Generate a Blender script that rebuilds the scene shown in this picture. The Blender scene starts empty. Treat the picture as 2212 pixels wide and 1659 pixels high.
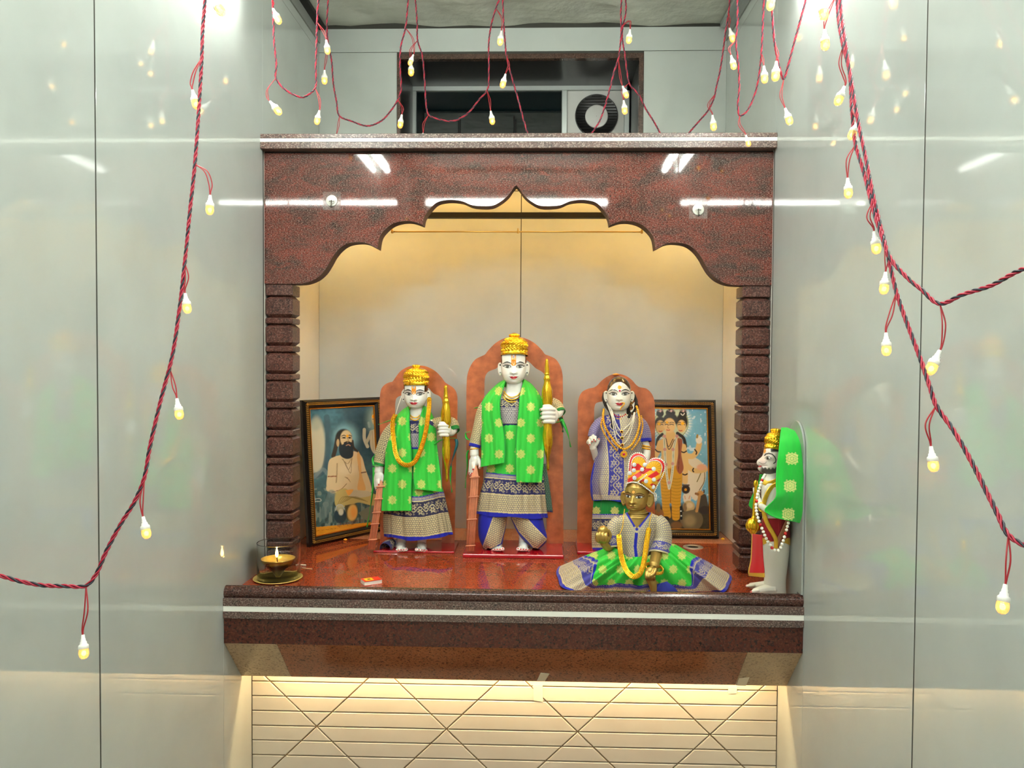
import bpy, bmesh, math, random
import numpy as np
from mathutils import Vector, Matrix, Quaternion
random.seed(7); np.random.seed(7)
PI = math.pi
scene = bpy.context.scene
COL = scene.collection
CZ = 1.5                                   # camera height above the hall floor

# ---------------------------------------------------------------- camera
FPX, CAMX, CAMD, YAW, PITCH, ROLL = 1671.853, 0.0609, 2.8794, 0.0303, -0.0280, 0.0063
def cam_axes():
    cy, sy, cp, sp = math.cos(YAW), math.sin(YAW), math.cos(PITCH), math.sin(PITCH)
    F = Vector((-sy*cp, cy*cp, sp)); R = Vector((cy, sy, 0)); U = R.cross(F)
    c, s = math.cos(ROLL), math.sin(ROLL)
    return R*c + U*s, U*c - R*s, F
CR, CU, CF = cam_axes()
CC = Vector((CAMX, -CAMD, CZ))
camd = bpy.data.cameras.new('camera'); cam = bpy.data.objects.new('camera', camd); COL.objects.link(cam)
M4 = Matrix(((CR.x, CU.x, -CF.x), (CR.y, CU.y, -CF.y), (CR.z, CU.z, -CF.z))).to_4x4(); M4.translation = CC
cam.matrix_world = M4
camd.sensor_fit = 'HORIZONTAL'; camd.sensor_width = 36.0; camd.lens = FPX/2212*36.0; camd.clip_start = 0.02
scene.camera = cam
def at(px, py, Y):
    """point of the place seen at a photograph pixel, on the plane of depth Y"""
    d = CF + CR*((px-1106)/FPX) - CU*((py-829.5)/FPX)
    return CC + d*((Y-CC.y)/d.y)
def A(px, py, Y): return np.array(at(px, py, Y))

# ---------------------------------------------------------------- world, exposure
world = bpy.data.worlds.new('world'); scene.world = world; world.use_nodes = True
world.node_tree.nodes['Background'].inputs[0].default_value = (0.010, 0.014, 0.016, 1)
world.node_tree.nodes['Background'].inputs[1].default_value = 1.0
vs = scene.view_settings
vs.view_transform = 'Standard'; vs.look = 'None'; vs.gamma = 1.0; vs.use_curve_mapping = False; vs.exposure = 0.56
scene.display_settings.display_device = 'sRGB'
TUBE_POWER = 124.0; TUBE_WALL = 78.0; SIDE_FILL = 24.0; LED_TOP = 112.0; LED_LOW = 92.0; BULB_POWER = 9.0
scene.cycles.max_bounces = 8; scene.cycles.caustics_reflective = False; scene.cycles.caustics_refractive = False; scene.cycles.sample_clamp_indirect = 24.0

# ---------------------------------------------------------------- materials
def lin(c):
    return tuple(((v/255.)/12.92 if v/255. <= .04045 else ((v/255.+.055)/1.055)**2.4) for v in c)
def L4(c): return (*lin(c), 1.0)
MATS = {}
def newmat(name):
    m = bpy.data.materials.new(name); m.use_nodes = True
    return m, m.node_tree, m.node_tree.nodes['Principled BSDF']
def P(name, col, rough=.5, metal=0., spec=.5, coat=0., coat_r=.05, emit=None, es=0., trans=0., ior=1.5, sss=0., sheen=0.,
      var=0., vscale=20., bump=0., bscale=60., alpha=1.):
    """plain procedural material: base colour broken up by noise, optional noise relief"""
    if name in MATS: return MATS[name]
    m, t, b = newmat(name); n = t.nodes; l = t.links
    b.inputs['Base Color'].default_value = L4(col); b.inputs['Roughness'].default_value = rough
    b.inputs['Metallic'].default_value = metal; b.inputs['Specular IOR Level'].default_value = spec
    b.inputs['Coat Weight'].default_value = coat; b.inputs['Coat Roughness'].default_value = coat_r
    b.inputs['Transmission Weight'].default_value = trans; b.inputs['IOR'].default_value = ior
    b.inputs['Subsurface Weight'].default_value = sss; b.inputs['Subsurface Radius'].default_value = (.006, .005, .004)
    b.inputs['Sheen Weight'].default_value = sheen; b.inputs['Alpha'].default_value = alpha
    if emit: b.inputs['Emission Color'].default_value = L4(emit); b.inputs['Emission Strength'].default_value = es
    if var or bump:
        tc = n.new('ShaderNodeTexCoord')
    if var:
        nz = n.new('ShaderNodeTexNoise'); nz.inputs['Scale'].default_value = vscale; nz.inputs['Detail'].default_value = 6
        l.new(tc.outputs['Object'], nz.inputs['Vector'])
        rp = n.new('ShaderNodeValToRGB'); rp.color_ramp.elements[0].position = .3; rp.color_ramp.elements[1].position = .7
        rp.color_ramp.elements[0].color = tuple(v*(1-var) for v in lin(col))+(1,)
        rp.color_ramp.elements[1].color = tuple(min(1, v*(1+var)) for v in lin(col))+(1,)
        l.new(nz.outputs['Fac'], rp.inputs[0]); l.new(rp.outputs[0], b.inputs['Base Color'])
    if bump:
        nb = n.new('ShaderNodeTexNoise'); nb.inputs['Scale'].default_value = bscale; nb.inputs['Detail'].default_value = 4
        bp = n.new('ShaderNodeBump'); bp.inputs['Strength'].default_value = bump; bp.inputs['Distance'].default_value = .01
        l.new(tc.outputs['Object'], nb.inputs['Vector']); l.new(nb.outputs['Fac'], bp.inputs['Height']); l.new(bp.outputs[0], b.inputs['Normal'])
    MATS[name] = m; return m
def granite(name, dark, mid, red, pale, rough, spec=.5, palef=.5, stretch=(1, 1, 2.2), bump=0., coat=0.):
    """speckled red granite: fine dark and pale grains over wide red clouds"""
    m, t, b = newmat(name); n = t.nodes; l = t.links
    tc = n.new('ShaderNodeTexCoord'); mp = n.new('ShaderNodeMapping'); mp.inputs['Scale'].default_value = stretch
    l.new(tc.outputs['Object'], mp.inputs['Vector'])
    def noise(sc, det, rg=.6, dist=0.):
        z = n.new('ShaderNodeTexNoise'); z.inputs['Scale'].default_value = sc; z.inputs['Detail'].default_value = det
        z.inputs['Roughness'].default_value = rg; z.inputs['Distortion'].default_value = dist
        l.new(mp.outputs[0], z.inputs['Vector']); return z.outputs['Fac']
    def ramp(f, a, b_, ca=(0, 0, 0, 1), cb=(1, 1, 1, 1)):
        r = n.new('ShaderNodeValToRGB'); e = r.color_ramp.elements; e[0].position = a; e[1].position = b_
        e[0].color = ca; e[1].color = cb; l.new(f, r.inputs[0]); return r.outputs[0]
    def mix(f, a, b_):
        x = n.new('ShaderNodeMix'); x.data_type = 'RGBA'; l.new(f, x.inputs[0]); l.new(a, x.inputs[6])
        if isinstance(b_, tuple): x.inputs[7].default_value = b_
        else: l.new(b_, x.inputs[7])
        return x.outputs[2]
    base = ramp(noise(9, 5, .65, .6), .36, .64, L4(mid), L4(red))
    blot = ramp(noise(30, 3, .5, .4), .60, .68)
    c1 = mix(blot, base, L4(red))
    c2 = mix(ramp(noise(150, 4, .75), .53, .60), c1, L4(dark))
    fine = ramp(noise(230, 3, .7), .52, .60)
    mm = n.new('ShaderNodeMath'); mm.operation = 'MULTIPLY'; mm.inputs[1].default_value = palef; l.new(fine, mm.inputs[0])
    c3 = mix(mm.outputs[0], c2, L4(pale))
    l.new(c3, b.inputs['Base Color']); b.inputs['Roughness'].default_value = rough; b.inputs['Specular IOR Level'].default_value = spec
    b.inputs['Coat Weight'].default_value = coat; b.inputs['Coat Roughness'].default_value = .02
    if bump:
        bp = n.new('ShaderNodeBump'); bp.inputs['Strength'].default_value = bump; bp.inputs['Distance'].default_value = .002
        l.new(noise(170, 4, .75), bp.inputs['Height']); l.new(bp.outputs[0], b.inputs['Normal'])
    MATS[name] = m; return m
def vcmat(name, rough=.5, metal=0., spec=.5, coat=0., coat_r=.05, sss=0., sheen=0., ametal=None, bump=0., bscale=200.):
    """colour read from the mesh's own colour attribute (woven, painted or printed colour); alpha can drive metal thread"""
    m, t, b = newmat(name); n = t.nodes; l = t.links
    at_ = n.new('ShaderNodeAttribute'); at_.attribute_name = 'Col'
    l.new(at_.outputs['Color'], b.inputs['Base Color'])
    b.inputs['Roughness'].default_value = rough; b.inputs['Metallic'].default_value = metal; b.inputs['Specular IOR Level'].default_value = spec
    b.inputs['Coat Weight'].default_value = coat; b.inputs['Coat Roughness'].default_value = coat_r
    b.inputs['Subsurface Weight'].default_value = sss; b.inputs['Subsurface Radius'].default_value = (.006, .005, .004)
    b.inputs['Sheen Weight'].default_value = sheen
    if ametal is not None:
        mm = n.new('ShaderNodeMath'); mm.operation = 'MULTIPLY'; mm.inputs[1].default_value = ametal
        l.new(at_.outputs['Alpha'], mm.inputs[0]); l.new(mm.outputs[0], b.inputs['Metallic'])
    if bump:
        tc = n.new('ShaderNodeTexCoord')
        nb = n.new('ShaderNodeTexNoise'); nb.inputs['Scale'].default_value = bscale; nb.inputs['Detail'].default_value = 4
        bp = n.new('ShaderNodeBump'); bp.inputs['Strength'].default_value = bump; bp.inputs['Distance'].default_value = .004
        l.new(tc.outputs['Object'], nb.inputs['Vector']); l.new(nb.outputs['Fac'], bp.inputs['Height']); l.new(bp.outputs[0], b.inputs['Normal'])
    MATS[name] = m; return m
def emitter(name, col, strength):
    if name in MATS: return MATS[name]
    m = bpy.data.materials.new(name); m.use_nodes = True; t = m.node_tree; t.nodes.clear()
    e = t.nodes.new('ShaderNodeEmission'); e.inputs[0].default_value = L4(col); e.inputs[1].default_value = strength
    o = t.nodes.new('ShaderNodeOutputMaterial'); t.links.new(e.outputs[0], o.inputs[0])
    MATS[name] = m; return m

# ---------------------------------------------------------------- object helpers
LOC = {}
def empty(name, loc, label=None, cat=None, group=None, kind=None):
    o = bpy.data.objects.new(name, None); COL.objects.link(o); o.location = loc; o.empty_display_size = .03
    LOC[o.name] = Vector(loc); tag(o, label, cat, group, kind); return o
def tag(o, label=None, cat=None, group=None, kind=None):
    if label: o['label'] = label
    if cat: o['category'] = cat
    if group: o['group'] = group
    if kind: o['kind'] = kind
    return o
def mesh_from(name, verts, faces, mat, smooth=False, cols=None, fmat=None, auto=None):
    me = bpy.data.meshes.new(name)
    if isinstance(verts, np.ndarray) and isinstance(faces, np.ndarray):
        nv, nf, k = len(verts), len(faces), faces.shape[1]
        me.vertices.add(nv); me.vertices.foreach_set('co', verts.astype(np.float32).ravel())
        me.loops.add(nf*k); me.loops.foreach_set('vertex_index', faces.astype(np.int32).ravel())
        me.polygons.add(nf); me.polygons.foreach_set('loop_start', np.arange(0, nf*k, k, dtype=np.int32))
        me.update(calc_edges=True); me.validate()
    else:
        me.from_pydata([tuple(v) for v in verts], [], [tuple(int(i) for i in f) for f in faces]); me.update()
    for m in (mat if isinstance(mat, (list, tuple)) else [mat]): me.materials.append(m)
    if fmat is not None: me.polygons.foreach_set('material_index', np.asarray(fmat, dtype=np.int32))
    if smooth: me.polygons.foreach_set('use_smooth', np.ones(len(me.polygons), dtype=bool))
    if cols is not None:
        cols = np.asarray(cols, dtype=np.float32)
        if cols.shape[1] == 3: cols = np.hstack([cols, np.zeros((len(cols), 1), np.float32)])
        ca = me.color_attributes.new('Col', 'FLOAT_COLOR', 'POINT'); ca.data.foreach_set('color', cols.ravel())
    return me
def obj(name, verts, faces, mat, parent=None, loc=None, smooth=False, cols=None, fmat=None, sharp=None):
    """ONE mesh object; verts are in world space, stored relative to its thing's base"""
    V = np.asarray([tuple(v) for v in verts] if not isinstance(verts, np.ndarray) else verts, dtype=np.float64)
    if parent is not None:
        off = LOC[parent.name]; r = parent
        while r.parent: r = r.parent
        if 'statue' in r.name: V[:, 2] = np.maximum(V[:, 2], CZ-.6228+.0003)   # stands flat on the shelf
    else: off = Vector(loc) if loc is not None else Vector((V[:, 0].mean(), V[:, 1].mean(), V[:, 2].min()))
    me = mesh_from(name, V-np.array(off), faces if isinstance(faces, np.ndarray) else list(faces), mat, smooth, cols, fmat)
    if sharp: 
        try: me.set_sharp_from_angle(angle=sharp)
        except Exception: pass
    o = bpy.data.objects.new(name, me); COL.objects.link(o)
    LOC[o.name] = off
    if parent is not None: o.parent = parent
    else: o.location = off
    return o
def dup(o, loc=None, parent=None):
    """a copy of a thing (or part) with copies of its parts and sub-parts, mesh data shared"""
    c = o.copy(); COL.objects.link(c); LOC[c.name] = Vector(loc) if loc is not None else LOC[o.name]
    if parent is not None: c.parent = parent
    if loc is not None: c.location = loc
    for ch in list(o.children): dup(ch, None, c)
    return c
class MB:
    """collects simple solids and turns them into one mesh"""
    def __init__(s): s.v = []; s.f = []; s.m = []; s.mi = 0
    def add(s, v, f):
        b = len(s.v); s.v += [tuple(x) for x in v]; s.f += [tuple(i+b for i in q) for q in f]; s.m += [s.mi]*len(f); return s
    def box(s, x0, x1, y0, y1, z0, z1, bev=0., seg=2):
        if not bev:
            v = [(x, y, z) for x in (x0, x1) for y in (y0, y1) for z in (z0, z1)]
            return s.add(v, [(0, 1, 3, 2), (4, 6, 7, 5), (0, 4, 5, 1), (2, 3, 7, 6), (0, 2, 6, 4), (1, 5, 7, 3)])
        bm = bmesh.new(); bmesh.ops.create_cube(bm, size=1)
        for v in bm.verts: v.co = Vector(((x0+x1)/2+v.co.x*(x1-x0), (y0+y1)/2+v.co.y*(y1-y0), (z0+z1)/2+v.co.z*(z1-z0)))
        bmesh.ops.bevel(bm, geom=bm.edges[:], offset=bev, segments=seg, profile=.5, affect='EDGES')
        s.bm(bm); return s
    def bm(s, bm):
        bm.verts.index_update(); s.add([v.co[:] for v in bm.verts], [[v.index for v in f.verts] for f in bm.faces]); bm.free()
    def prism(s, poly, ax, a0, a1):
        """polygon in the two other axes, extruded along axis ax"""
        n = len(poly)
        def mk(p, a): q = list(p); q.insert(ax, a); return q
        v = [mk(p, a0) for p in poly]+[mk(p, a1) for p in poly]
        f = [tuple(range(n))[::-1], tuple(range(n, 2*n))]+[(i, (i+1) % n, n+(i+1) % n, n+i) for i in range(n)]
        return s.add(v, f)
    def tube(s, pts, r, n=8, cap=True):
        v, f = tube(pts, r, n, cap); return s.add(v, f)
    def lathe(s, prof, c=(0, 0, 0), n=24, axis=None):
        v, f = lathe(prof, n)
        if axis is not None:
            q = Vector((0, 0, 1)).rotation_difference(Vector(axis).normalized()); v = [q @ Vector(x) for x in v]
        return s.add([Vector(x)+Vector(c) for x in v], f)
    def ball(s, c, r, n=8, sq=(1, 1, 1)):
        k = max(4, n//2); pr = [(math.sin(PI*i/k)*1., -math.cos(PI*i/k)) for i in range(k+1)]
        v, f = lathe([(max(a, 1e-4), b) for a, b in pr], n)
        return s.add([(c[0]+x*r*sq[0], c[1]+y*r*sq[1], c[2]+z*r*sq[2]) for x, y, z in v], f)
    def build(s, name, mat, parent=None, loc=None, smooth=False, sharp=None, cols=None):
        return obj(name, s.v, s.f, mat, parent, loc, smooth or bool(sharp), cols, s.m if isinstance(mat, (list, tuple)) else None, sharp)
def tube(pts, r, n=8, cap=True):
    pts = [Vector(p) for p in pts]; m = len(pts); v = []; f = []
    rs = r if hasattr(r, '__len__') else [r]*m
    T = [(pts[min(i+1, m-1)]-pts[max(i-1, 0)]).normalized() for i in range(m)]
    up = Vector((0, 0, 1)) if abs(T[0].z) < .9 else Vector((0, 1, 0))
    N = (up-T[0]*up.dot(T[0])).normalized()
    for i in range(m):
        if i: N = (T[i-1].rotation_difference(T[i]) @ N); N = (N-T[i]*N.dot(T[i])).normalized()
        B = T[i].cross(N)
        for k in range(n):
            a = 2*PI*k/n; v.append(pts[i]+(N*math.cos(a)+B*math.sin(a))*rs[i])
    for i in range(m-1):
        for k in range(n): f.append((i*n+k, i*n+(k+1) % n, (i+1)*n+(k+1) % n, (i+1)*n+k))
    if cap: f.append(tuple(range(n))[::-1]); f.append(tuple((m-1)*n+k for k in range(n)))
    return v, f
def lathe(prof, n=24):
    v = []; f = []; m = len(prof)
    for r, z in prof:
        for k in range(n): a = 2*PI*k/n; v.append((r*math.cos(a), r*math.sin(a), z))
    for i in range(m-1):
        for k in range(n): f.append((i*n+k, i*n+(k+1) % n, (i+1)*n+(k+1) % n, (i+1)*n+k))
    if prof[0][0] > 1e-3: f.append(tuple(range(n))[::-1])
    if prof[-1][0] > 1e-3: f.append(tuple((m-1)*n+k for k in range(n)))
    return v, f
def spline(pts, n):
    """Catmull-Rom through points (any dimension), n samples"""
    p = np.asarray(pts, float); m = len(p)
    if m == 2:
        t = np.linspace(0, 1, n)[:, None]; return p[0]*(1-t)+p[1]*t
    d = np.r_[0, np.cumsum(np.maximum(np.linalg.norm(np.diff(p, axis=0), axis=1), 1e-9)**.5)]
    e = np.vstack([2*p[0]-p[1], p, 2*p[-1]-p[-2]]); de = np.r_[-d[1], d, 2*d[-1]-d[-2]]
    out = []
    for t in np.linspace(0, d[-1]*(1-1e-9), n):
        i = min(np.searchsorted(d, t, side='right')-1, m-2); P0, P1, P2, P3 = e[i:i+4]; t0, t1, t2, t3 = de[i:i+4]
        A1 = (t1-t)/(t1-t0)*P0+(t-t0)/(t1-t0)*P1; A2 = (t2-t)/(t2-t1)*P1+(t-t1)/(t2-t1)*P2; A3 = (t3-t)/(t3-t2)*P2+(t-t2)/(t3-t2)*P3
        B1 = (t2-t)/(t2-t0)*A1+(t-t0)/(t2-t0)*A2; B2 = (t3-t)/(t3-t1)*A2+(t-t1)/(t3-t1)*A3
        out.append((t2-t)/(t2-t1)*B1+(t-t1)/(t2-t1)*B2)
    return np.array(out)
# ---------------------------------------------------------------- setting materials
def tile_wall(name, col, rough=.035, wob=.10, ior=1.65):
    m = P(name, col, rough, spec=.5, ior=ior); t = m.node_tree; n = t.nodes; l = t.links; b = n['Principled BSDF']
    tc = n.new('ShaderNodeTexCoord'); nz = n.new('ShaderNodeTexNoise'); nz.inputs['Scale'].default_value = 2.2; nz.inputs['Detail'].default_value = 1
    bp = n.new('ShaderNodeBump'); bp.inputs['Strength'].default_value = wob; bp.inputs['Distance'].default_value = .006
    l.new(tc.outputs['Object'], nz.inputs['Vector']); l.new(nz.outputs['Fac'], bp.inputs['Height']); l.new(bp.outputs[0], b.inputs['Normal'])
    n2 = n.new('ShaderNodeTexNoise'); n2.inputs['Scale'].default_value = 5; n2.inputs['Detail'].default_value = 8
    rp = n.new('ShaderNodeValToRGB'); rp.color_ramp.elements[0].color = tuple(v*.93 for v in lin(col))+(1,); rp.color_ramp.elements[1].color = L4(col)
    rp.color_ramp.elements[0].position = .35; rp.color_ramp.elements[1].position = .6
    l.new(tc.outputs['Object'], n2.inputs['Vector']); l.new(n2.outputs['Fac'], rp.inputs[0]); l.new(rp.outputs[0], b.inputs['Base Color'])
    return m
m_wall = tile_wall('vitrified_tile', (180, 187, 183))
m_niche = tile_wall('niche_tile', (186, 194, 200), .03, .06, 1.75)
m_niche_lit = tile_wall('niche_tile_lit', (226, 222, 212), .05, .06, 1.6)  # paler copy of the niche tile: brightness of lit side walls in its colour
m_low = P('low_tile', (206, 200, 186), .25, var=.05, vscale=6)
m_grout = P('grout', (60, 60, 54), .9)
m_grout_low = P('grout_low', (140, 120, 88), .8)
m_plaster = P('ceiling_plaster', (186, 190, 182), .6, var=.14, vscale=7, bump=1., bscale=14)
m_gran = granite('granite_frieze', (26, 21, 20), (58, 42, 38), (114, 52, 42), (148, 124, 112), .035, palef=.68)
m_gran_col = granite('granite_column', (26, 18, 16), (64, 38, 32), (86, 46, 38), (150, 116, 102), .3, palef=.45, stretch=(1, 1, 1))
m_gran_rough = granite('granite_edge', (36, 32, 31), (80, 66, 61), (98, 68, 60), (160, 144, 132), .32, palef=.8, stretch=(1, 1, 1.4))
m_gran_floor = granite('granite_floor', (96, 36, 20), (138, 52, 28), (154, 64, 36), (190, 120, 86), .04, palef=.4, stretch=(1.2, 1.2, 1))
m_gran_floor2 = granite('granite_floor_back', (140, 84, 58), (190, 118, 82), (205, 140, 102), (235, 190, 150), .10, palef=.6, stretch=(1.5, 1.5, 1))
m_gran_dark = granite('granite_fascia', (26, 12, 9), (62, 26, 18), (80, 33, 22), (124, 72, 52), .13, palef=.3, stretch=(1, 1, 1))
m_inlay = P('white_inlay', (235, 235, 226), .2)
m_alu = P('aluminium', (196, 204, 202), .35, metal=.7)
m_dark = P('black_gap', (14, 12, 12), .6)
m_hall = P('hall_wall', (205, 205, 196), .4, var=.04, vscale=3)
m_floor = P('hall_floor_tile', (190, 182, 168), .1, var=.06, vscale=4)

ZF = CZ-.6228                              # shrine floor
ZROOF = CZ+.662
def panel(name, poly, ax, a0, a1, mat, parent, ch=.0003):
    """tile: polygon prism with a small chamfer on its visible face (a1)"""
    n = len(poly); c = np.mean(poly, axis=0); P0 = np.array(poly, float); inn = P0.copy()
    for i in range(n):
        e1 = P0[i]-P0[i-1]; e2 = P0[(i+1) % n]-P0[i]; e1 /= max(np.linalg.norm(e1), 1e-9); e2 /= max(np.linalg.norm(e2), 1e-9)
        k = max(.35, abs(e1[0]*e2[1]-e1[1]*e2[0])); inn[i] = P0[i]+(e2-e1)*ch/k
    def mk(p, a): q = list(p); q.insert(ax, a); return q
    s = 1 if a1 > a0 else -1
    v = [mk(p, a0) for p in P0]+[mk(p, a1-s*ch) for p in P0]+[mk(p, a1) for p in inn]
    f = [tuple(range(n))]+[(i, (i+1) % n, n+(i+1) % n, n+i) for i in range(n)]+[(n+i, n+(i+1) % n, 2*n+(i+1) % n, 2*n+i) for i in range(n)]+[tuple(range(2*n, 3*n))]
    bm = bmesh.new(); vv = [bm.verts.new(x) for x in v]
    for q in f: bm.faces.new([vv[i] for i in q])
    bmesh.ops.recalc_face_normals(bm, faces=bm.faces[:]); bm.verts.index_update()
    o = obj(name, [x.co[:] for x in bm.verts], [[x.index for x in q.verts] for q in bm.faces], mat, parent); bm.free(); return o

# ---------------------------------------------------------------- setting: side walls
ZC = CZ+1.229; ZT = CZ+1.177
YC_, YP, YL, YFR, YJ = -.619, -.8983, -.6977, -.586, -1.4696
YEND = -3.25
for side, sx in (('left', -1), ('right', 1)):
    w = tag(MB().box(min(sx*.7507, sx*.90), max(sx*.7507, sx*.90), YEND, .06, 0, ZC+.05).build('wall_'+side, m_grout, loc=(sx*.8, -1.5, 0)), kind='structure')
    g = .0026
    def wp(poly): panel('wall_panel', poly, 0, sx*.7535, sx*.75, m_wall, w)
    wp([(YEND+.002, 0.002), (YJ-g, .002), (YJ-g, ZT), (YEND+.002, ZT)])
    zs = CZ-.68
    wp([(YJ+g, .002), (YP-.001, .002), (YP-.001, zs), (YFR-.0105, zs), (YFR-.0105, ZT), (YJ+g, ZT)])
    wp([(YP+.0008, .002), (YL-.002, .002), (YL-.002, zs), (YP+.0008, zs)])
    zj = CZ+1.143
    wp([(YFR-.0102, ZROOF+.002), (-.0005, ZROOF+.002), (-.0005, zj-.0008), (YFR-.0102, zj-.0008)])
    wp([(YFR-.0102, zj+.0008), (-.0005, zj+.0008), (-.0005, ZT), (YFR-.0102, ZT)])
    panel('wall_panel', [(YFR+.0, ZF+.001), (-.0005, ZF+.001), (-.0005, ZROOF-.03), (YFR, ZROOF-.03)], 0, sx*.7535, sx*.75, m_niche_lit, w)
    t = MB().box(min(sx*.745, sx*.76), max(sx*.745, sx*.76), YEND, 0, ZT, ZT+.052).build('trim_2' if sx > 0 else 'trim_1', P('grey_trim', (128, 132, 128), .6), loc=(sx*.75, -1, ZT)); tag(t, kind='structure')
    t = MB().box(min(sx*.72, sx*.752), max(sx*.72, sx*.752), YEND, -.02, ZC-.012, ZC+.002).build('trim_4' if sx > 0 else 'gap_shade', m_dark if sx < 0 else m_alu, loc=(sx*.73, -1, ZC-.01)); tag(t, kind='structure')  # left strip is black, standing in for the shadow gap under the ceiling

# ---------------------------------------------------------------- setting: back wall (niche back, upper band) with its tiles
wb = tag(MB().box(-.95, .95, .004, .05, .5, ZROOF-.03).box(-.95, -.458, .004, .05, ZROOF-.03, ZC+.05).box(.448, .95, .004, .05, ZROOF-.03, ZC+.05)
         .box(-.458, .448, .004, .05, CZ+1.134, ZC+.05).build('wall_back', m_grout, loc=(0, .02, ZF)), kind='structure')
def bp_(poly, mat): panel('wall_panel', poly, 1, .008, 0., mat, wb)
zt2 = CZ+.401
for xa, xb in ((-.7498, .0025), (.0055, .7498)):
    bp_([(xa, ZF), (xb, ZF), (xb, ZROOF-.03), (xa, ZROOF-.03)], m_niche)
zj = CZ+1.143
bp_([(-.7498, ZROOF), (-.4595, ZROOF), (-.4595, zj-.001), (-.7498, zj-.001)], m_wall)
bp_([(.4495, ZROOF), (.7498, ZROOF), (.7498, zj-.001), (.4495, zj-.001)], m_wall)
bp_([(-.7498, zj+.001), (.7498, zj+.001), (.7498, ZC), (-.7498, ZC)], m_wall)

# ---------------------------------------------------------------- setting: lower wall of grooved strips and lozenges
wl = tag(MB().box(-.95, .95, YL+.004, YL+.05, 0, ZF-.03).build('wall_front', m_grout_low, loc=(0, YL, 0)), kind='structure')
def clip(poly, a, b, c):
    out = []; n = len(poly)
    for i in range(n):
        p, q = poly[i], poly[(i+1) % n]; dp = a*p[0]+b*p[1]-c; dq = a*q[0]+b*q[1]-c
        if dp >= 0: out.append(p)
        if (dp >= 0) != (dq >= 0): t = dp/(dp-dq); out.append((p[0]+(q[0]-p[0])*t, p[1]+(q[1]-p[1])*t))
    return out
def area(p): return abs(sum(p[i][0]*p[(i+1) % len(p)][1]-p[(i+1) % len(p)][0]*p[i][1] for i in range(len(p))))/2
zr = [CZ-1.052+.043*k for k in range(-4, 6)]
rows = [(zr[i], zr[i+1]) for i in range(len(zr)-1)]
k_ = .957; nrm = math.hypot(1, k_); gd = .0017
for z0, z1 in rows:
    ps = [[(-.7495, z0+.0016), (.7495, z0+.0016), (.7495, z1-.0016), (-.7495, z1-.0016)]]
    for sgn in (1, -1):
        for j in range(-4, 9):
            xc = -.562+.375*j; zc = CZ-1.052
            a, b = sgn*k_/nrm, -1/nrm; c = a*xc+b*zc
            nx = []
            for p in ps:
                for s in (1, -1):
                    q = clip(p, a*s, b*s, c*s+gd)
                    if len(q) > 2 and area(q) > 2e-5: nx.append(q)
            ps = nx
    for p in ps: panel('tile', p, 1, YL+.006, YL, m_low, wl, .0014)
MB_ = MB().box(-.95, .95, YL-.001, YL+.006, 0, zr[0]-.002); obj('base_panel', MB_.v, MB_.f, m_low, wl)

# ---------------------------------------------------------------- setting: window above the roof slab
m_blackgr = P('black_granite', (30, 26, 26), .3, var=.3, vscale=120)
w1 = empty('window_1', (0, .15, ZROOF), kind='structure')
zt = CZ+1.134; x0, x1 = -.458, .448
MB().box(x0, x1, -.004, .02, zt-.018, zt).box(x0, x0+.012, -.004, .02, ZROOF, zt-.018).box(x1-.016, x1, -.004, .02, ZROOF, zt-.018).build('window_frame', granite('granite_dark', (30, 24, 22), (62, 46, 40), (84, 60, 50), (120, 100, 84), .2), w1)
MB().box(x0, x0+.010, .02, .31, ZROOF-.02, zt).box(x1-.010, x1, .02, .31, ZROOF-.02, zt).box(x0, x1, .02, .31, zt-.012, zt).box(x0, x1, -.004, .31, ZROOF-.03, ZROOF-.0005).build('window_reveal', m_blackgr, w1)
zr_ = CZ+1.125
MB().box(-.44, .44, .302, .33, zr_+.001, zr_+.012).build('window_head', P('dark_header', (52, 48, 50), .3), w1)
sash = MB()
for a, b, c, d in ((-.455, .424, zr_-.022, zr_), (-.455, -.433, ZROOF, zr_-.022), (.159, .182, ZROOF, zr_-.022), (.412, .434, ZROOF, zr_-.022)): sash.box(a, b, .295, .32, c, d, .002, 1)
sash.build('sash', m_alu, w1)
MB().box(-.433, .159, .306, .312, ZROOF, zr_-.022).build('pane', P('night_glass', (10, 22, 24), .04, spec=.8), w1)
MB().box(.182, .412, .304, .312, ZROOF, zr_-.022).build('white_board', P('white_board', (206, 208, 204), .35), w1)
tag(MB().box(-.6, .6, .40, .42, ZROOF-.05, zt+.05).build('wall_outside', m_dark, loc=(0, .41, ZROOF)), kind='structure')

# ---------------------------------------------------------------- setting: floor, ceiling, hall behind the camera
tag(MB().box(-3, 3, -6.5, .1, -.05, 0).build('floor', m_floor, loc=(0, -3, -.05)), kind='structure')
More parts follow.
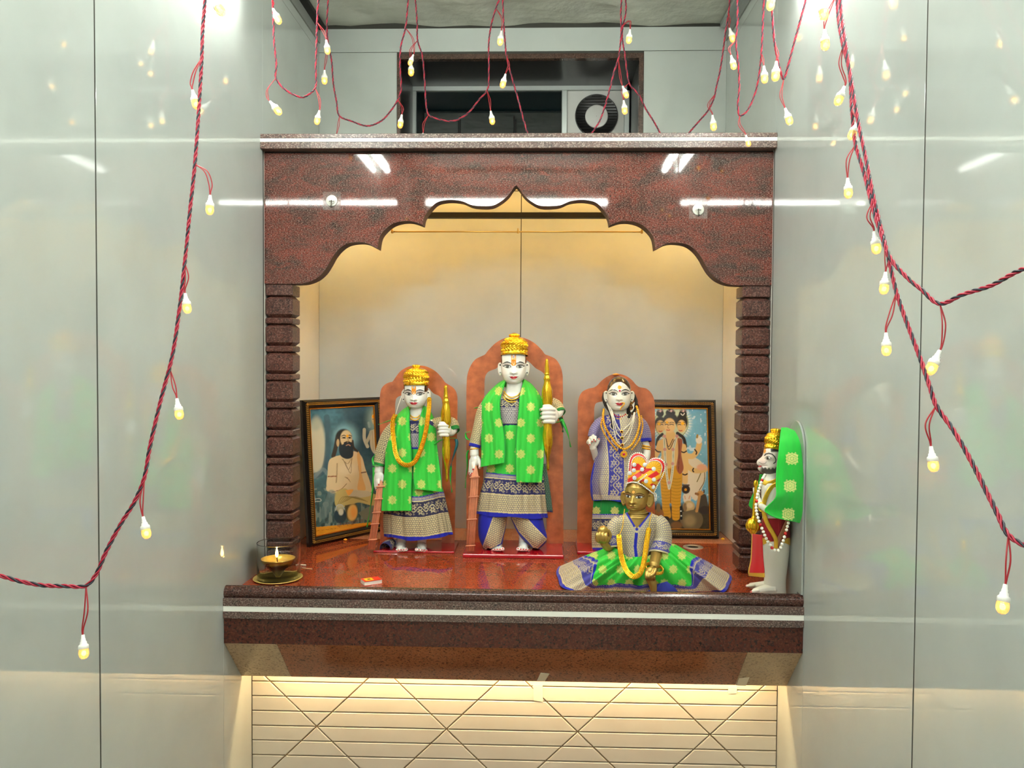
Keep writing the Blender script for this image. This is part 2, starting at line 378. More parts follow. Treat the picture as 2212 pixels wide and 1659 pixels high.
# ceiling: lumpy grey plaster over the shrine
nx, ny = 110, 120
xs = np.linspace(-3, 3, nx); ys = np.r_[np.linspace(-6.5, -1.3, 20), np.linspace(-1.25, .0, ny-20)]
rng = np.random.RandomState(3)
V = []
for j, y in enumerate(ys):
    for i, x in enumerate(xs):
        V.append((x, y, ZC+.010+.006*math.sin(9*x+3*y)+.004*math.sin(23*x-17*y)+.003*rng.rand()))
F = [(j*nx+i, (j+1)*nx+i, (j+1)*nx+i+1, j*nx+i+1) for j in range(len(ys)-1) for i in range(nx-1)]
b = len(V); V += [(-3, -6.5, ZC+.12), (3, -6.5, ZC+.12), (3, .05, ZC+.12), (-3, .05, ZC+.12)]; F.append((b, b+1, b+2, b+3))
tag(obj('ceiling', V, F, m_plaster, loc=(0, -3, ZC), smooth=True), kind='structure')
for i, (nm, a) in enumerate((('wall_hall_left', (-3.05, -3, -6.5, -3.2)), ('wall_hall_right', (3, 3.05, -6.5, -3.2)), ('wall_rear', (-3, 3, -6.55, -6.5)),
                             ('wall_front_left', (-3, -.901, -3.25, -3.2)), ('wall_front_right', (.901, 3, -3.25, -3.2)))):
    tag(MB().box(*a, 0, ZC+.1).build(nm, m_hall, loc=((a[0]+a[1])/2, (a[2]+a[3])/2, 0)), kind='structure')
# ---------------------------------------------------------------- altar shelf
sh = empty('altar_shelf', (0, -.45, ZF), 'wide polished red granite shelf on which the statues stand', 'altar')
YB = -.196
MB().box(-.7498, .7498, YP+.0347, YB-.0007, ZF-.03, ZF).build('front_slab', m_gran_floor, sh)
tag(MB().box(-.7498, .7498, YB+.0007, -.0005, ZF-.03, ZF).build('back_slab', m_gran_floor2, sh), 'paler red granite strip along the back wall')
sh_edge = empty('granite_edge', (0, YP, CZ-.67), 'moulded dark red granite front edge of the altar with a white line', 'edge')
def xprof(name, prof, mat, parent, x0=-.7495, x1=.7495, smooth=None): return MB().prism(prof, 0, x0, x1).build(name, mat, parent, sharp=smooth)
zl = CZ-.591
pr = [(YP+.034, ZF-.002), (YP+.034, zl-.006)]+[(YP+.017+.017*math.cos(a), zl-.017+.017*math.sin(a)) for a in np.linspace(PI/2*.8, PI*1.25, 12)]+[(YP+.008, CZ-.6195), (YP+.03, CZ-.6195)]
xprof('nosing', pr, granite('granite_nosing', (24, 16, 14), (58, 34, 28), (76, 42, 34), (126, 98, 88), .16, palef=.5, stretch=(1, 1, 1.4)), sh_edge, smooth=.6)
xprof('upper_band', [(YP-.004, CZ-.620), (YP-.004, CZ-.640), (YP+.03, CZ-.640), (YP+.03, CZ-.620)], m_gran_rough, sh_edge)
tag(xprof('inlay_strip', [(YP-.0035, CZ-.640), (YP-.0035, CZ-.654), (YP+.03, CZ-.654), (YP+.03, CZ-.640)], m_inlay, sh_edge), 'white marble line')
xprof('lower_band', [(YP-.004, CZ-.654), (YP-.004, CZ-.672), (YP+.03, CZ-.672), (YP+.03, CZ-.654)], m_gran_rough, sh_edge)
xprof('fascia', [(YP+.002, CZ-.672), (YP+.002, CZ-.740), (YP+.024, CZ-.740), (YP+.024, CZ-.672)], m_gran_dark, sh_edge)
so = empty('granite_soffit', (0, -.83, CZ-.875), 'slanted dark granite soffit under the altar, pale reflection tone at both ends', 'soffit')
for nm, a, b in (('soffit_end', -.7495, -.611), ('soffit', -.610, .610), ('soffit_end', .611, .7495)):  # ends are paler: a reflection of light surfaces put into their colour
    m = granite('granite_soffit', (84, 48, 32), (146, 86, 54), (164, 98, 62), (184, 130, 92), .09, palef=.25, stretch=(1, 1, 1)) if nm == 'soffit' else granite('soffit_end_reflection'+str(a), (140, 116, 88), (180, 152, 116), (190, 162, 124), (210, 186, 150), .12, palef=.3, stretch=(1, 1, 1))
    o = xprof(nm, [(YP+.004, CZ-.7405), (-.7773, CZ-.8747), (-.7773+.014, CZ-.864), (YP+.016, CZ-.7405)], m, so, a, b)
    if nm == 'soffit_end': tag(o, 'end of the slanted soffit in the pale tone of a reflection')
tag(MB().box(-.62, .62, -1.35, -.72, 0, .22, .004, 1).build('granite_step', m_gran_dark, loc=(0, -1.03, 0)), 'dark red granite step on the floor under the altar shelf', 'step')

# ---------------------------------------------------------------- columns: alternating blocks and rings
cap_z = CZ+.2296
def column(x0, x1, label):
    root = empty('carved_column', ((x0+x1)/2, YFR+.045, ZF), label, 'column', None)
    y0, y1 = YFR+.002, YFR+.086; xm, ym = (x0+x1)/2, (y0+y1)/2; h = .041
    def blk(name, za, zb, ins, ch, hh=h):
        prof = []                          # square rings: (half width, z)
        prof = [(hh-ins-ch, za), (hh-ins, za+ch), (hh-ins, zb-ch), (hh-ins-ch, zb)]
        v = []; f = []
        for r, z in prof:
            c = .006
            q = [(-r, -r+c), (-r+c, -r), (r-c, -r), (r, -r+c), (r, r-c), (r-c, r), (-r+c, r), (-r, r-c)]
            v += [(xm+a, ym+b, z) for a, b in q]
        for i in range(3):
            for k in range(8): f.append((i*8+k, i*8+(k+1) % 8, (i+1)*8+(k+1) % 8, (i+1)*8+k))
        f += [tuple(range(8))[::-1], tuple(24+k for k in range(8))]
        obj(name, v, f, m_gran_col, root)
    z = cap_z; blk('cap', z-.034, z-.0005, 0, .002); z -= .034
    pitch = .0842
    while z > ZF+.05:
        zb = max(z-.0665, ZF+.001)
        blk('block', zb, z, .0, .011); 
        if zb-.0178 > ZF+.01: blk('ring', zb-.0178, zb, -.0005, .003)
        z = zb-.0178
    if z > ZF+.004: blk('block', ZF, z, 0, .009)
    return root
column(-.7495, -.6675, 'carved red granite column of square blocks behind the oil lamp')
column(.6675, .7495, 'carved red granite column of square blocks behind the monkey-faced statue')

# ---------------------------------------------------------------- arch: scalloped frieze, cornice, roof slab
ar = empty('granite_arch', (0, YFR, cap_z), 'polished red granite arch with scalloped cusped opening and cornice with white line', 'arch')
LP = [(632, 613.6), (658, 611.5), (681.6, 602), (697.5, 587.5), (708, 571.5), (718.5, 553), (731.6, 537.5), (747.4, 527), (768.4, 523), (789.4, 524.5), (814.3, 537)]
LP2 = [(814.3, 537), (819.5, 511), (831.3, 495.5), (847, 483.7), (868, 477.6), (889, 478), (911.5, 485.5)]
LP3 = [(911.5, 485.5), (915.4, 469), (925.8, 453.5), (941.6, 437.7), (960, 432.5), (981, 432), (999, 435), (1018, 443), (1038.7, 445.6), (1062.3, 444.3), (1080.7, 435), (1096.5, 422), (1107, 407.5), (1113.5, 400)]
wl_ = []
for L in (LP, LP2, LP3):
    s = spline(np.array(L), 5*len(L))
    wl_ += [at(x, y, YFR) for x, y in s][(0 if not wl_ else 1):]
lefts = [(p.x+.0015, p.z) for p in wl_]; lefts[-1] = (0., lefts[-1][1])
curve = lefts+[(-x, z) for x, z in lefts[-2::-1]]
x_in = curve[0][0]
ztop = CZ+.6165
# front and back faces as a strip between the scalloped edge and a top line (handles the concave outline)
edge = [(-.7495, cap_z), (x_in, cap_z)]+curve[1:-1]+[(-x_in, cap_z), (.7495, cap_z)]
topl = [(x, ztop) for x, _ in edge]
n = len(edge); V = []; F = []
for Y in (YFR, YFR+.05):
    V += [(x, Y, z) for x, z in edge]+[(x, Y, z) for x, z in topl]
for i in range(n-1):
    F += [(i, i+1, n+i+1, n+i), (2*n+i+1, 2*n+i, 3*n+i, 3*n+i+1), (i+1, i, 2*n+i, 2*n+i+1), (n+i, n+i+1, 3*n+i+1, 3*n+i)]
F += [(0, n, 3*n, 2*n), (n-1, 3*n-1, 4*n-1, 2*n-1)]
obj('frieze', V, F, [m_gran, P('cream_plaster', (226, 208, 172), .5), P('cut_granite', (74, 50, 42), .75, var=.3, vscale=150)], ar, fmat=[(0, 1, 2, 0)[k % 4] if k < 4*(n-1) else 0 for k in range(len(F))])
MB().box(-.7495, .7495, YFR+.004, YFR+.05, ztop+.0005, CZ+.6205).build('shadow_gap', m_blackgr, ar)
MB().box(-.7497, .7497, YC_, -.5, CZ+.6208, CZ+.6405, .0015, 1).build('cornice_lower', m_gran_rough, ar)
tag(MB().box(-.7497, .7497, YC_+.0005, -.5, CZ+.6405, CZ+.6505).build('inlay_strip', m_inlay, ar), 'white marble line along the cornice')
MB().box(-.7497, .7497, YC_, -.5, CZ+.6505, CZ+.664, .0015, 1).build('cornice_upper', m_gran_rough, ar)
MB().box(-.7497, .7497, -.499, -.001, ZROOF-.028, ZROOF).build('roof_slab', P('roof_slab', (232, 220, 192), .5), ar)
# LED bar inside the arch, and the strip of LEDs lying on it
YB0, YB1 = -.232, -.208
zb0, zb1 = at(1120, 470, YB0).z, at(1120, 458.5, YB0).z
lb = empty('light_bar', (0, -.22, zb0), 'long black light bar across the niche behind the arch opening', 'light')
zg = zb1-.0065
MB().box(-.748, .748, YB0, YB1, zb0, zg).box(-.748, .748, YB0, YB0+.0035, zg, zb1).box(-.748, .748, YB1-.0035, YB1, zg, zb1).build('channel', m_dark, lb)
warm = emitter('led_warm', (255, 206, 118), LED_TOP)
MB().box(-.735, .735, YB0+.006, YB1-.006, zg+.0002, zg+.0012).build('led_strip', warm, lb)
side_fill = emitter('side_fill_glow', (255, 224, 165), SIDE_FILL)  # unseen strips added behind the frieze to brighten the niche side walls
for sx in (-1, 1): MB().box(min(sx*.725, sx*.738), max(sx*.725, sx*.738), -.49, -.03, CZ+.606, CZ+.612).build('led_strip', side_fill, lb)
# curtain rod just behind the arch
rd = empty('curtain_rod', (0, -.49, CZ+.401), 'thin brass curtain rod with finials hanging behind the arch', 'rod')
m_brass = P('brass', (196, 160, 84), .3, metal=.9)
MB().tube([(-.383, -.49, CZ+.401), (.381, -.49, CZ+.401)], .0022, 8).build('rod', m_brass, rd, smooth=True)
for x in (-.384, 0.004, .382):
    b = MB(); b.ball((x, -.49, CZ+.401), .006, 10, (.7, 1, 1)); b.box(x-.002, x+.002, -.505, -.492, CZ+.395, CZ+.409); b.build('bracket', m_brass, rd, smooth=True)
# LED strip under the shelf
ls = tag(MB().box(-.70, .70, -.752, -.744, CZ-.835, CZ-.829).build('led_strip', emitter('led_low', (255, 218, 158), LED_LOW), loc=(0, -.748, CZ-.835)), 'warm glowing strip of lights hidden under the altar shelf', 'light')

# ---------------------------------------------------------------- hall tube lights
m_tube = emitter('tube_white', (248, 250, 242), TUBE_POWER)
m_tube2 = emitter('tube_white_wall', (248, 250, 242), TUBE_WALL)
m_body = P('tube_body', (225, 226, 222), .4)
def tube_light(p, q, label, group=None, em=None):
    p, q = Vector(p), Vector(q); d = (q-p).normalized(); mid = (p+q)/2
    root = empty('tube_light', mid, label, 'light', group)
    b = MB(); b.tube([p-d*.01, q+d*.01], .013, 12); v = b
    v.build('tube', em or m_tube, root, smooth=True)
    b = MB()
    if abs(d.x) > .5: b.box(p.x-.02, q.x+.02, p.y-.014, p.y+.014, p.z+.022, p.z+.05)
    else: b.box(p.x-.014, p.x+.014, min(p.y, q.y)-.02, max(p.y, q.y)+.02, p.z+.022, p.z+.05)
    b.build('housing', m_body, root); return root
HT = 1.03
tube_light((-.64, -3.32, CZ+HT), (.50, -3.32, CZ+HT), 'white tube light over the hall, middle of three in a row')
tube_light((-2.26, -3.32, CZ+HT), (-1.06, -3.32, CZ+HT), 'white tube light over the hall, left of three in a row')
tube_light((.944, -3.32, CZ+HT), (2.1, -3.32, CZ+HT), 'white tube light over the hall, right of three in a row')
tube_light((-.715, -2.30, CZ+.99), (-.715, -0.85, CZ+.99), 'white tube light fixed high along the left wall', em=m_tube2)
tube_light((.715, -2.30, CZ+.99), (.715, -0.85, CZ+.99), 'white tube light fixed high along the right wall', em=m_tube2)
# ================================================================ figure kit
def atv(px, py, Y):
    px = np.asarray(px, float); py = np.asarray(py, float); Y = np.asarray(Y, float)
    px, py, Y = np.broadcast_arrays(px, py, Y)
    d = np.array(CF)+np.array(CR)*((px-1106)/FPX)[..., None]-np.array(CU)*((py-829.5)/FPX)[..., None]
    return np.array(CC)+d*((Y-CC.y)/d[..., 1])[..., None]
class Frame:
    """a statue's own working plane: pixel-sized units, d = depth away from the viewer in the same units"""
    def __init__(s, Y0): s.Y0 = Y0; s.s = FPX/(Y0+CAMD)
    def __call__(s, x, y, d=0): return atv(x, y, s.Y0+np.asarray(d, float)/s.s)
    def px(s, v): return v/s.s
def LN(c): return np.array(lin(c))
def sstep(a, b, x): t = np.clip((x-a)/(b-a), 0, 1); return t*t*(3-2*t)
def blend(C, c, m): return C*(1-m[..., None])+np.asarray(c)*m[..., None]
def hash2(i, j, k=0): return np.modf(np.abs(np.sin(i*127.1+j*311.7+k*74.7)*43758.5453))[0]
def vnoise(x, y, k=0):
    i = np.floor(x); j = np.floor(y); fx = x-i; fy = y-j; fx = fx*fx*(3-2*fx); fy = fy*fy*(3-2*fy)
    return (hash2(i, j, k)*(1-fx)+hash2(i+1, j, k)*fx)*(1-fy)+(hash2(i, j+1, k)*(1-fx)+hash2(i+1, j+1, k)*fx)*fy
def inpoly(x, y, poly):
    r = np.zeros(np.shape(x), bool); n = len(poly)
    for i in range(n):
        x1, y1 = poly[i]; x2, y2 = poly[i-1]
        c = ((y1 > y) != (y2 > y)); r ^= c & (x < (x2-x1)*(y-y1)/((y2-y1) if y2 != y1 else 1e-9)+x1)
    return r
def segd(x, y, a, b):
    ax, ay = a; bx, by = b; dx, dy = bx-ax, by-ay; t = np.clip(((x-ax)*dx+(y-ay)*dy)/(dx*dx+dy*dy+1e-9), 0, 1)
    return np.hypot(x-ax-t*dx, y-ay-t*dy)
def lined(x, y, pts):
    r = np.full(np.shape(x), 1e9)
    for a, b in zip(pts[:-1], pts[1:]): r = np.minimum(r, segd(x, y, a, b))
    return r
# ---- woven and painted colour (all in pixel-sized units)
GREEN = LN((52, 192, 60)); GREEND = LN((22, 128, 52)); BLUE = LN((26, 34, 168)); NAVY = LN((36, 36, 92)); SILV = LN((210, 196, 150)); GOLDT = LN((226, 206, 120)); VIOL = LN((66, 56, 138))
def pat_green(x, y, dx=42., dy=35., ox=0., oy=0., base=GREEN, r=9.5):
    j = np.round((y-oy)/dy); xo = x-ox-(np.mod(j, 2))*dx/2; i = np.round(xo/dx)
    u = xo-i*dx; v = y-oy-j*dy; a = np.arctan2(v, u); R = np.hypot(u, v*.95)
    m = sstep(r*(1+.12*np.cos(8*a)), r*(.86+.12*np.cos(8*a)), R)*(.62+.38*np.sin(R*1.7+3*np.cos(4*a)))
    C = np.broadcast_to(base, np.shape(x)+(3,))*(.94+.12*vnoise(x*.5, y*.05))[..., None]
    return np.concatenate([blend(C, GOLDT, m), (m*.35)[..., None]], -1)
def pat_scale(x, y, p=4.4, dark=NAVY, light=SILV, tint=0.):
    p = p*1.12; j = np.floor(y/p*1.12); xo = x/p+np.mod(j, 2)*.5; u = xo-np.floor(xo)-.5; v = y/p*1.12-j-.5
    R = np.hypot(u, v*.95)+.06*np.abs(u); m = sstep(.56, .40, R)
    C = blend(np.broadcast_to(dark, np.shape(x)+(3,)), light, m*(1-tint)); return np.concatenate([C, (m*.5)[..., None]], -1)
def pat_floral(x, y, p=30., dark=NAVY, light=SILV):
    w = p*.5; a = np.sin(2*PI*x/p)*p*.18
    m = sstep(1.7, .7, np.abs(y-a))
    for k, (ox, oy, r, pet) in enumerate(((.25, -.16, .27, 6), (.75, .16, .27, 6), (.02, .34, .14, 5), (.5, -.34, .14, 5), (.27, .34, .1, 3), (.77, -.34, .1, 3))):
        u = np.mod(x/p-ox+.5, 1)-.5; v = y/p-oy; R = np.hypot(u, v); t = np.arctan2(v, u)
        rr = r*(.72+.28*np.cos(pet*t)); m = np.maximum(m, sstep(rr, rr-.05, R)*np.where(R < r*.28, .15, 1)*np.where(np.abs(np.sin(pet*t/2)) < .18, .35, 1))
    C = blend(np.broadcast_to(dark, np.shape(x)+(3,)), light, m); return np.concatenate([C, (m*.5)[..., None]], -1)
def pat_tri(x, y, h=9., p=7., dark=BLUE, light=SILV):
    u = np.abs(np.mod(x/p, 1)-.5)*2; v = np.abs(y/h-.5)*2; m = sstep(.55, .35, np.abs(u-.5)*2*.6+v*.4)
    m = np.maximum(m, (np.abs(y) < .8)*1.); C = blend(np.broadcast_to(dark, np.shape(x)+(3,)), light, m); return np.concatenate([C, (m*.4)[..., None]], -1)
def flat(c, x, m=0.): return np.concatenate([np.broadcast_to(c, np.shape(x)+(3,)), np.full(np.shape(x)+(1,), m)], -1)
def border(x, d, body, k=1., dark=NAVY, sc=4.4):
    """brocade border; d = distance above the hem: blue hem, scale band, scroll band, row of points, then the body cloth"""
    out = flat(BLUE, x)
    def put(m, c): 
        nonlocal out; out = np.where(m[..., None], c, out)
    put(d > 8.5*k, flat(SILV, x, .4)); put(d > 11*k, pat_scale(x, d, sc, dark)); put(d > 48*k, flat(SILV, x, .4)); put(d > 50*k, flat(dark, x)); put(d > 51*k, pat_floral(x, d-66*k, 30*k, dark))
    put(d > 82*k, flat(SILV, x, .4)); put(d > 84*k, pat_tri(x, d-84*k, 9*k, 7*k)); put(d > 94*k, body)
    return out
m_cloth = vcmat('woven_cloth', .62, spec=.3, sheen=.15, ametal=.6)
m_paint = vcmat('painted_marble', .16, coat=.5, coat_r=.06, sss=.12)
m_gold = P('gold', (255, 196, 46), .2, metal=.85, var=.12, vscale=90)
m_gold_thin = P('gold_thread', (246, 190, 60), .28, metal=.8)
m_idol_brass = P('idol_brass', (186, 152, 78), .3, metal=.6, var=.18, vscale=60)
def grid_faces(n, m, closed):
    i = np.arange(n-1)[:, None]; j = np.arange(m if closed else m-1)[None, :]; j2 = (j+1) % m
    return np.stack(np.broadcast_arrays(i*m+j, i*m+j2, (i+1)*m+j2, (i+1)*m+j), -1).reshape(-1, 4)
def grid(name, Pw, C, mat, parent, closed=False, solid=0., smooth=True, cut=None):
    n, m = Pw.shape[:2]; V = Pw.reshape(-1, 3); F = grid_faces(n, m, closed)
    if cut is not None: F = F[~cut.reshape(-1)[F].all(1)]
    o = obj(name, V, F, mat, parent, smooth=smooth, cols=None if C is None else C.reshape(-1, C.shape[-1]))
    if solid: md = o.modifiers.new('thickness', 'SOLIDIFY'); md.thickness = solid; md.offset = 0
    return o
def resample(pts, n): return spline(np.array(pts, float), n)
def loft(name, fr, rows, colf, mat, parent, n=120, m=200, fold=None, hem=None, p=2., solid=0., cap=False, cut=None):
    """rows: (y, x left, x right, depth mid, depth half); rings round a vertical axis, front at theta=-90deg; colf(u, y, theta, x)"""
    R = resample(rows, n); th = np.linspace(0, 2*PI, m, endpoint=False)[None, :]; t = np.linspace(0, 1, n)[:, None]
    y = R[:, 0:1]+0*th; xc = (R[:, 1:2]+R[:, 2:3])/2; hw = (R[:, 2:3]-R[:, 1:2])/2
    c, s = np.cos(th), np.sin(th); q = (np.abs(c)**p+np.abs(s)**p)**(-1./p); rr = 1+0*th+0*t
    if fold is not None: rr = rr+fold(t, th)
    x = xc+hw*q*c*rr; d = R[:, 3:4]+R[:, 4:5]*q*s*rr
    if hem is not None: y = y+hem(t, th)
    u = th/(2*PI)*2*PI*hw.max()
    C = colf(u+0*y, y, th+0*y, x)
    Pw = fr(x, y, d)
    if cap:
        Pw = np.concatenate([np.broadcast_to(Pw[:1].mean(1, keepdims=True), Pw[:1].shape), Pw, np.broadcast_to(Pw[-1:].mean(1, keepdims=True), Pw[-1:].shape)], 0); C = np.concatenate([C[:1], C, C[-1:]], 0)
    return grid(name, Pw, C, mat, parent, True, solid, cut=None if cut is None else cut(x, y, th+0*y))
def sheet(name, fr, L, Rr, colf, mat, parent, n=140, m=60, bulge=0., fold=None, solid=.0016, mid=None):
    """cloth hanging between two edges (x, y, d); optional middle line; colf(x, y, u, v)"""
    a = resample(L, n)[:, None, :]; b = resample(Rr, n)[:, None, :]; u = np.linspace(0, 1, m)[None, :, None]; v = np.linspace(0, 1, n)[:, None]
    if mid is None: G = a*(1-u)+b*u
    else: c = resample(mid, n)[:, None, :]; G = a*(1-u)*(1-2*u)+c*4*u*(1-u)+b*u*(2*u-1)
    U = u[..., 0]; d = G[..., 2]-bulge*np.sin(PI*U)
    if fold is not None: d = d+fold(U, v)
    C = colf(G[..., 0], G[..., 1], U+0*v, v+0*U)
    return grid(name, fr(G[..., 0], G[..., 1], d), C, mat, parent, False, solid)
def pxtube(name, fr, pts, r, mat, parent, n=8, k=None, smooth=True):
    q = spline(np.array(pts, float), k) if k else np.array(pts, float)
    w = fr(q[:, 0], q[:, 1], q[:, 2]); rr = [fr.px(v) for v in (np.interp(np.linspace(0, 1, len(q)), np.linspace(0, 1, len(r)), r) if hasattr(r, '__len__') else [r]*len(q))]
    v, f = tube(w, rr, n); return obj(name, v, f, mat, parent, smooth=smooth)
def lathe_px(name, fr, prof, xc, dc, mat, parent, n=48, emb=None, tilt=0., smooth=True, lean=0., slant=0.):
    """turned shape: prof = (radius, y); emb(t, th) = relief as a fraction of the radius; tilt leans it sideways"""
    pr = np.array(prof, float); k = len(pr)*6; R = resample(pr, k) if emb is not None else pr; k = len(R)
    th = np.linspace(0, 2*PI, n, endpoint=False)[None, :]; t = np.linspace(0, 1, k)[:, None]; rr = R[:, 0:1]*(1+(emb(t, th) if emb is not None else 0*th))
    x = rr*np.cos(th); y = R[:, 1:2]+0*th; d = rr*np.sin(th); yb = R[0, 1]
    ca, sa = math.cos(tilt), math.sin(tilt); x2 = x*ca-(y-yb)*sa; y2 = yb+x*sa+(y-yb)*ca
    d2 = d+(y2-yb)*lean; y2 = y2+d*slant
    return grid(name, fr(xc+x2, y2, dc+d2), None, mat, parent, True, smooth=smooth)
def fuse(parts, voxel, smooth=4):
    """many overlapping solids -> one continuous skin"""
    V = []; F = []
    for v, f in parts:
        b = len(V); V += [tuple(x) for x in v]; F += [tuple(i+b for i in q) for q in f]
    me = bpy.data.meshes.new('tmp'); me.from_pydata(V, [], F); me.update(); o = bpy.data.objects.new('tmp', me); COL.objects.link(o)
    bm = bmesh.new(); bm.from_mesh(me); bmesh.ops.recalc_face_normals(bm, faces=bm.faces[:]); bm.to_mesh(me); bm.free()
    r = o.modifiers.new('r', 'REMESH'); r.mode = 'VOXEL'; r.voxel_size = voxel
    if smooth: s = o.modifiers.new('s', 'SMOOTH'); s.factor = .5; s.iterations = smooth
    dg = bpy.context.evaluated_depsgraph_get(); ev = o.evaluated_get(dg); m2 = ev.to_mesh()
    vv = np.empty(len(m2.vertices)*3); m2.vertices.foreach_get('co', vv); ff = [tuple(p.vertices) for p in m2.polygons]
    ev.to_mesh_clear(); bpy.data.objects.remove(o); bpy.data.meshes.remove(me)
    return vv.reshape(-1, 3), ff
def chain(fr, pts, r, n=10, k=None):
    """tapered limb with rounded ends through (x, y, d) points"""
    q = np.array(pts, float); k = k or max(8, 4*len(q)); q = spline(q, k); rr = np.interp(np.linspace(0, 1, k), np.linspace(0, 1, len(r)), r)
    e0 = q[0]-(q[1]-q[0])/np.linalg.norm(q[1]-q[0])*rr[0]*.7; e1 = q[-1]+(q[-1]-q[-2])/np.linalg.norm(q[-1]-q[-2])*rr[-1]*.7
    q = np.vstack([e0, q, e1]); rr = np.r_[rr[0]*.55, rr, rr[-1]*.55]
    return tube(fr(q[:, 0], q[:, 1], q[:, 2]), [fr.px(v) for v in rr], n)
def blob(fr, c, r, n=14):
    k = n//2; pr = [(max(math.sin(PI*i/k), 1e-3), -math.cos(PI*i/k)) for i in range(k+1)]; v, f = lathe(pr, n)
    v = np.array(v); return fr(c[0]+v[:, 0]*r[0], c[1]+v[:, 2]*r[1], c[2]+v[:, 1]*r[2]), f

# ---------------------------------------------------------------- heads
def head(fr, cx, yT, yB, w, cfg, n=170, m=230):
    """one head: returns world verts, faces, colours. Local units: pixel-sized, x right, y down, z to the viewer"""
    H = yB-yT; th_ = np.linspace(-1, 1, m, endpoint=False); th = (PI*np.sign(th_)*np.abs(th_)**1.5)[None, :]       # dense at the front
    k = np.linspace(0, 1, n); t = (.5-.5*np.cos(PI*k))*.6+k*.4; t = t[:, None]
    Wt = np.array([(0, 0), (.03, .36), (.08, .58), (.16, .80), (.27, .96), (.40, 1.02), (.52, 1.02), (.64, 1.0), (.75, .95), (.84, .85), (.90, .74), (.95, .58), (.985, .34), (1., 0)])
    Df = np.array([(0, 0), (.03, .32), (.08, .52), (.16, .72), (.27, .87), (.40, .95), (.52, .97), (.64, .98), (.75, .98), (.84, .97), (.90, .92), (.95, .80), (.985, .5), (1., 0)])
    Db = np.array([(0, 0), (.03, .4), (.08, .66), (.16, .92), (.27, 1.1), (.40, 1.15), (.52, 1.08), (.64, .9), (.75, .68), (.84, .45), (.90, .3), (.95, .2), (1., 0)])
    # smooth profile tables
    def tab(T): return np.interp(t, T[:, 0], T[:, 1])
    wt, df, db = tab(Wt)*w, tab(Df)*w, tab(Db)*w
    c = np.sin(th); s = np.cos(th); e = 2.25; q = (np.abs(c)**e+np.abs(s)**e)**(-1/e)
    x = wt*q*c; z = np.where(s > 0, df, db)*q*s; y = yT+t*H+0*x
    fx, ey, ex, nt, my = 0., cfg['eye_y'], cfg['eye_x'], cfg['nose_y'], cfg['mouth_y']; fr_ = sstep(-.1, .35, s)*1.
    g = lambda u, v, a, b: np.exp(-(u/a)**2-(v/b)**2)
    yy = y; nw = cfg.get('nose_w', .13)*w
    sl = np.clip((yy-ey)/(nt-ey), -.25, 1.0)
    ridge = sstep(-.25, .15, (yy-ey)/(nt-ey))*sstep(1.10, .97, (yy-ey)/(nt-ey))
    z = z+fr_*(w*(.07+.20*np.clip(sl, 0, 1)**1.3)*ridge*np.exp(-(x/(nw*(.75+.5*np.clip(sl, 0, 1))))**2)*cfg.get('nose_h', 1.))
    z = z+fr_*w*(.085*g(x-nw*1.15, yy-nt+.03*H, nw*.62, .032*H)+.085*g(x+nw*1.15, yy-nt+.03*H, nw*.62, .032*H))
    for sg in (-1, 1):
        z = z-fr_*w*.085*g(x-sg*ex, yy-ey, .27*w, .055*H)+fr_*w*.055*g(x-sg*ex, yy-ey-.003*H, .17*w, .028*H)
        z = z+fr_*w*.045*g(x-sg*ex*1.05, yy-ey+.085*H, .32*w, .035*H)
        z = z+fr_*w*.05*g(x-sg*.58*w, yy-(ey+.19*H), .26*w, .09*H)
    z = z-fr_*w*.05*g(x, yy-(my-.052*H), .05*w, .02*H)+fr_*w*.085*g(x, yy-my+.016*H, .27*w, .020*H)+fr_*w*.10*g(x, yy-my-.020*H, .22*w, .020*H)-fr_*w*.05*g(x, yy-my, .34*w, .007*H)
    z = z-fr_*w*.05*g(x, yy-my-.062*H, .25*w, .022*H)+fr_*w*.07*g(x, yy-(yB-.05*H), .22*w, .05*H)
    C = cfg['paint'](x, y, s, dict(H=H, w=w, yT=yT, yB=yB))
    V = np.stack([x, y, z], -1); F = grid_faces(n, m, True)
    Vl = [V.reshape(-1, 3)]; Fl = [F]; Cl = [C.reshape(-1, C.shape[-1])]
    # ears: dished lobes
    for sg in (-1, 1):
        a, b = cfg['ear']; ne, me_ = 16, 24; r = np.linspace(0, 1, ne)[:, None]; ph = np.linspace(0, 2*PI, me_, endpoint=False)[None, :]
        eh = (b-a)/2; ew = cfg.get('ear_w', .24)*w; rad = r*(1+.12*np.cos(ph-.6)); rim = np.exp(-((r-.82)/.16)**2)*.22-np.exp(-(r/.45)**2)*.1
        for side in (1, -1):
            X = sg*(w*.97+ew*.5+ew*rad*np.cos(ph)*(1-.25*np.sin(ph))); Yv = (a+b)/2+eh*rad*np.sin(ph); Z = -.06*w+side*(w*.09*np.sqrt(np.clip(1-r**2, 0, 1))+.02*w)*1.+(rim*w*.35 if side > 0 else 0)+0*ph+sg*0-(rad*np.cos(ph))*.25*ew
            Ce = np.broadcast_to(cfg['base'], X.shape+(4,)).copy()
            for dy in (.62, -.55):
                mk = sstep(.16*eh, .08*eh, np.hypot(Yv-((a+b)/2+dy*eh), X-sg*(w*.97+ew*.5))); Ce[..., :3] = blend(Ce[..., :3], LN((40, 30, 24)), mk*cfg.get('ear_dot', 1.))
            off = sum(len(v) for v in Vl); Vl.append(np.stack([X, Yv, Z], -1).reshape(-1, 3)); Fl.append(grid_faces(ne, me_, True)+off); Cl.append(Ce.reshape(-1, 4))
    V = np.vstack(Vl); F = np.vstack(Fl); C = np.vstack(Cl)
    # turn the head about its centre
    ya, pi_, ro = cfg.get('yaw', 0), cfg.get('pitch', 0), cfg.get('roll', 0); cy0 = yT+H*.62
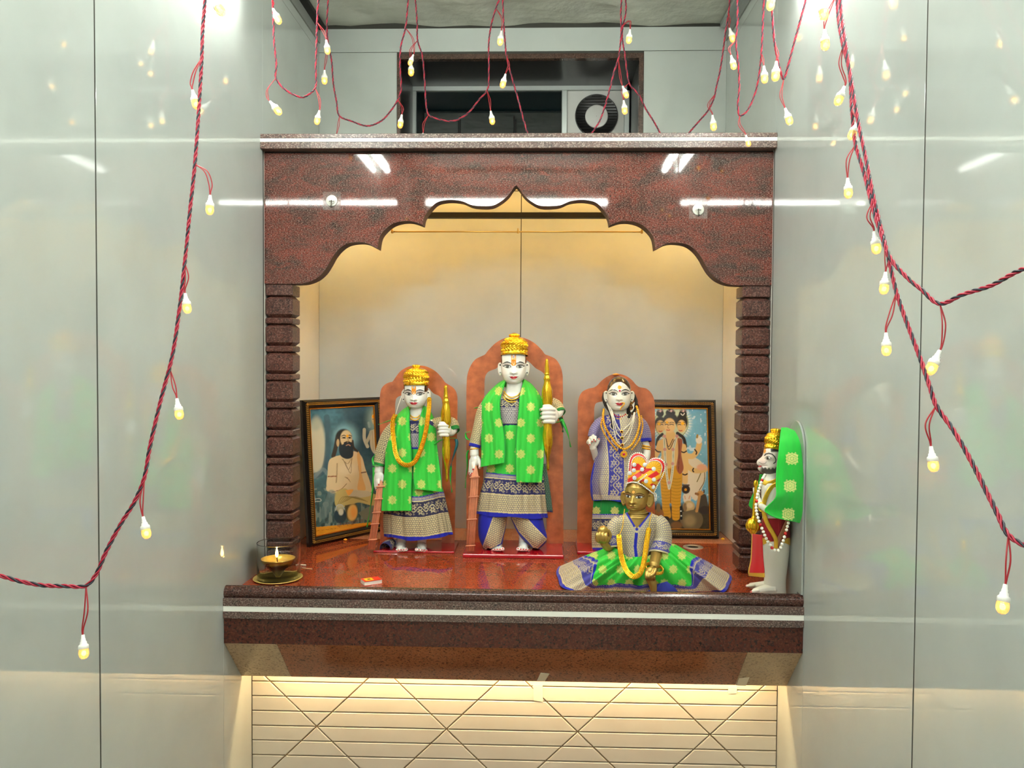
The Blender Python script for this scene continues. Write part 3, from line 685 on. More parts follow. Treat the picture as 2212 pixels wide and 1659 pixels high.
    X, Y, Z = V[:, 0], V[:, 1]-cy0, V[:, 2]
    X, Z = X*math.cos(ya)+Z*math.sin(ya), Z*math.cos(ya)-X*math.sin(ya)
    Y, Z = Y*math.cos(pi_)+Z*math.sin(pi_), Z*math.cos(pi_)-Y*math.sin(pi_)
    X, Y = X*math.cos(ro)-Y*math.sin(ro), Y*math.cos(ro)+X*math.sin(ro)
    return fr(cx+X, cy0+Y, cfg.get('d', 0)-Z), F, C
MARB = np.r_[LN((236, 234, 226)), 0.]
def face_paint(cfg):
    """painted idol face: brows, lined eyes, lips, forehead mark, hairline"""
    ey, ex, my = cfg['eye_y'], cfg['eye_x'], cfg['mouth_y']
    def f(x, y, s, q):
        H, w = q['H'], q['w']; C = np.broadcast_to(cfg['base'][:3], x.shape+(3,)).copy(); M = np.zeros(x.shape)+cfg['base'][3]
        fr_ = (s > .12)*1.; u = w/27.
        for sg in (-1, 1):
            X = (x*sg-ex)/u; Y = (y-ey)/u                                   # X grows outwards
            C = blend(C, LN((214, 176, 160)), fr_*.35*np.exp(-(X/9)**2-((Y+4.5)/2.2)**2))
            up = -3.1*np.clip(1-(X/8.2)**2, 0, 1)**.8-.10*X; lo = 2.7*np.clip(1-(X/7.8)**2, 0, 1)-.10*X
            ins = (np.abs(X) < 8)*sstep(up-.3, up+.3, Y)*sstep(lo+.3, lo-.3, Y)*fr_
            C = blend(C, LN((224, 226, 220)), ins); M = M*(1-ins)
            R = np.hypot(X-cfg.get('gaze', 0)*sg, Y+.1); C = blend(C, cfg.get('iris', LN((104, 104, 92))), ins*sstep(3.3, 2.8, R)); C = blend(C, LN((20, 16, 14)), ins*sstep(3.5, 3.2, R)*sstep(2.4, 2.8, R)); C = blend(C, LN((14, 10, 10)), ins*sstep(1.7, 1.3, R)); C = blend(C, LN((240, 240, 240)), ins*sstep(.9, .5, np.hypot(X-.9, Y+1.1)))  # small white dot beside the pupil is a painted catchlight
            wing = (X > -8.3)*(X < 10.5); ul = sstep(1.25, .55, np.abs(Y-np.where(X > 7.4, -.10*X-.42*(X-7.4)*.6, up)+.15))*wing*fr_
            C = blend(C, LN((22, 16, 16)), ul*cfg.get('kohl', 1.)); C = blend(C, LN((40, 28, 26)), sstep(.85, .35, np.abs(Y-lo))*(np.abs(X) < 7.8)*fr_*.85*cfg.get('kohl', 1.))
            C = blend(C, LN((110, 84, 78)), sstep(.9, .3, np.abs(Y-up+2.6))*(np.abs(X) < 8)*fr_*.6)
            by = -9.6+4.4*((X-.5)/10.5)**2+cfg.get('brow', 0)
            th = 1.15*np.clip(1-((X)/11.5)**2, 0, 1)+.25
            C = blend(C, cfg.get('brow_col', LN((34, 24, 20))), sstep(th+.4, th-.3, np.abs(Y-by))*(np.abs(X-.3) < 11)*fr_)
        X = x/u; Y = (y-my)/u; lw = cfg.get('lip_w', 8.5)
        k = np.clip(1-(X/lw)**2, 0, 1); top = -2.9*k**.7*(1-.38*np.exp(-(X/1.6)**2))-0.; bot = 3.5*k**.8; curve = -.022*X**2
        Yc = Y-curve; lip = sstep(top-.4, top+.4, Yc)*sstep(bot+.4, bot-.4, Yc)*(np.abs(X) < lw)*fr_
        C = blend(C, cfg.get('lip', LN((196, 28, 44))), lip); C = blend(C, LN((236, 120, 120)), lip*.5*np.exp(-(X/3)**2-((Yc-1.9)/.8)**2))
        C = blend(C, cfg.get('lip_line', LN((90, 14, 24))), sstep(.7, .25, np.abs(Yc+.1))*(np.abs(X) < lw+1.5)*fr_)
        for sg in (-1, 1): C = blend(C, LN((120, 96, 84)), sstep(1.3, .5, np.hypot((x*sg-.085*w)/u, (y-cfg['nose_y']-.3)/u*1.6))*fr_*.7)
        if 'mark' in cfg: C, M = cfg['mark'](C, M, x, y, u, fr_)
        hl = cfg['hair'](x/w, y); C = blend(C, cfg.get('hair_col', LN((74, 46, 26)))*(.8+.5*vnoise(x*1.3, y*.25))[..., None], np.maximum(hl, (s < cfg.get('hair_s', -.05))*(y < cfg.get('hair_low', 1e9))*1.))
        return np.concatenate([C, M[..., None]], -1)
    return f
def body_mesh(name, chunks, mat, parent):
    """chunks: (verts, faces, colours) -> ONE mesh"""
    V = []; F = []; C = []; b = 0
    for v, f, c in chunks:
        v = np.asarray(v); V.append(v); c = np.asarray(c, float)
        if c.ndim == 1: c = np.broadcast_to(c, (len(v), 4))
        C.append(c); F += [tuple(int(i)+b for i in q) for q in f]; b += len(v)
    return obj(name, np.vstack(V), F, mat, parent, smooth=True, cols=np.vstack(C))
def nails(V, fr, spots, base, r, col=(200, 24, 40)):
    C = np.tile(base, (len(V), 1)); 
    for x, y, d in spots:
        p = fr(x, y, d); m = sstep(fr.px(r)*1.15, fr.px(r)*.8, np.linalg.norm(V-p, axis=1)); C[:, :3] = C[:, :3]*(1-m[:, None])+LN(col)*m[:, None]
    return C
def crown_emb(k=22, a=.035):
    def e(t, th):
        band = sstep(.10, .16, t)*sstep(.62, .55, t)
        return a*band*np.sin(k*th+5*np.sin(9*t*PI))*np.sin(26*t)+a*.8*sstep(.62, .68, t)*sstep(.98, .9, t)*np.sin(14*th)
    return e
def throne(fr, outer, inner, d0, d1, mat, parent, n=160):
    O = resample(outer, n); I = resample(inner, n)
    cs = [(0, 1.), (0, .34), (.012, .16), (.045, .05), (.09, .01), (.11, .0), (.19, .0), (.205, .05), (.235, .05), (.25, .0), (.50, .0), (.88, .0), (.90, .01), (.955, .05), (.988, .16), (1, .34), (1, 1.)]
    Pw = np.stack([fr(O[:, 0]*(1-s)+I[:, 0]*s, O[:, 1]*(1-s)+I[:, 1]*s, d1+(d0-d1)*k) for s, k in cs], 1)
    o = grid('throne_back', Pw, None, mat, parent, True); o.data.set_sharp_from_angle(angle=.42)
    return o
m_throne = P('throne_orange', (188, 102, 62), .2, coat=.7, coat_r=.04, var=.3, vscale=30)
m_red = P('red_gloss', (176, 22, 34), .12, coat=.6)
m_reed = P('pink_stone', (214, 140, 104), .35, var=.15, vscale=50)
def grip_hand(fr, x0, x1, y0, y1, d, sg=1, base=MARB, vox=.9, thumb=True):
    """fist round an upright shaft: wrist on the x1 side, finger tips at x0; fingers stacked downwards"""
    P_ = []; w = x1-x0; h = y1-y0; r = h/8.6
    P_.append(blob(fr, (x0+.72*w, (y0+y1)/2, d+2), (abs(w)*.36, h*.52, h*.34)))
    tips = []
    for k in range(4):
        y = y0+h*(.14+.24*k); L = (0., .05, .02, .12)[k]
        P_.append(chain(fr, [(x0+.80*w, y+.5, d-h*.20), (x0+.50*w, y-.4, d-h*.42), (x0+(.20+L)*w, y, d-h*.36), (x0+(.05+L)*w, y+1, d-h*.12)], [r*1.1, r*1.05, r, r*.8], 10)); tips.append((x0+(.06+L)*w, y+1, d-h*.28))
    if thumb: P_.append(chain(fr, [(x0+.75*w, y0+h*.2, d-h*.1), (x0+.55*w, y0-h*.02, d-h*.30), (x0+.22*w, y0-h*.04, d-h*.30)], [r*1.35, r*1.15, r*.85], 10)); tips.append((x0+.2*w, y0-h*.06, d-h*.45))
    return P_, tips
def foot(fr, xc, yb, L, W, d, sg=1):
    """bare foot seen from the front: toes to the viewer"""
    P_ = [chain(fr, [(xc, yb-W*.55, d+L*.7), (xc, yb-W*.45, d), (xc, yb-W*.26, d-L*.35)], [W*.42, W*.44, W*.34], 12), chain(fr, [(xc, yb-W*1.5, d+L*.45), (xc, yb-W*.5, d+L*.3)], [W*.36, W*.42], 12)]; tips = []
    for k in range(5):
        x = xc+sg*W*(-.44+.215*k); r = W*(.17, .13, .125, .115, .10)[k]; e = d-L*(.72, .74, .70, .63, .54)[k]
        P_.append(chain(fr, [(x*.6+xc*.4, yb-W*.24, d-L*.25), (x, yb-r*1.25, e)], [r*1.1, r*.95], 10)); tips.append((x, yb-r*1.75, e-r*.8))
    return P_, tips

def ctube(name, fr, pts, r, colf, mat, parent, k=90, m=90, solid=0., ell=1.):
    """coloured sleeve or roll along (x, y, d) points; colf(s, u, x, y) with s the run along it and u round it, both pixel-sized"""
    q = spline(np.array(pts, float), k); rr = np.interp(np.linspace(0, 1, k), np.linspace(0, 1, len(r)), r); T = np.gradient(q, axis=0); T /= np.linalg.norm(T, axis=1)[:, None]
    ref = np.array([0, 0, -1.]) if np.abs(T[:, 2]).mean() < .8 else np.array([0, -1., 0]); N = ref-T*(T@ref)[:, None]; N /= np.linalg.norm(N, axis=1)[:, None]; B = np.cross(T, N)
    th = np.linspace(0, 2*PI, m, endpoint=False)[None, :, None]; G = q[:, None]+(N[:, None]*np.cos(th)*ell+B[:, None]*np.sin(th))*rr[:, None, None]
    s = np.r_[0, np.cumsum(np.linalg.norm(np.diff(q, axis=0), axis=1))][:, None]+0*th[..., 0]; u = th[..., 0]*np.mean(rr)+0*s
    C = colf(s, u, G[..., 0], G[..., 1]); return grid(name, fr(G[..., 0], G[..., 1], G[..., 2]), C, mat, parent, True, solid)
def plain(c, m=0.): return lambda x, y, u, v: flat(LN(c), x, m)
def conv(ox, oy, k): return lambda pts: [((p[0]/k+ox), (p[1]/k+oy))+tuple(p[2:]) for p in pts]
def foldf(*fs): return lambda U, v: sum(a*np.sin(k*U*2*PI+p+q*v)*(w0+(1-w0)*v) for a, k, p, q, w0 in fs)
def ribbon(name, fr, pts, w, mat, parent, n=40, twist=2.):
    q = spline(np.array(pts, float), n); t = np.linspace(0, 1, n); a = twist*t
    L = np.stack([q[:, 0]-w*np.cos(a)*.5, q[:, 1], q[:, 2]-w*np.sin(a)*.5], 1); R = np.stack([q[:, 0]+w*np.cos(a)*.5, q[:, 1], q[:, 2]+w*np.sin(a)*.5], 1)
    return grid(name, np.stack([fr(*L.T), fr(*((L+R)/2+np.array([0, 0, -.8])).T), fr(*R.T)], 1), None, mat, parent, False, .0012)
m_ribbon = P('green_ribbon', (40, 176, 56), .55, var=.15, vscale=60)
m_ribbon2 = P('dark_green_ribbon', (24, 92, 50), .6)

def limb_join(fr, parts):
    """plain hidden limbs so that hands, feet and head belong to one body"""
    return [chain(fr, p, r, 14) for p, r in parts]
def bead_part(name, fr, pts, r, mat, parent, step, sub=6, kind='stuff'):
    """beads strung along a line, too small to tell apart: one part"""
    q = spline(np.array(pts, float), 400); s = np.r_[0, np.cumsum(np.linalg.norm(np.diff(q, axis=0), axis=1))]; b = MB()
    for t in np.arange(0, s[-1], step):
        c = np.array([np.interp(t, s, q[:, i]) for i in range(3)]); w = fr(*c); b.ball(w, fr.px(r), sub+2)
    o = b.build(name, mat, parent, smooth=True); o['kind'] = kind; return o
def strung(name, sub, fr, pts, r, mat, parent, step, thread, alt=None, flat_=None, label=None):
    """string (part) with separate beads or coins (sub-parts) sharing one mesh"""
    q = spline(np.array(pts, float), 600); s = np.r_[0, np.cumsum(np.linalg.norm(np.diff(q, axis=0), axis=1))]
    root = pxtube(name, fr, q[::6], .7, thread, parent, 5)
    if label: root['label'] = label
    me = None; off = LOC[parent.name]
    for k, t in enumerate(np.arange(step*.3, s[-1], step)):
        c = np.array([np.interp(t, s, q[:, i]) for i in range(3)]); c2_ = np.array([np.interp(min(t+1, s[-1]), s, q[:, i]) for i in range(3)])
        w = Vector(fr(*c)); T = (Vector(fr(*c2_))-w).normalized() if t+1 < s[-1] else T
        mt = alt[1] if alt and k % alt[0] == alt[2] else mat
        key = sub+mt.name+str(r)
        if key not in BEADS:
            b = MB()
            if flat_: b.lathe([(.001, -.05), (.9, -.05), (1, -.02), (1, .02), (.88, .07), (.78, .035), (.001, .05)], n=18)
            else: b.ball((0, 0, 0), 1, 12)
            BEADS[key] = mesh_from(sub, [Vector(v)*fr.px(r) for v in b.v], b.f, mt, True)
        o = bpy.data.objects.new(sub, BEADS[key]); COL.objects.link(o); o.parent = root; LOC[o.name] = off
        o.location = w-off
        if flat_:
            Z = Vector(CC)-w; Z = (Z-T*Z.dot(T)).normalized(); Z = (Z*.93-T*.38).normalized(); o.rotation_mode = 'QUATERNION'; o.rotation_quaternion = Vector((0, 0, 1)).rotation_difference(Z)
    return root
BEADS = {}
def floor_d(fr, x, y, h=.0015):
    d = CF+CR*((x-1106)/FPX)-CU*((y-829.5)/FPX); p = CC+d*((ZF+h-CC.z)/d.z); return (p.y-fr.Y0)*fr.s
m_pearl = P('pearl', (238, 234, 222), .2, coat=.5)
m_bead_red = P('red_bead', (200, 30, 34), .25)
m_bead_gold = P('amber_bead', (236, 172, 40), .3, metal=.35)
m_paint_brass = vcmat('painted_brass', .27, spec=.5, ametal=.6)
# ================================================================ middle marble statue
def tilak(xw, y0, y1, inner=True):
    def f(C, M, x, y, u, fr_):
        X = x/u; m = (np.abs(X) < xw+.5)*sstep(y0-.5, y0+.5, y)*sstep(y1+.6, y1-.6, y+np.abs(X)**2*.12)*sstep(xw+.5, xw-.3, np.abs(X))*fr_
        C = blend(C, LN((240, 150, 24)), m)
        if inner:
            yy = (y-y0)/(y1-y0); C = blend(C, LN((240, 236, 224)), m*sstep(2.3, 1.7, np.abs(X))*(yy < .28)); C = blend(C, LN((120, 40, 30)), m*sstep(.9, .4, np.abs(X))*(yy < .30))
            C = blend(C, LN((246, 224, 180)), m*sstep(.7, .25, np.abs(np.hypot(X, (yy-.66)*9)-2.))*(yy > .6))
        return C, M
    return f
c2 = conv(980, 700, 3.189)
fr = Frame(-.345)
rama = empty('marble_statue', (0, -.345, ZF), 'tallest white marble statue in gold crown and green stole, in the middle arched throne', 'statue')
MB().box(-.167, .155, -.440, -.238, ZF, ZF+.013, .003, 2).build('base', m_red, rama)
throne(fr, c2([(88, 1512), (88, 900), (89, 420), (96, 345), (118, 285), (150, 243), (190, 222), (216, 209), (235, 185), (290, 130), (350, 98), (420, 86), (490, 98), (555, 130), (608, 180), (630, 208), (655, 218), (700, 240), (735, 290), (750, 350), (752, 420), (754, 900), (756, 1512)]),
       c2([(200, 1512), (206, 900), (212, 450), (214, 385), (222, 350), (240, 328), (268, 316), (290, 308), (310, 290), (345, 258), (385, 236), (430, 228), (470, 236), (515, 258), (548, 288), (566, 305), (590, 318), (612, 332), (628, 352), (634, 400), (636, 450), (638, 900), (640, 1512)]), 42, 66, m_throne, rama)
cf = dict(base=MARB, eye_y=792., eye_x=13.6, nose_y=807., mouth_y=815.6, nose_w=.16, ear=(782., 811.), ear_w=.19, lip_w=8.6, d=-12, mark=tilak(5., 766, 790.5),
          hair=lambda xn, y: (np.abs(xn) > .92)*(y < 786)*1.)
hv, hf, hc = head(fr, 1109.6, 741, 830.5, 27.2, dict(cf, paint=face_paint(cf)))
chunks = [(hv, hf, hc)]
torso = [(816, 1095, 1127, -8, 13), (838, 1093, 1131, -8, 15), (848, 1088, 1137, -6, 17), (858, 1068, 1156, -5, 20), (870, 1056, 1166, -5, 22), (895, 1060, 1160, -5, 22), (925, 1070, 1150, -5, 21)]
def ring_solid(rows, k=40, m=40):
    R = resample(rows, k); th = np.linspace(0, 2*PI, m, endpoint=False)[None, :]
    x = (R[:, 1:2]+R[:, 2:3])/2+(R[:, 2:3]-R[:, 1:2])/2*np.cos(th); y = R[:, 0:1]+0*th; d = R[:, 3:4]+R[:, 4:5]*np.sin(th); return x, y, d
def solid(fr, rows, k=40, m=40):
    x, y, d = ring_solid(rows, k, m); V = fr(x, y, d).reshape(-1, 3); F = [tuple(q) for q in grid_faces(k, m, True)]+[tuple(range(m))[::-1], tuple((k-1)*m+i for i in range(m))]; return V, F
v, f = solid(fr, torso); chunks.append((v, f, MARB))
gp, tips = grip_hand(fr, 1166, 1204, 879, 916, -26); gp.append(chain(fr, [(1192, 898, -22), (1206, 894, -10), (1210, 884, 2)], [9, 9, 10], 12))
v, f = fuse(gp, fr.px(.85)); chunks.append((v, f, nails(v, fr, tips, MARB, 2.2)))
hp = [chain(fr, [(1030, 940, -10), (1025, 968, -14), (1025, 984, -18)], [9, 9.5, 10], 12), blob(fr, (1026, 994, -20), (11.5, 14, 8))]; tips = []
for i, (xa, xb, yb, dd) in enumerate(((1017, 1014, 1023, -18), (1019.5, 1017, 1027, -23), (1022, 1019.5, 1024, -28), (1024.5, 1022, 1015, -31))):
    hp.append(chain(fr, [(xa, 994, -20), (xa-1, 1008, dd), (xb, yb, dd-1)], [4., 3.6, 2.8], 10)); tips.append((xb, yb-1, dd-3.5))
hp.append(chain(fr, [(1032, 988, -20), (1036.5, 999, -25), (1036.5, 1011, -27)], [4.6, 4., 3.], 10)); tips.append((1036.5, 1011, -30.5))
v, f = fuse(hp, fr.px(.85)); chunks.append((v, f, nails(v, fr, tips, MARB, 2.)))
for xc, sg in ((1074, 1), (1131, -1)):
    fp, tips = foot(fr, xc, 1192, 44, 27, -14, -sg); v, f = fuse(fp, fr.px(.95)); chunks.append((v, f, nails(v, fr, tips, MARB, 2.6)))
for v, f in limb_join(fr, [([(1066, 870, -4), (1048, 895, -6), (1036, 925, -10), (1028, 950, -12)], [10, 10, 9.5, 9]), ([(1150, 868, -4), (1182, 870, 1), (1202, 878, 3), (1210, 888, -4)], [10, 10, 10, 9]),
        ([(1094, 915, -5), (1084, 1030, -8), (1074, 1188, -4)], [18, 18, 9]), ([(1128, 915, -5), (1132, 1030, -8), (1131, 1188, -4)], [18, 18, 9])]): chunks.append((v, f, MARB))
body_mesh('body', chunks, m_paint, rama)
lathe_px('crown', fr, [(29.5, 768.5), (30, 765), (28.8, 762), (28.6, 757), (29.2, 748), (29.6, 742), (28, 740), (23, 735), (16, 730), (11, 728), (10, 727), (12, 725.5), (11, 723), (7, 721), (3, 719.3), (.2, 718.6)], 1111, -13, m_gold, rama, 160, crown_emb(24, .05), slant=.13)
# blouse, skirt, trousers
def col_blouse(u, y, th, x): return np.where((y < 880)[..., None], pat_floral(x, y-872, 22), np.where((y < 913.5)[..., None], pat_scale(x, y, 4.2, LN((44, 38, 80)), LN((198, 190, 184))), np.where((y < 915)[..., None], flat(SILV, x, .4), flat(NAVY*.9, x))))
loft('blouse', fr, [(861, 1074, 1150, -6, 21), (868, 1058, 1164, -6, 24), (880, 1056, 1166, -6, 25), (900, 1060, 1162, -6, 24), (921, 1068, 1154, -6, 23)], col_blouse, m_cloth, rama, 90, 240)
def hem2(t, th): return t**2*(4*np.sin(th)*-1.+4.5*np.cos(th)+1.5*np.sin(5*th))
def col_skirt(u, y, th, x):
    d = (1118+2.6*np.cos(th)-3.0*np.abs(np.cos(th)))-y
    return border(u, d, pat_green(x, y, 40, 36, 1101, 940), .98)
def fold2(t, th): return (.03*np.sin(9*th+1)+.025*np.sin(15*th+2+3*t)+.016*np.sin(27*th))*(.35+.65*t)*(1-.35*sstep(.75, 1., t))
loft('skirt', fr, [(917, 1074, 1146, -6, 23), (930, 1068, 1152, -6, 26), (970, 1058, 1164, -6, 31), (1013, 1052, 1171, -7, 34), (1045, 1043, 1175, -7, 36), (1080, 1035, 1178, -8, 39), (1114, 1029, 1182, -8, 41)], col_skirt, m_cloth, rama, 230, 430, fold2, hem2)
def col_leg(poly, edge):
    def f(u, y, th, x):
        C = flat(BLUE*.95, x); m = inpoly(x, y, poly)&(np.sin(th) < .35); e = lined(x, y, edge)
        C = np.where(m[..., None], pat_scale(x*.92+y*.4, y*.92-x*.4, 4.2, NAVY), C); return np.where(((lined(x, y, list(poly)+[poly[0]]) < 1.1)&(np.sin(th) < .35))[..., None], flat(SILV, x, .4), C)
    return f
pl = [(p[0], p[1]) for p in c2([(272, 1335), (365, 1335), (352, 1400), (322, 1508), (222, 1560), (198, 1545)])]
loft('trouser_leg', fr, [(1095, 1040, 1098, -10, 24), (1115, 1034, 1096, -12, 26), (1140, 1032, 1092, -14, 27), (1162, 1035, 1087, -16, 27), (1178, 1044, 1085, -17, 24), (1182, 1049, 1083, -17, 20)], col_leg(pl, pl[:2]), m_cloth, rama, 110, 200, lambda t, th: .04*np.sin(7*th+3*t)*t, lambda t, th: t**3*(-5*np.cos(th)+1.5*np.sin(6*th)))
pr_ = [(p[0], p[1]) for p in c2([(402, 1335), (500, 1335), (560, 1400), (640, 1482), (566, 1556), (520, 1500), (452, 1430)])]
loft('trouser_leg', fr, [(1095, 1102, 1172, -10, 24), (1115, 1103, 1172, -12, 26), (1140, 1112, 1176, -14, 27), (1160, 1124, 1181, -16, 27), (1174, 1138, 1176, -17, 24), (1184, 1148, 1164, -17, 18)], col_leg(pr_, pr_[:2]), m_cloth, rama, 110, 200, lambda t, th: .04*np.sin(7*th+4*t)*t, lambda t, th: t**3*(2*np.cos(th)))
# sleeves
def col_sleeve(L, cuff=5, cc=BLUE, sc=4.2): return lambda s, u, x, y: np.where((s > L-cuff)[..., None], flat(cc, x), np.where((s > L-cuff-2)[..., None], flat(SILV, x, .4), pat_scale(u, s, sc, LN((50, 44, 70)))))
ctube('sleeve', fr, [(1060, 868, -4), (1046, 888, -6), (1036, 925, -10), (1025, 966, -13)], [15, 15, 14, 12.5], col_sleeve(105, 6), m_cloth, rama, 110, 100, .0012)
ctube('sleeve', fr, [(1158, 870, 8), (1180, 871, 8), (1200, 877, 6), (1211, 893, -6)], [15, 15, 14, 12], col_sleeve(64, 4, GREEND), m_cloth, rama, 80, 100, .0012)
# stole
def col_stole(ox, oy): return lambda x, y, u, v: np.where((np.minimum(u, 1-u) < .018)[..., None], flat(GREEND*1.2, x), pat_green(x, y, 43, 34, ox, oy))
sheet('stole', fr, c2([(352, 384, 8), (318, 400, 7), (270, 440, 2), (212, 505, -8), (188, 560, -16), (180, 650, -20), (188, 750, -24), (190, 870, -30), (188, 985, -34)]), c2([(360, 392, -16), (348, 430, -23), (328, 490, -30), (320, 545, -34), (326, 640, -38), (346, 725, -40), (356, 850, -44), (352, 955, -49)]),
      col_stole(1078, 913), m_cloth, rama, 190, 80, 5, foldf((1.8, 2.2, .6, 2, .6), (1.0, 4.5, 2, -3, .3)), .0016)
sheet('stole', fr, c2([(486, 384, -16), (470, 430, -25), (455, 500, -34), (446, 600, -39), (438, 690, -40), (430, 800, -44), (427, 950, -50), (432, 1090, -55)]), c2([(490, 382, 8), (520, 400, 6), (560, 440, 0), (600, 500, -12), (614, 560, -20), (622, 680, -25), (626, 800, -27), (620, 950, -35), (608, 1093, -43)]),
      col_stole(1125, 913), m_cloth, rama, 220, 84, 5, foldf((1.8, 1.8, 2.6, 2, .6), (1.0, 4.2, 1, 3, .3)), .0016)
sheet('stole', fr, c2([(352, 384, 8), (375, 372, 14), (420, 366, 16), (465, 372, 14), (488, 384, 8)]), c2([(345, 430, 16), (370, 440, 22), (420, 444, 24), (465, 440, 22), (500, 430, 16)]), col_stole(1125, 913), m_cloth, rama, 50, 20)
sheet('side_flap', fr, c2([(606, 970, -4), (618, 1100, -4), (632, 1240, -4), (640, 1292, -4)]), c2([(632, 960, 10), (650, 1060, 12), (668, 1180, 12), (682, 1298, 12)]), lambda x, y, u, v: np.where((v > .96)[..., None], flat(NAVY, x), pat_scale(x, y, 4., LN((20, 52, 44)), LN((90, 130, 110)))), m_cloth, rama, 110, 40, 3, foldf((1.4, 2, 0, 1, .5)))
# jewellery, held bow and reeds
for k, (a, b, c) in enumerate((((346, 462, -20), (400, 505, -31), (462, 470, -20)), ((341, 480, -21), (398, 522, -32), (460, 494, -21)), ((337, 498, -22), (396, 538, -33), (456, 516, -22)))):
    a, b, c = c2([a, b, c]); q = [a, ((a[0]+b[0])/2-2, a[1]*.35+b[1]*.65, -28), b, ((c[0]+b[0])/2+2, c[1]*.35+b[1]*.65, -28), c]; pxtube('necklace', fr, q, 1.35, m_gold_thin, rama, 8, 40)
pxtube('bangle', fr, [(1025+10.5*math.cos(a), 969+3*math.sin(a)*0-1.5*math.cos(a), -14+10.5*math.sin(a)) for a in np.linspace(0, 2*PI, 25)], 1.3, m_gold_thin, rama, 8)
def bow(fr, prof, xb, yb, dc, parent, tilt, c):
    pr = [(r, y) for (y, r) in [(c([(0, yy)])[0][1], rr) for yy, rr in prof]]
    return lathe_px('golden_bow', fr, pr, xb, dc, m_gold, parent, 90, lambda t, th: .05*np.abs(np.sin(3*th+.4))-.03+.03*np.sin(40*t)*np.sin(6*th), tilt=tilt)
bow(fr, [(236, .3), (246, 2.6), (262, 3.6), (300, 4.8), (338, 5.4), (346, 6.2), (352, 5.2), (376, 7.6), (392, 6.8), (410, 7.6), (455, 11), (500, 12), (540, 11.4), (576, 9), (640, 8), (690, 9), (740, 10.6), (790, 11.2), (830, 10.4), (870, 7.5), (915, 4.5), (950, 2.4), (965, 2.2), (985, 3), (1003, 2.4), (1010, .4)], 1181.2, 776, -27, rama, -.012, c2)
def reeds(fr, top, bot, w, bands, d0, d1, parent):
    b = MB(); n = 4
    for k in range(n):
        o = (k-(n-1)/2)*w/n; e = -3*math.cos((k-(n-1)/2)*.9)
        v, f = tube(fr(np.array([top[0]+o*.25, top[0]*.85+bot[0]*.15+o*.95, bot[0]+o]), np.array([top[1]+abs(o)*1.2, top[1]*.85+bot[1]*.15, bot[1]]), np.array([d0+e*.3, d0+e, d1+e])), [fr.px(w/n*.35), fr.px(w/n*.62), fr.px(w/n*.66)], 10); b.add(v, f)
    b.build('reed_bundle', m_reed, parent, smooth=True)
    for y in bands:
        q = MB()
        t = (y-top[1])/(bot[1]-top[1]); x = top[0]+(bot[0]-top[0])*t; d = d0+(d1-d0)*t
        ang = np.linspace(0, 2*PI, 21); v, f = tube(fr(x+w*.58*np.cos(ang), y+0*ang-.8*np.cos(ang), d-1+5.5*np.sin(ang)), fr.px(1.5), 6); q.add(v, f); q.build('band', m_reed, parent, smooth=True)
reeds(fr, (1027.5, 1003), (1015.5, 1190), 17, (1031, 1073, 1122, 1179), -30, -53, rama)
for i, (pts, w) in enumerate((([(742, 655, -6), (765, 700, -10), (790, 770, -8), (806, 848, -6)], 7), ([(735, 640, -6), (750, 700, -2), (752, 745, 0)], 9), ([(700, 680, -20), (730, 672, -24), (756, 655, -12)], 6))):
    ribbon('ribbon', fr, c2(pts), w, m_ribbon if i != 1 else m_ribbon2, rama)
for pts, w in (([(118, 800, -10), (92, 790, -8), (84, 750, -6), (112, 742, -6)], 7), ([(100, 870, -8), (92, 900, -6), (94, 980, -4), (84, 1060, -4), (80, 1130, -4)], 4), ([(146, 580, 4), (170, 572, 2), (196, 560, -2)], 6)):
    ribbon('ribbon', fr, c2(pts), w, m_ribbon, rama)
# ================================================================ left marble statue
c1 = conv(760, 760, 3.608)
fr = Frame(-.325)
lak = empty('marble_statue', (-.30, -.325, ZF), 'shorter white marble statue wearing a long garland of gold coins, in the left arched throne', 'statue')
pL, pR = at(806, 1195, -.386), at(981, 1196, -.386)
MB().box(pL.x, pR.x, -.386, -.238, ZF, ZF+.006, .002, 2).build('base', m_red, lak)
throne(fr, c1([(222, 1500), (218, 900), (217, 420), (219, 345), (232, 285), (262, 252), (300, 236), (316, 232), (340, 200), (380, 150), (440, 116), (510, 106), (580, 114), (650, 150), (700, 200), (726, 236), (744, 250), (788, 278), (812, 310), (822, 350), (824, 420), (812, 900), (800, 1500)]),
       c1([(325, 1500), (332, 900), (338, 450), (340, 395), (348, 362), (366, 348), (392, 336), (402, 322), (425, 290), (455, 262), (505, 250), (560, 260), (600, 285), (624, 312), (640, 326), (676, 342), (696, 362), (704, 395), (706, 450), (704, 900), (700, 1500)]), 38, 60, m_throne, lak)
cf = dict(base=MARB, eye_y=850.3, eye_x=12.6, nose_y=863.5, mouth_y=870.4, nose_w=.155, ear=(842., 868.), ear_w=.19, lip_w=9.2, d=-14, yaw=-.19, pitch=.05, roll=.0, mark=tilak(5., 833, 851, True), gaze=1.2,
          hair=lambda xn, y: (np.abs(xn) > .86)*(y < 846)*1., iris=LN((120, 126, 124)), lip=LN((206, 22, 50)))
hv, hf, hc = head(fr, 898.3, 806.5, 882.5, 25.4, dict(cf, paint=face_paint(cf)))
chunks = [(hv, hf, hc)]
v, f = solid(fr, [(872, 888, 914, -8, 12), (888, 885, 914, -8, 14), (898, 880, 920, -6, 16), (908, 862, 938, -5, 18), (920, 850, 946, -5, 20), (950, 856, 938, -5, 20), (975, 864, 932, -5, 19)]); chunks.append((v, f, MARB))
gp, tips = grip_hand(fr, 944, 973, 915, 944, -30)
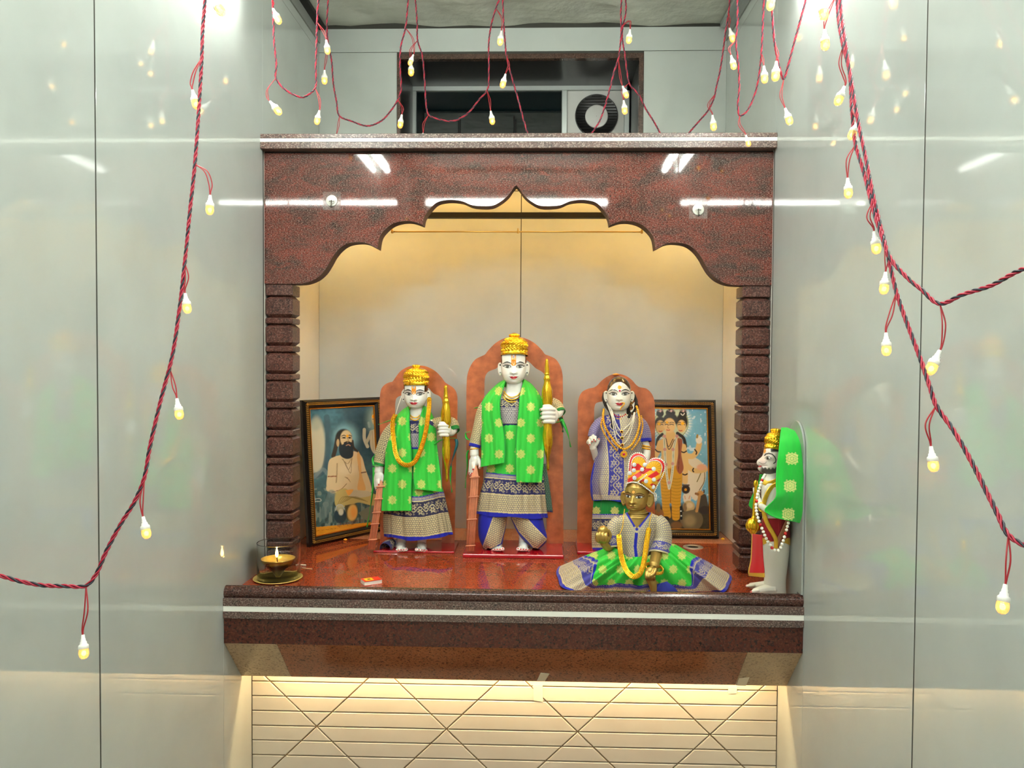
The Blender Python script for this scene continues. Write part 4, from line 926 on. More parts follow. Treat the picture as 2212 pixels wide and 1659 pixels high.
v, f = fuse(gp+[chain(fr, [(966, 934, -26), (976, 934, -12), (980, 924, 0)], [8, 8, 9], 12)], fr.px(.8)); chunks.append((v, f, nails(v, fr, tips, MARB, 2.)))
hp = [chain(fr, [(820, 990, -10), (819, 1008, -14), (818, 1020, -18)], [9, 9.5, 10], 12), blob(fr, (818, 1029, -20), (10, 14, 8))]; tips = []
for xa, xb, yb, dd in ((811, 811, 1054, -18), (813.5, 813, 1059, -23), (816, 815.5, 1057, -28), (818.5, 818, 1048, -31)):
    hp.append(chain(fr, [(xa, 1030, -20), (xa-.5, 1043, dd), (xb, yb, dd-1)], [3.6, 3.2, 2.5], 10)); tips.append((xb, yb-1, dd-3.4))
hp.append(chain(fr, [(823, 1022, -20), (826.5, 1030, -25), (826.5, 1040, -27)], [4.2, 3.6, 2.8], 10))
v, f = fuse(hp, fr.px(.85)); chunks.append((v, f, nails(v, fr, tips, MARB, 2.)))
for xc, sg in ((866, 1), (911, -1)):
    fp, tips = foot(fr, xc, 1193, 40, 26, -14, -sg); v, f = fuse(fp, fr.px(.95)); chunks.append((v, f, nails(v, fr, tips, MARB, 2.4)))
for v, f in limb_join(fr, [([(858, 920, -4), (840, 945, -6), (828, 975, -9), (820, 998, -10)], [10, 10, 9, 8.5]), ([(936, 920, -4), (962, 918, 0), (978, 924, 2), (981, 930, -4)], [9, 9, 9, 8]),
        ([(884, 960, -5), (874, 1070, -8), (866, 1188, -3)], [16, 17, 9]), ([(910, 960, -5), (912, 1070, -8), (911, 1188, -3)], [16, 17, 9])]): chunks.append((v, f, MARB))
body_mesh('body', chunks, m_paint, lak)
lathe_px('crown', fr, [(27.5, 833.5), (28.2, 830), (27.2, 826), (26.8, 820), (27, 812), (25.6, 806), (22, 800), (16, 796.5), (9, 794.5), (7.5, 793.5), (9, 791.5), (8, 789), (4, 787.6), (.2, 787)], 899, -14, m_gold, lak, 160, crown_emb(26, .07), slant=.05)
loft('blouse', fr, [(909, 862, 936, -6, 20), (916, 852, 944, -6, 22), (930, 850, 942, -6, 23), (950, 856, 938, -6, 22), (974, 862, 932, -6, 22)],
     lambda u, y, th, x: np.where((y < 936)[..., None], pat_floral(x+3, y-925, 24), np.where((y < 966)[..., None], pat_scale(x, y, 4.4, LN((44, 38, 80)), LN((190, 184, 184))), flat(BLUE, x))), m_cloth, lak, 90, 220)
def hem1(t, th): return t**2*(-10*sstep(.1, 1., np.cos(th))-2*np.sin(th)+1.3*np.sin(6*th)-6*sstep(.3, 1., -np.cos(th)))
def col_skirt1(u, y, th, x):
    d = (1168-10*sstep(.1, 1., np.cos(th))-6*sstep(.3, 1., -np.cos(th)))-y
    return border(u, d, pat_green(x, y, 40, 36, 905, 1062), 1.02, LN((40, 38, 70)))
loft('skirt', fr, [(970, 862, 934, -6, 22), (990, 860, 940, -6, 25), (1040, 846, 950, -7, 31), (1070, 838, 958, -7, 34), (1110, 832, 966, -8, 38), (1140, 832, 972, -8, 40), (1165, 834, 976, -8, 41)], col_skirt1, m_cloth, lak, 230, 420,
     lambda t, th: (.03*np.sin(8*th+2)+.024*np.sin(14*th+1+2*t)+.014*np.sin(25*th))*(.35+.65*t), hem1)
ctube('sleeve', fr, [(858, 918, -4), (840, 940, -6), (828, 970, -9), (818, 1006, -12)], [14, 15, 15, 12], col_sleeve(98, 5, GREEND), m_cloth, lak, 110, 100, .0012)
ctube('sleeve', fr, [(934, 918, -4), (958, 914, 0), (975, 916, 3), (983, 932, -6)], [13, 14, 14, 11], col_sleeve(58, 4, GREEND, 4.), m_cloth, lak, 80, 90, .0012)
ctube('cloth_roll', fr, [(848, 1172, 2), (838, 1179, -18), (832, 1185, -32)], [8, 12, 12.5], lambda s, u, x, y: np.where((s < 4)[..., None], flat(BLUE, x), pat_floral(u, s-20, 26, NAVY)), m_cloth, lak, 70, 110, .0015)
sheet('stole', fr, c1([(432, 428, 8), (400, 450, 8), (335, 515, -2), (292, 600, -10), (266, 700, -20), (256, 900, -30), (240, 1080, -36), (230, 1240, -42)]), c1([(440, 432, -14), (452, 470, -22), (450, 530, -30), (456, 640, -36), (466, 780, -40), (472, 920, -44), (466, 1080, -48), (466, 1240, -53)]),
      col_stole(869, 978), m_cloth, lak, 230, 84, 5, foldf((1.6, 2.2, .3, 2, .6), (1.0, 4.4, 2, -3, .3)))
sheet('stole', fr, c1([(560, 425, -14), (540, 480, -22), (522, 560, -30), (522, 650, -36), (516, 760, -40), (484, 880, -44), (478, 960, -46), (490, 1070, -50)]), c1([(565, 420, 8), (600, 445, 6), (640, 520, -4), (654, 600, -16), (664, 720, -24), (680, 850, -30), (694, 960, -36), (706, 1092, -42)]),
      col_stole(910, 978), m_cloth, lak, 210, 84, 5, foldf((1.6, 1.8, 2.2, 2, .6), (1.0, 4.0, 1, 3, .3)))
sheet('stole', fr, c1([(432, 428, 8), (460, 424, 14), (505, 424, 16), (545, 420, 14), (566, 420, 8)]), c1([(425, 470, 14), (455, 484, 20), (505, 490, 22), (550, 480, 20), (580, 465, 14)]), col_stole(910, 978), m_cloth, lak, 50, 20)
for a, b, c in (((455, 492, -22), (492, 512, -31), (528, 494, -22)), ((452, 510, -24), (492, 534, -33), (526, 514, -24))):
    a, b, c = c1([a, b, c]); pxtube('necklace', fr, [a, ((a[0]+b[0])/2-1, a[1]*.3+b[1]*.7, -29), b, ((c[0]+b[0])/2+1, c[1]*.3+b[1]*.7, -29), c], 1.3, m_gold_thin, lak, 8, 36)
strung('coin_garland', 'coin', fr, c1([(340, 490, -14), (322, 530, -24), (318, 600, -36), (328, 700, -44), (345, 800, -49), (380, 862, -53), (432, 884, -56), (484, 862, -55), (525, 790, -52), (556, 700, -48), (580, 600, -44), (594, 500, -38), (602, 430, -30), (604, 360, -26)]), 5.0, m_gold, lak, 3.3, m_gold_thin, flat_=True, label='long garland of overlapping gold coins')
pxtube('garland_thread', fr, c1([(404, 290, -20), (385, 350, -18), (362, 420, -16), (340, 490, -14)]), .8, m_pearl, lak, 6, 24)
bow(fr, [(258, .3), (266, 3.2), (300, 4), (340, 5), (352, 6), (362, 5.4), (385, 7.4), (400, 6.8), (440, 9.5), (480, 10.8), (540, 11), (580, 8.5), (640, 7), (700, 8), (740, 9.2), (780, 9.4), (830, 8), (870, 5.4), (920, 3.2), (960, 2.4), (985, 3.2), (1005, 2.4), (1015, .4)], 962.6, 831.5, -31, lak, -.014, c1)
reeds(fr, (824, 1036), (802, 1187), 15, (1051, 1078, 1107, 1132, 1166), -32, -46, lak)
for i, (pts, w) in enumerate((([(640, 722, -30), (690, 690, -34), (750, 676, -30), (808, 672, -12)], 6), ([(812, 680, -8), (818, 720, -10), (800, 790, -10), (778, 860, -8), (770, 900, -8)], 7), ([(772, 890, -8), (768, 980, -6), (780, 1095, -6)], 5),
        ([(320, 528, -6), (270, 545, 0), (208, 566, 6)], 5), ([(178, 890, -18), (165, 830, -14), (185, 795, -10)], 8), ([(172, 900, -20), (170, 1000, -18), (150, 1180, -14), (118, 1365, -10)], 6), ([(180, 885, -24), (210, 890, -28), (245, 885, -20)], 6))):
    ribbon('ribbon', fr, c1(pts), w, m_ribbon if i != 1 else P('teal_ribbon', (14, 96, 104), .5), lak)

# ================================================================ right marble statue: the lady
c3 = conv(1180, 780, 3.19)
fr = Frame(-.318)
lady = empty('marble_statue', (.29, -.318, ZF), 'white marble lady statue in violet brocade with pearl necklaces, in the right arched throne', 'statue')
pL, pR = at(1247, 1198, -.378), at(1400, 1200, -.378)
MB().box(pL.x, pR.x+.02, -.378, -.232, ZF, ZF+.011, .003, 2).build('base', m_red, lady)
throne(fr, c3([(212, 1282), (216, 800), (217, 380), (218, 300), (228, 245), (250, 210), (290, 190), (330, 181), (352, 166), (385, 132), (430, 102), (480, 88), (540, 98), (590, 130), (618, 162), (640, 178), (690, 190), (726, 224), (744, 270), (748, 330), (748, 800), (748, 1282)]),
       c3([(322, 1282), (328, 800), (330, 380), (332, 320), (342, 292), (362, 283), (392, 276), (402, 262), (420, 246), (445, 232), (485, 226), (530, 234), (560, 250), (576, 266), (596, 280), (622, 288), (634, 300), (638, 340), (640, 800), (640, 1282)]), 38, 60, m_throne, lady)
def mark3(C, M, x, y, u, fr_):
    R = np.hypot(x-.3, y-836.6)/u; C = blend(C, LN((248, 240, 226)), sstep(6.2, 5.6, R)*fr_*.8); C = blend(C, LN((240, 168, 24)), sstep(4.9, 4.3, R)*fr_)
    C = blend(C, LN((206, 20, 70)), sstep(2.7, 2., np.hypot(x-.8, y-844.2)/u)*fr_); return C, M
def hair3(xn, y): 
    return sstep(.4, -.4, y-(825.3+21*np.abs(xn)**2.1))
cf = dict(base=np.r_[LN((230, 226, 212)), 0.], eye_y=851.4, eye_x=12.7, nose_y=864.3, mouth_y=872.8, nose_w=.15, ear=(843.5, 868.), ear_w=.22, lip_w=8.6, d=-13, yaw=.03, mark=mark3, hair=hair3, hair_col=LN((58, 44, 32)), hair_s=.02, hair_low=858, lip=LN((214, 24, 56)), brow=-.4)
hv, hf, hc = head(fr, 1337.2, 812.5, 888.5, 25.6, dict(cf, paint=face_paint(cf)))
chunks = [(hv, hf, hc)]; MB3 = cf['base']
v, f = solid(fr, [(878, 1325, 1351, -8, 12), (892, 1323, 1353, -7, 14), (902, 1312, 1364, -6, 17), (915, 1298, 1380, -5, 19), (950, 1300, 1378, -5, 20), (1000, 1300, 1376, -5, 20)]); chunks.append((v, f, MB3))
hp = [chain(fr, [(1288, 990, -8), (1284, 976, -20), (1281, 966, -26)], [8, 7.5, 8], 12), blob(fr, (1280, 958, -27), (9, 10.5, 6.5))]; tips = []
for k, (xa, xb, yt, xc_) in enumerate(((1273, 1270, 952, 1274), (1276.5, 1274, 945, 1279), (1281, 1280, 941, 1283), (1285, 1286, 944, 1286))):
    hp.append(chain(fr, [(xa, 956, -28), (xb, yt+4, -30), ((xb+xc_)/2, yt, -36), (xc_, yt+9, -38)], [3.8, 3.5, 3.3, 2.7], 10)); tips.append((xc_, yt+9, -41))
hp.append(chain(fr, [(1286, 963, -28), (1291, 956, -31), (1294, 948, -32)], [4.2, 3.6, 2.7], 10)); tips.append((1294, 948, -35))
v, f = fuse(hp, fr.px(.8)); chunks.append((v, f, nails(v, fr, tips, MB3, 2.)))
fp = [chain(fr, [(1386, 945, -10), (1395, 962, -14), (1397, 985, -22), (1385, 1005, -30)], [9, 8.5, 8, 7.5], 12), blob(fr, (1377, 1012, -32), (9, 9, 6))]
for k in range(4): fp.append(chain(fr, [(1376-2*k, 1010+3.4*k, -34), (1366-k, 1014+3.4*k, -37), (1358, 1019+3*k, -36)], [3.5, 3.2, 2.5], 10))
fp.append(chain(fr, [(1378, 1006, -34), (1370, 1002, -38), (1363, 1003, -39)], [3.9, 3.4, 2.6], 10))
v, f = fuse(fp, fr.px(.85)); chunks.append((v, f, MB3))
for xc, sg in ((1318, 1), (1356, -1)):
    fp, tips = foot(fr, xc, 1191, 38, 24, -10, -sg); v, f = fuse(fp, fr.px(1.)); chunks.append((v, f, nails(v, fr, tips, MB3, 2.4)))
for v, f in limb_join(fr, [([(1308, 912, -4), (1290, 930, -6), (1283, 955, -4), (1288, 990, -8)], [9, 9, 8, 8]), ([(1368, 912, -4), (1386, 930, -6), (1390, 952, -11)], [9, 9, 8.5]),
        ([(1325, 980, -5), (1320, 1080, -8), (1318, 1186, -3)], [17, 18, 9]), ([(1352, 980, -5), (1355, 1080, -8), (1356, 1186, -3)], [17, 18, 9])]): chunks.append((v, f, MB3))
body_mesh('body', chunks, m_paint, lady)
def col_sari(u, y, th, x):
    edge = x-np.interp(y, [893, 945, 1005, 1040, 1090], [1290, 1290, 1281, 1275, 1279])
    vio = np.maximum(sstep(34, 4, edge), .35*sstep(1040, 960, y)*sstep(1350, 1385, x))  # violet towards the left edge: silver dulled at a dark angle, in the colour
    a = pat_scale(x, y, 4.2, VIOL, SILV, 0); a[..., :3] = a[..., :3]*(1-vio[..., None]*.7)+VIOL*.7*vio[..., None]
    xc = 1326+6*np.sin(y*.02); fl = pat_floral(y, x-xc, 32, LN((56, 56, 150)), SILV)
    C = np.where((np.abs(x-xc) < 17)[..., None], fl, a); C = np.where((np.abs(np.abs(x-xc)-17.5) < .9)[..., None], flat(SILV, x, .4), C)
    C = np.where((y > 1071+4*np.cos(th))[..., None], pat_scale(x, y, 3.6, VIOL, SILV), C)
    return np.where(((edge < 3.2)&(y > 1000)|(y > 1080))[..., None], flat(BLUE, x), C)
loft('sari', fr, [(895, 1316, 1362, -6, 19), (901, 1300, 1380, -6, 22), (915, 1292, 1392, -6, 25), (945, 1291, 1394, -7, 28), (975, 1288, 1392, -8, 31), (1005, 1281, 1390, -9, 34), (1040, 1275, 1390, -9, 37), (1070, 1277, 1392, -9, 38), (1084, 1281, 1392, -9, 38)],
     col_sari, m_cloth, lady, 210, 380, lambda t, th: (.022*np.sin(7*th+4*t)+.018*np.sin(12*th+1-5*t)+.01*np.sin(22*th))*(.4+.6*t), lambda t, th: t**3*(-4*sstep(0, 1., -np.cos(th))+2*np.sin(4*th)))
loft('skirt', fr, [(1060, 1286, 1386, -7, 31), (1090, 1282, 1390, -7, 33), (1120, 1280, 1393, -7, 35), (1160, 1279, 1396, -7, 37), (1190, 1280, 1398, -7, 38)],
     lambda u, y, th, x: border(u, 1190-y, pat_green(x, y, 40, 36, 1288, 1104, GREEND), .85, LN((40, 40, 80))), m_cloth, lady, 150, 320, lambda t, th: .03*np.sin(11*th+1)+.02*np.sin(19*th))
vsl = lambda L: (lambda s, u, x, y: np.where((s > L)[..., None], flat(BLUE, x), pat_scale(u, s, 3.8, VIOL, LN((170, 160, 180)), .25)))
ctube('sleeve', fr, [(1312, 908, -4), (1296, 918, -6), (1286, 930, -8), (1281, 945, -10)], [14, 14.5, 13, 11.5], vsl(70), m_cloth, lady, 80, 90, .0012)
ctube('sleeve', fr, [(1366, 908, -4), (1383, 920, -6), (1391, 936, -9), (1394, 955, -12)], [15, 16, 14.5, 13.5], vsl(52), m_cloth, lady, 80, 90, .0012)
for k in range(2): pxtube('bangle', fr, [(1396+8.8*math.cos(a), 964+5*k+2*math.cos(a), -15-1.5*k+8.8*math.sin(a)) for a in np.linspace(0, 2*PI, 25)], 2.1, m_gold_thin, lady, 8)
# hair braids with pearls, nose ring, necklaces
m_hair = P('black_hair', (30, 24, 22), .4, bump=.6, bscale=400)
for sg, pts in ((-1, [(1306, 848, -2), (1304, 862, -8), (1309, 876, -14), (1318, 890, -20), (1322, 905, -27), (1324, 925, -32)]), (1, [(1369, 852, -2), (1374, 868, -6), (1371, 882, -12), (1362, 892, -18), (1358, 902, -26)])):
    for o in range(3): pxtube('braid', fr, [(x+1.9*math.sin(i*2.4+o*2.1), y, d+1.9*math.cos(i*2.4+o*2.1)) for i, (x, y, d) in enumerate(spline(np.array(pts, float), 22))], [2.4, 2.6, 2.4, 1.8], m_hair, lady, 8, 60)
for k in range(3): bead_part('pearl_string', fr, [(1311+3*k, 872+3*k, -20), (1317+2.5*k, 888, -27), (1321+2*k, 900, -31)], 1.1, m_pearl, lady, 2.)
for k in range(3): bead_part('pearl_string', fr, [(1366+2*k, 874-2*k, -20), (1369-1*k, 882+2*k, -22), (1362, 888+1.5*k, -24)], 1.1, m_pearl, lady, 2.)
bead_part('nose_ring', fr, [(1344, 870, -43), (1349, 871, -41), (1346, 876, -44), (1342, 880, -45), (1340, 885, -43)], 1.5, m_bead_gold, lady, 2.6)
bead_part('choker', fr, [(1325, 894, -21), (1331, 899, -26), (1338, 900, -28), (1346, 899, -26), (1353, 893, -21)], 1.8, m_bead_red, lady, 4.6)
bead_part('choker', fr, [(1324, 897, -22), (1331, 903, -27), (1338, 905, -29), (1346, 903, -27), (1354, 896, -22)], 1.3, m_bead_gold, lady, 2.8)
GL = [(396, 330, -16), (392, 380, -26), (398, 430, -33), (420, 480, -39), (452, 530, -43), (490, 578, -46), (535, 606, -48), (580, 585, -47), (612, 540, -44), (634, 480, -40), (644, 420, -34), (636, 360, -26), (622, 310, -16)]
strung('bead_garland', 'bead', fr, c3(GL), 2.7, m_bead_gold, lady, 4.6, m_gold_thin, label='garland of large yellow beads')
for sg in (-1, 1): bead_part('gold_drops', fr, c3([(385, 400, -32), (378, 440, -34), (400, 500, -40), (440, 560, -44), (490, 620, -47)] if sg < 0 else [(655, 380, -30), (664, 440, -34), (655, 500, -40), (630, 560, -44), (590, 610, -47)]), 2.1, m_bead_gold, lady, 4.0)
for k, (lo, wx) in enumerate(((484, 0), (528, 8), (576, 16))):
    strung('pearl_necklace', 'pearl', fr, c3([(455-wx*.6, 345, -28), (470-wx, 400, -36), (496-wx*.5, lo-25, -41), (520, lo, -43), (546+wx*.5, lo-25, -41), (585+wx, 420, -37), (606+wx*.4, 350, -29)]), 1.25, m_pearl, lady, 2.5, m_gold_thin)
    b = MB(); b.lathe([(.001, -.6), (3.4, -.6), (3.6, 0), (2.6, .5), (.001, .5)], n=20); v = np.array(b.v); x0, y0, d0 = c3([(519+wx*.3, lo+2, -45)])[0]
    o = obj('stone', fr(x0+v[:, 0], y0+v[:, 1], d0-v[:, 2]), b.f, m_gold_thin, lady, smooth=True)
    b = MB(); b.ball((0, 0, 0), 2.2, 12); v = np.array(b.v); obj('gem', fr(x0+v[:, 0], y0+v[:, 1], d0-1-v[:, 2]*.6), b.f, P('gem'+str(k), ((70, 14, 18), (20, 60, 32), (110, 16, 24))[k], .1), o, smooth=True)
b = MB()
for k in range(18): a = 2*PI*k/18; b.ball((6.6*math.cos(a), 6.6*math.sin(a), 0), 1.5, 8)
b.lathe([(.001, -.8), (6, -.8), (6.4, 0), (4.4, .9), (3.4, .6), (.001, .6)], n=24); v = np.array(b.v); x0, y0, d0 = c3([(535, 642, -50)])[0]
pen = obj('pendant', fr(x0+v[:, 0], y0+v[:, 1], d0-v[:, 2]), b.f, m_gold_thin, lady, smooth=True); pen['kind'] = 'stuff'
b = MB(); b.ball((0, 0, 0), 2.6, 12); v = np.array(b.v); obj('gem', fr(x0+v[:, 0], y0+v[:, 1], d0-1.4-v[:, 2]*.6), b.f, P('pink_gem', (224, 34, 92), .1), pen, smooth=True)
b = MB(); b.lathe([(.001, 2), (5, 2), (8, .5), (7, -1), (3, -2.6), (.001, -3)], n=20); v = np.array(b.v); obj('hair_tie', fr(1331+v[:, 0], 809+v[:, 2]*.9, 30+v[:, 1]), b.f, P('orange_thread', (226, 140, 40), .6), lady, smooth=True)
# ================================================================ brass child statue
fr = Frame(-.735)
kid = empty('brass_statue', (.26, -.735, ZF), 'seated brass child statue in jewelled red and yellow turban and spread green skirt', 'statue')
BR = np.r_[LN((186, 152, 78)), 1.]
def markk(C, M, x, y, u, fr_):
    R = np.hypot(x, y-1061)/u; C = blend(C, LN((120, 84, 30)), sstep(5.2, 4.6, R)*fr_); C = blend(C, LN((236, 176, 84)), sstep(4.0, 3.4, R)*fr_); M = M*(1-sstep(4.2, 3.6, R)*fr_); return C, M
cf = dict(base=BR, eye_y=1071.5, eye_x=12.6, nose_y=1085., mouth_y=1092.6, nose_w=.19, nose_h=1.35, ear=(1062., 1094.), ear_w=.34, ear_dot=.5, lip_w=6.4, d=-6, yaw=-.34, pitch=.10, roll=.05, mark=markk,
          hair=lambda xn, y: sstep(.6, -.6, y-(1049+9*np.abs(xn)**2.2)), hair_col=LN((136, 104, 46)), hair_s=-.2, hair_low=1075, iris=LN((26, 18, 14)), lip=LN((160, 124, 58)), lip_line=LN((84, 58, 24)), brow_col=LN((104, 76, 32)), kohl=.8, brow=.6)
hv, hf, hc = head(fr, 1375.5, 1032, 1105.5, 25.6, dict(cf, paint=face_paint(cf)))
chunks = [(hv, hf, hc)]
v, f = solid(fr, [(1090, 1364, 1392, 2, 13), (1106, 1359, 1397, 2, 16), (1112, 1358, 1398, 2, 17), (1116, 1352, 1406, 2, 19), (1124, 1336, 1420, 3, 21), (1150, 1336, 1416, 3, 24), (1180, 1342, 1406, 3, 25), (1215, 1344, 1402, 3, 25), (1240, 1338, 1410, 6, 30), (1272, 1334, 1420, 8, 34)]); chunks.append((v, f, BR))
for y, hw in ((1107, 20.4), (1111.5, 21), (1116, 23)):   # neck folds
    v, f = tube(fr(1378+hw*np.cos(np.linspace(0, 2*PI, 41)), y+3.2*np.sin(-np.linspace(0, 2*PI, 41)), 2+.86*hw*np.sin(np.linspace(0, 2*PI, 41))), fr.px(1.9), 8); chunks.append((v, f, BR))
# raised hand cupped under a ball
hp = [chain(fr, [(1334, 1130, 3), (1324, 1158, 0), (1322, 1178, -4)], [12, 11, 10], 12), chain(fr, [(1322, 1178, -4), (1312, 1182, -16), (1304, 1172, -24)], [10, 9, 8.5], 12), blob(fr, (1302, 1163, -26), (12, 11, 9))]
for k, x in enumerate((1290, 1296.5, 1303, 1309.5)): hp.append(chain(fr, [(x*.5+651, 1170, -30), (x, 1166, -38), (x-.5, 1157, -41), (x, 1150+abs(k-1.3)*1.2, -39)], [4.6, 4.3, 3.9, 3.], 10))
hp.append(chain(fr, [(1312, 1168, -24), (1318, 1158, -24), (1315, 1146, -26)], [5, 4.2, 3.2], 10))
v, f = fuse(hp, fr.px(.9)); chunks.append((v, f, BR))
# arm resting forward on the knee
hp = [chain(fr, [(1422, 1132, 3), (1428, 1160, 0), (1420, 1190, -18), (1413, 1222, -56)], [13, 13.5, 13, 11], 14), blob(fr, (1405, 1237, -66), (12.5, 13.5, 11))]
for k in range(4): hp.append(chain(fr, [(1397+5.6*k, 1236, -72), (1396.5+5.2*k, 1246, -77), (1398+4.8*k, 1251, -72)], [4.2, 4., 3.3], 10))
hp.append(chain(fr, [(1416, 1230, -70), (1411, 1240, -78), (1405, 1244, -79)], [4.6, 4., 3.1], 10))
hp.append(chain(fr, [(1404, 1246, -60), (1410, 1262, -64), (1412, 1279, -66)], [11.5, 9, 6.8], 14))
v, f = fuse(hp, fr.px(.95)); chunks.append((v, f, BR))
for v, f in limb_join(fr, [([(1350, 1240, 0), (1330, 1262, -14), (1350, 1268, -20)], [17, 13, 8]), ([(1396, 1238, 0), (1420, 1258, -14), (1410, 1264, -50)], [17, 13, 9])]): chunks.append((v, f, BR))
body_mesh('body', chunks, m_paint_brass, kid)
b = MB(); b.ball((0, 0, 0), 12.2, 24); v = np.array(b.v); obj('butter_ball', fr(1302.5+v[:, 0], 1147.5+v[:, 2], -28+v[:, 1]), b.f, m_idol_brass, kid, smooth=True)
# brocade shirt, open V at the neck
vee = [(1354, 1096), (1404, 1096), (1403, 1110), (1375.5, 1143), (1356, 1110)]
def col_kurta(u, y, th, x):
    e = lined(x, y, [(1403, 1108), (1375.5, 1143), (1355, 1108)]); cl = lined(x, y, [(1375.5, 1143), (1372, 1180), (1376, 1215)])
    C = pat_scale(x, y, 4.4, LN((70, 64, 128)), SILV); C = np.where(((e < 3.4)|(cl < 3.2))[..., None], flat(BLUE, x), C); return np.where((((e > 3.4)&(e < 8))|((cl > 3.2)&(cl < 7)))[..., None], pat_scale(x, y, 2.6, LN((120, 116, 150)), SILV), C)
loft('shirt', fr, [(1107, 1354, 1404, 3, 21), (1111, 1347, 1412, 3, 23), (1117, 1336, 1424, 3, 25), (1128, 1328, 1430, 3, 27), (1150, 1332, 1422, 3, 29), (1180, 1339, 1410, 3, 29), (1205, 1343, 1404, 2, 30), (1222, 1342, 1408, 2, 32)], col_kurta, m_cloth, kid, 150, 320,
     lambda t, th: .014*np.sin(7*th+5*t)+.01*np.sin(13*th-4*t), None, solid=.0012, cut=lambda x, y, th: inpoly(x, y, vee)&(np.sin(th) < 0))
def slk(L): return lambda s, u, x, y: np.where((s > L-4)[..., None], flat(SILV, x, .4), np.where((s > L-26)[..., None], pat_floral(u, s-L+15, 20, LN((70, 70, 150))), pat_scale(u, s, 4.4, LN((70, 64, 128)), SILV)))
ctube('sleeve', fr, [(1340, 1124, 3), (1329, 1138, 1), (1323, 1160, -2), (1325, 1184, -6)], [15, 16.5, 15.5, 15], slk(66), m_cloth, kid, 90, 110, .0012)
ctube('sleeve', fr, [(1416, 1124, 3), (1428, 1138, 0), (1432, 1162, -4), (1425, 1198, -14)], [17, 19, 19, 24], slk(82), m_cloth, kid, 100, 120, .0012)
# skirt spread on the shelf: brocade wings to both sides
def pt(x, y, d): return (x, y, d)
def fl(x, y, h=.004): return (x, y, floor_d(fr, x, y, h))
waist = c3([(420, 1290, 8), (455, 1268, -6), (500, 1310, -26), (560, 1345, -31), (640, 1350, -32), (700, 1340, -31), (770, 1310, -26), (830, 1270, -20), (880, 1262, 0), (910, 1278, 10)])
hem = [fl(1207, 1224), fl(1202, 1235), fl(1206, 1252), fl(1216, 1270), (1245, 1276, floor_d(fr, 1245, 1276, .004)), (1290, 1277, -28), (1340, 1278, -34), (1400, 1280, -36), (1450, 1280, -34), (1500, 1279, -28), (1540, 1279, -22), fl(1564, 1279), fl(1576, 1262), fl(1580, 1246), fl(1572, 1238)]
nv, nu = 520, 150
Wc = resample(waist, nv)[:, None, :]; Hc = resample(hem, nv)[:, None, :]; U = np.linspace(0, 1, nu)[None, :, None]; V_ = np.linspace(0, 1, nv)[:, None]
G = Wc*(1-U)+Hc*U; u1 = U[..., 0]; wing = np.abs(V_-.5)*2
lift = np.sin(PI*np.clip(u1, 0, 1))*(2+7*sstep(.75, .35, wing))
fold = (2.6*np.sin(30*V_+3*u1)+2.4*np.sin(63*V_+1-2*u1)+1.6*np.sin(131*V_+4*u1))*(.35+.65*np.sin(PI*u1))*(1-.55*sstep(.55, .85, wing))
Gx, Gy, Gd = G[..., 0], G[..., 1]-fold*.8-lift*.25, G[..., 2]-fold*.9-lift
ln = np.linalg.norm(Hc[:, 0]-Wc[:, 0], axis=1)[:, None]*(.55+.45*sstep(.2, .6, wing)); dist = (1-u1)*ln; kk = .10+.96*sstep(.30, .60, wing)
arc = np.r_[0, np.cumsum(np.linalg.norm(np.diff(Hc[:, 0], axis=0), axis=1))][:, None]+0*u1
def bord(x, d, body, k):
    out = flat(BLUE, x)
    for lo, c in ((7, flat(SILV, x, .4)), (9, pat_scale(x, d, 4.2, LN((78, 72, 130)))), (48, flat(SILV, x, .4)), (50, pat_floral(x, d-64, 28, LN((70, 70, 150)))), (80, flat(SILV, x, .4)), (82, pat_tri(x, d-82, 9, 7)), (92, body)): out = np.where((d > lo*k)[..., None], c, out)
    return out
Cs = bord(arc, dist/1., pat_green(Gx, Gy, 38, 30, 1340, 1230), kk)
grid('skirt', fr(Gx, Gy, Gd), Cs, m_cloth, kid, False, .0014)
sheet('skirt_lining', fr, [(1420, 1262, -52), (1400, 1276, -56), (1384, 1280, -58)], [(1440, 1256, -50), (1458, 1270, -52), (1466, 1280, -52)], plain((44, 54, 150)), m_cloth, kid, 50, 50, 4, foldf((1.2, 2, 0, 2, .5)))
# coins and bangle
strung('coin_garland', 'coin', fr, c3([(500, 1205, -36), (506, 1270, -42), (516, 1340, -56), (535, 1405, -64), (562, 1455, -70), (600, 1485, -72), (640, 1470, -71), (664, 1420, -66), (678, 1350, -58), (688, 1280, -48), (698, 1210, -38), (706, 1160, -32)]), 5.6, m_gold, kid, 3.5, m_gold_thin, flat_=True, label='garland of overlapping gold coins')
pxtube('garland_thread', fr, c3([(540, 1020, -10), (532, 1080, -26), (524, 1150, -32), (500, 1205, -36)]), 1., m_gold_thin, kid, 6, 24)
pxtube('garland_thread', fr, c3([(728, 1040, -6), (715, 1100, -26), (706, 1160, -32)]), 1., m_gold_thin, kid, 6, 24)
bg = MB()
for o in (-2.2, 2.2):
    a = np.linspace(0, 2*PI, 49); v, f = tube(fr(1413.5+19*np.cos(a), 1228+9.5*np.sin(a)+5*np.cos(a)+o, -58-15*np.sin(a)), fr.px(1.5), 8); bg.add(v, f)
for a in np.linspace(0, 2*PI, 40, endpoint=False): bg.ball(fr(1413.5+19*math.cos(a), 1228+9.5*math.sin(a)+5*math.cos(a), -58-15*math.sin(a)), fr.px(1.9), 8)
o = bg.build('bangle', m_gold_thin, kid, smooth=True); o['kind'] = 'stuff'
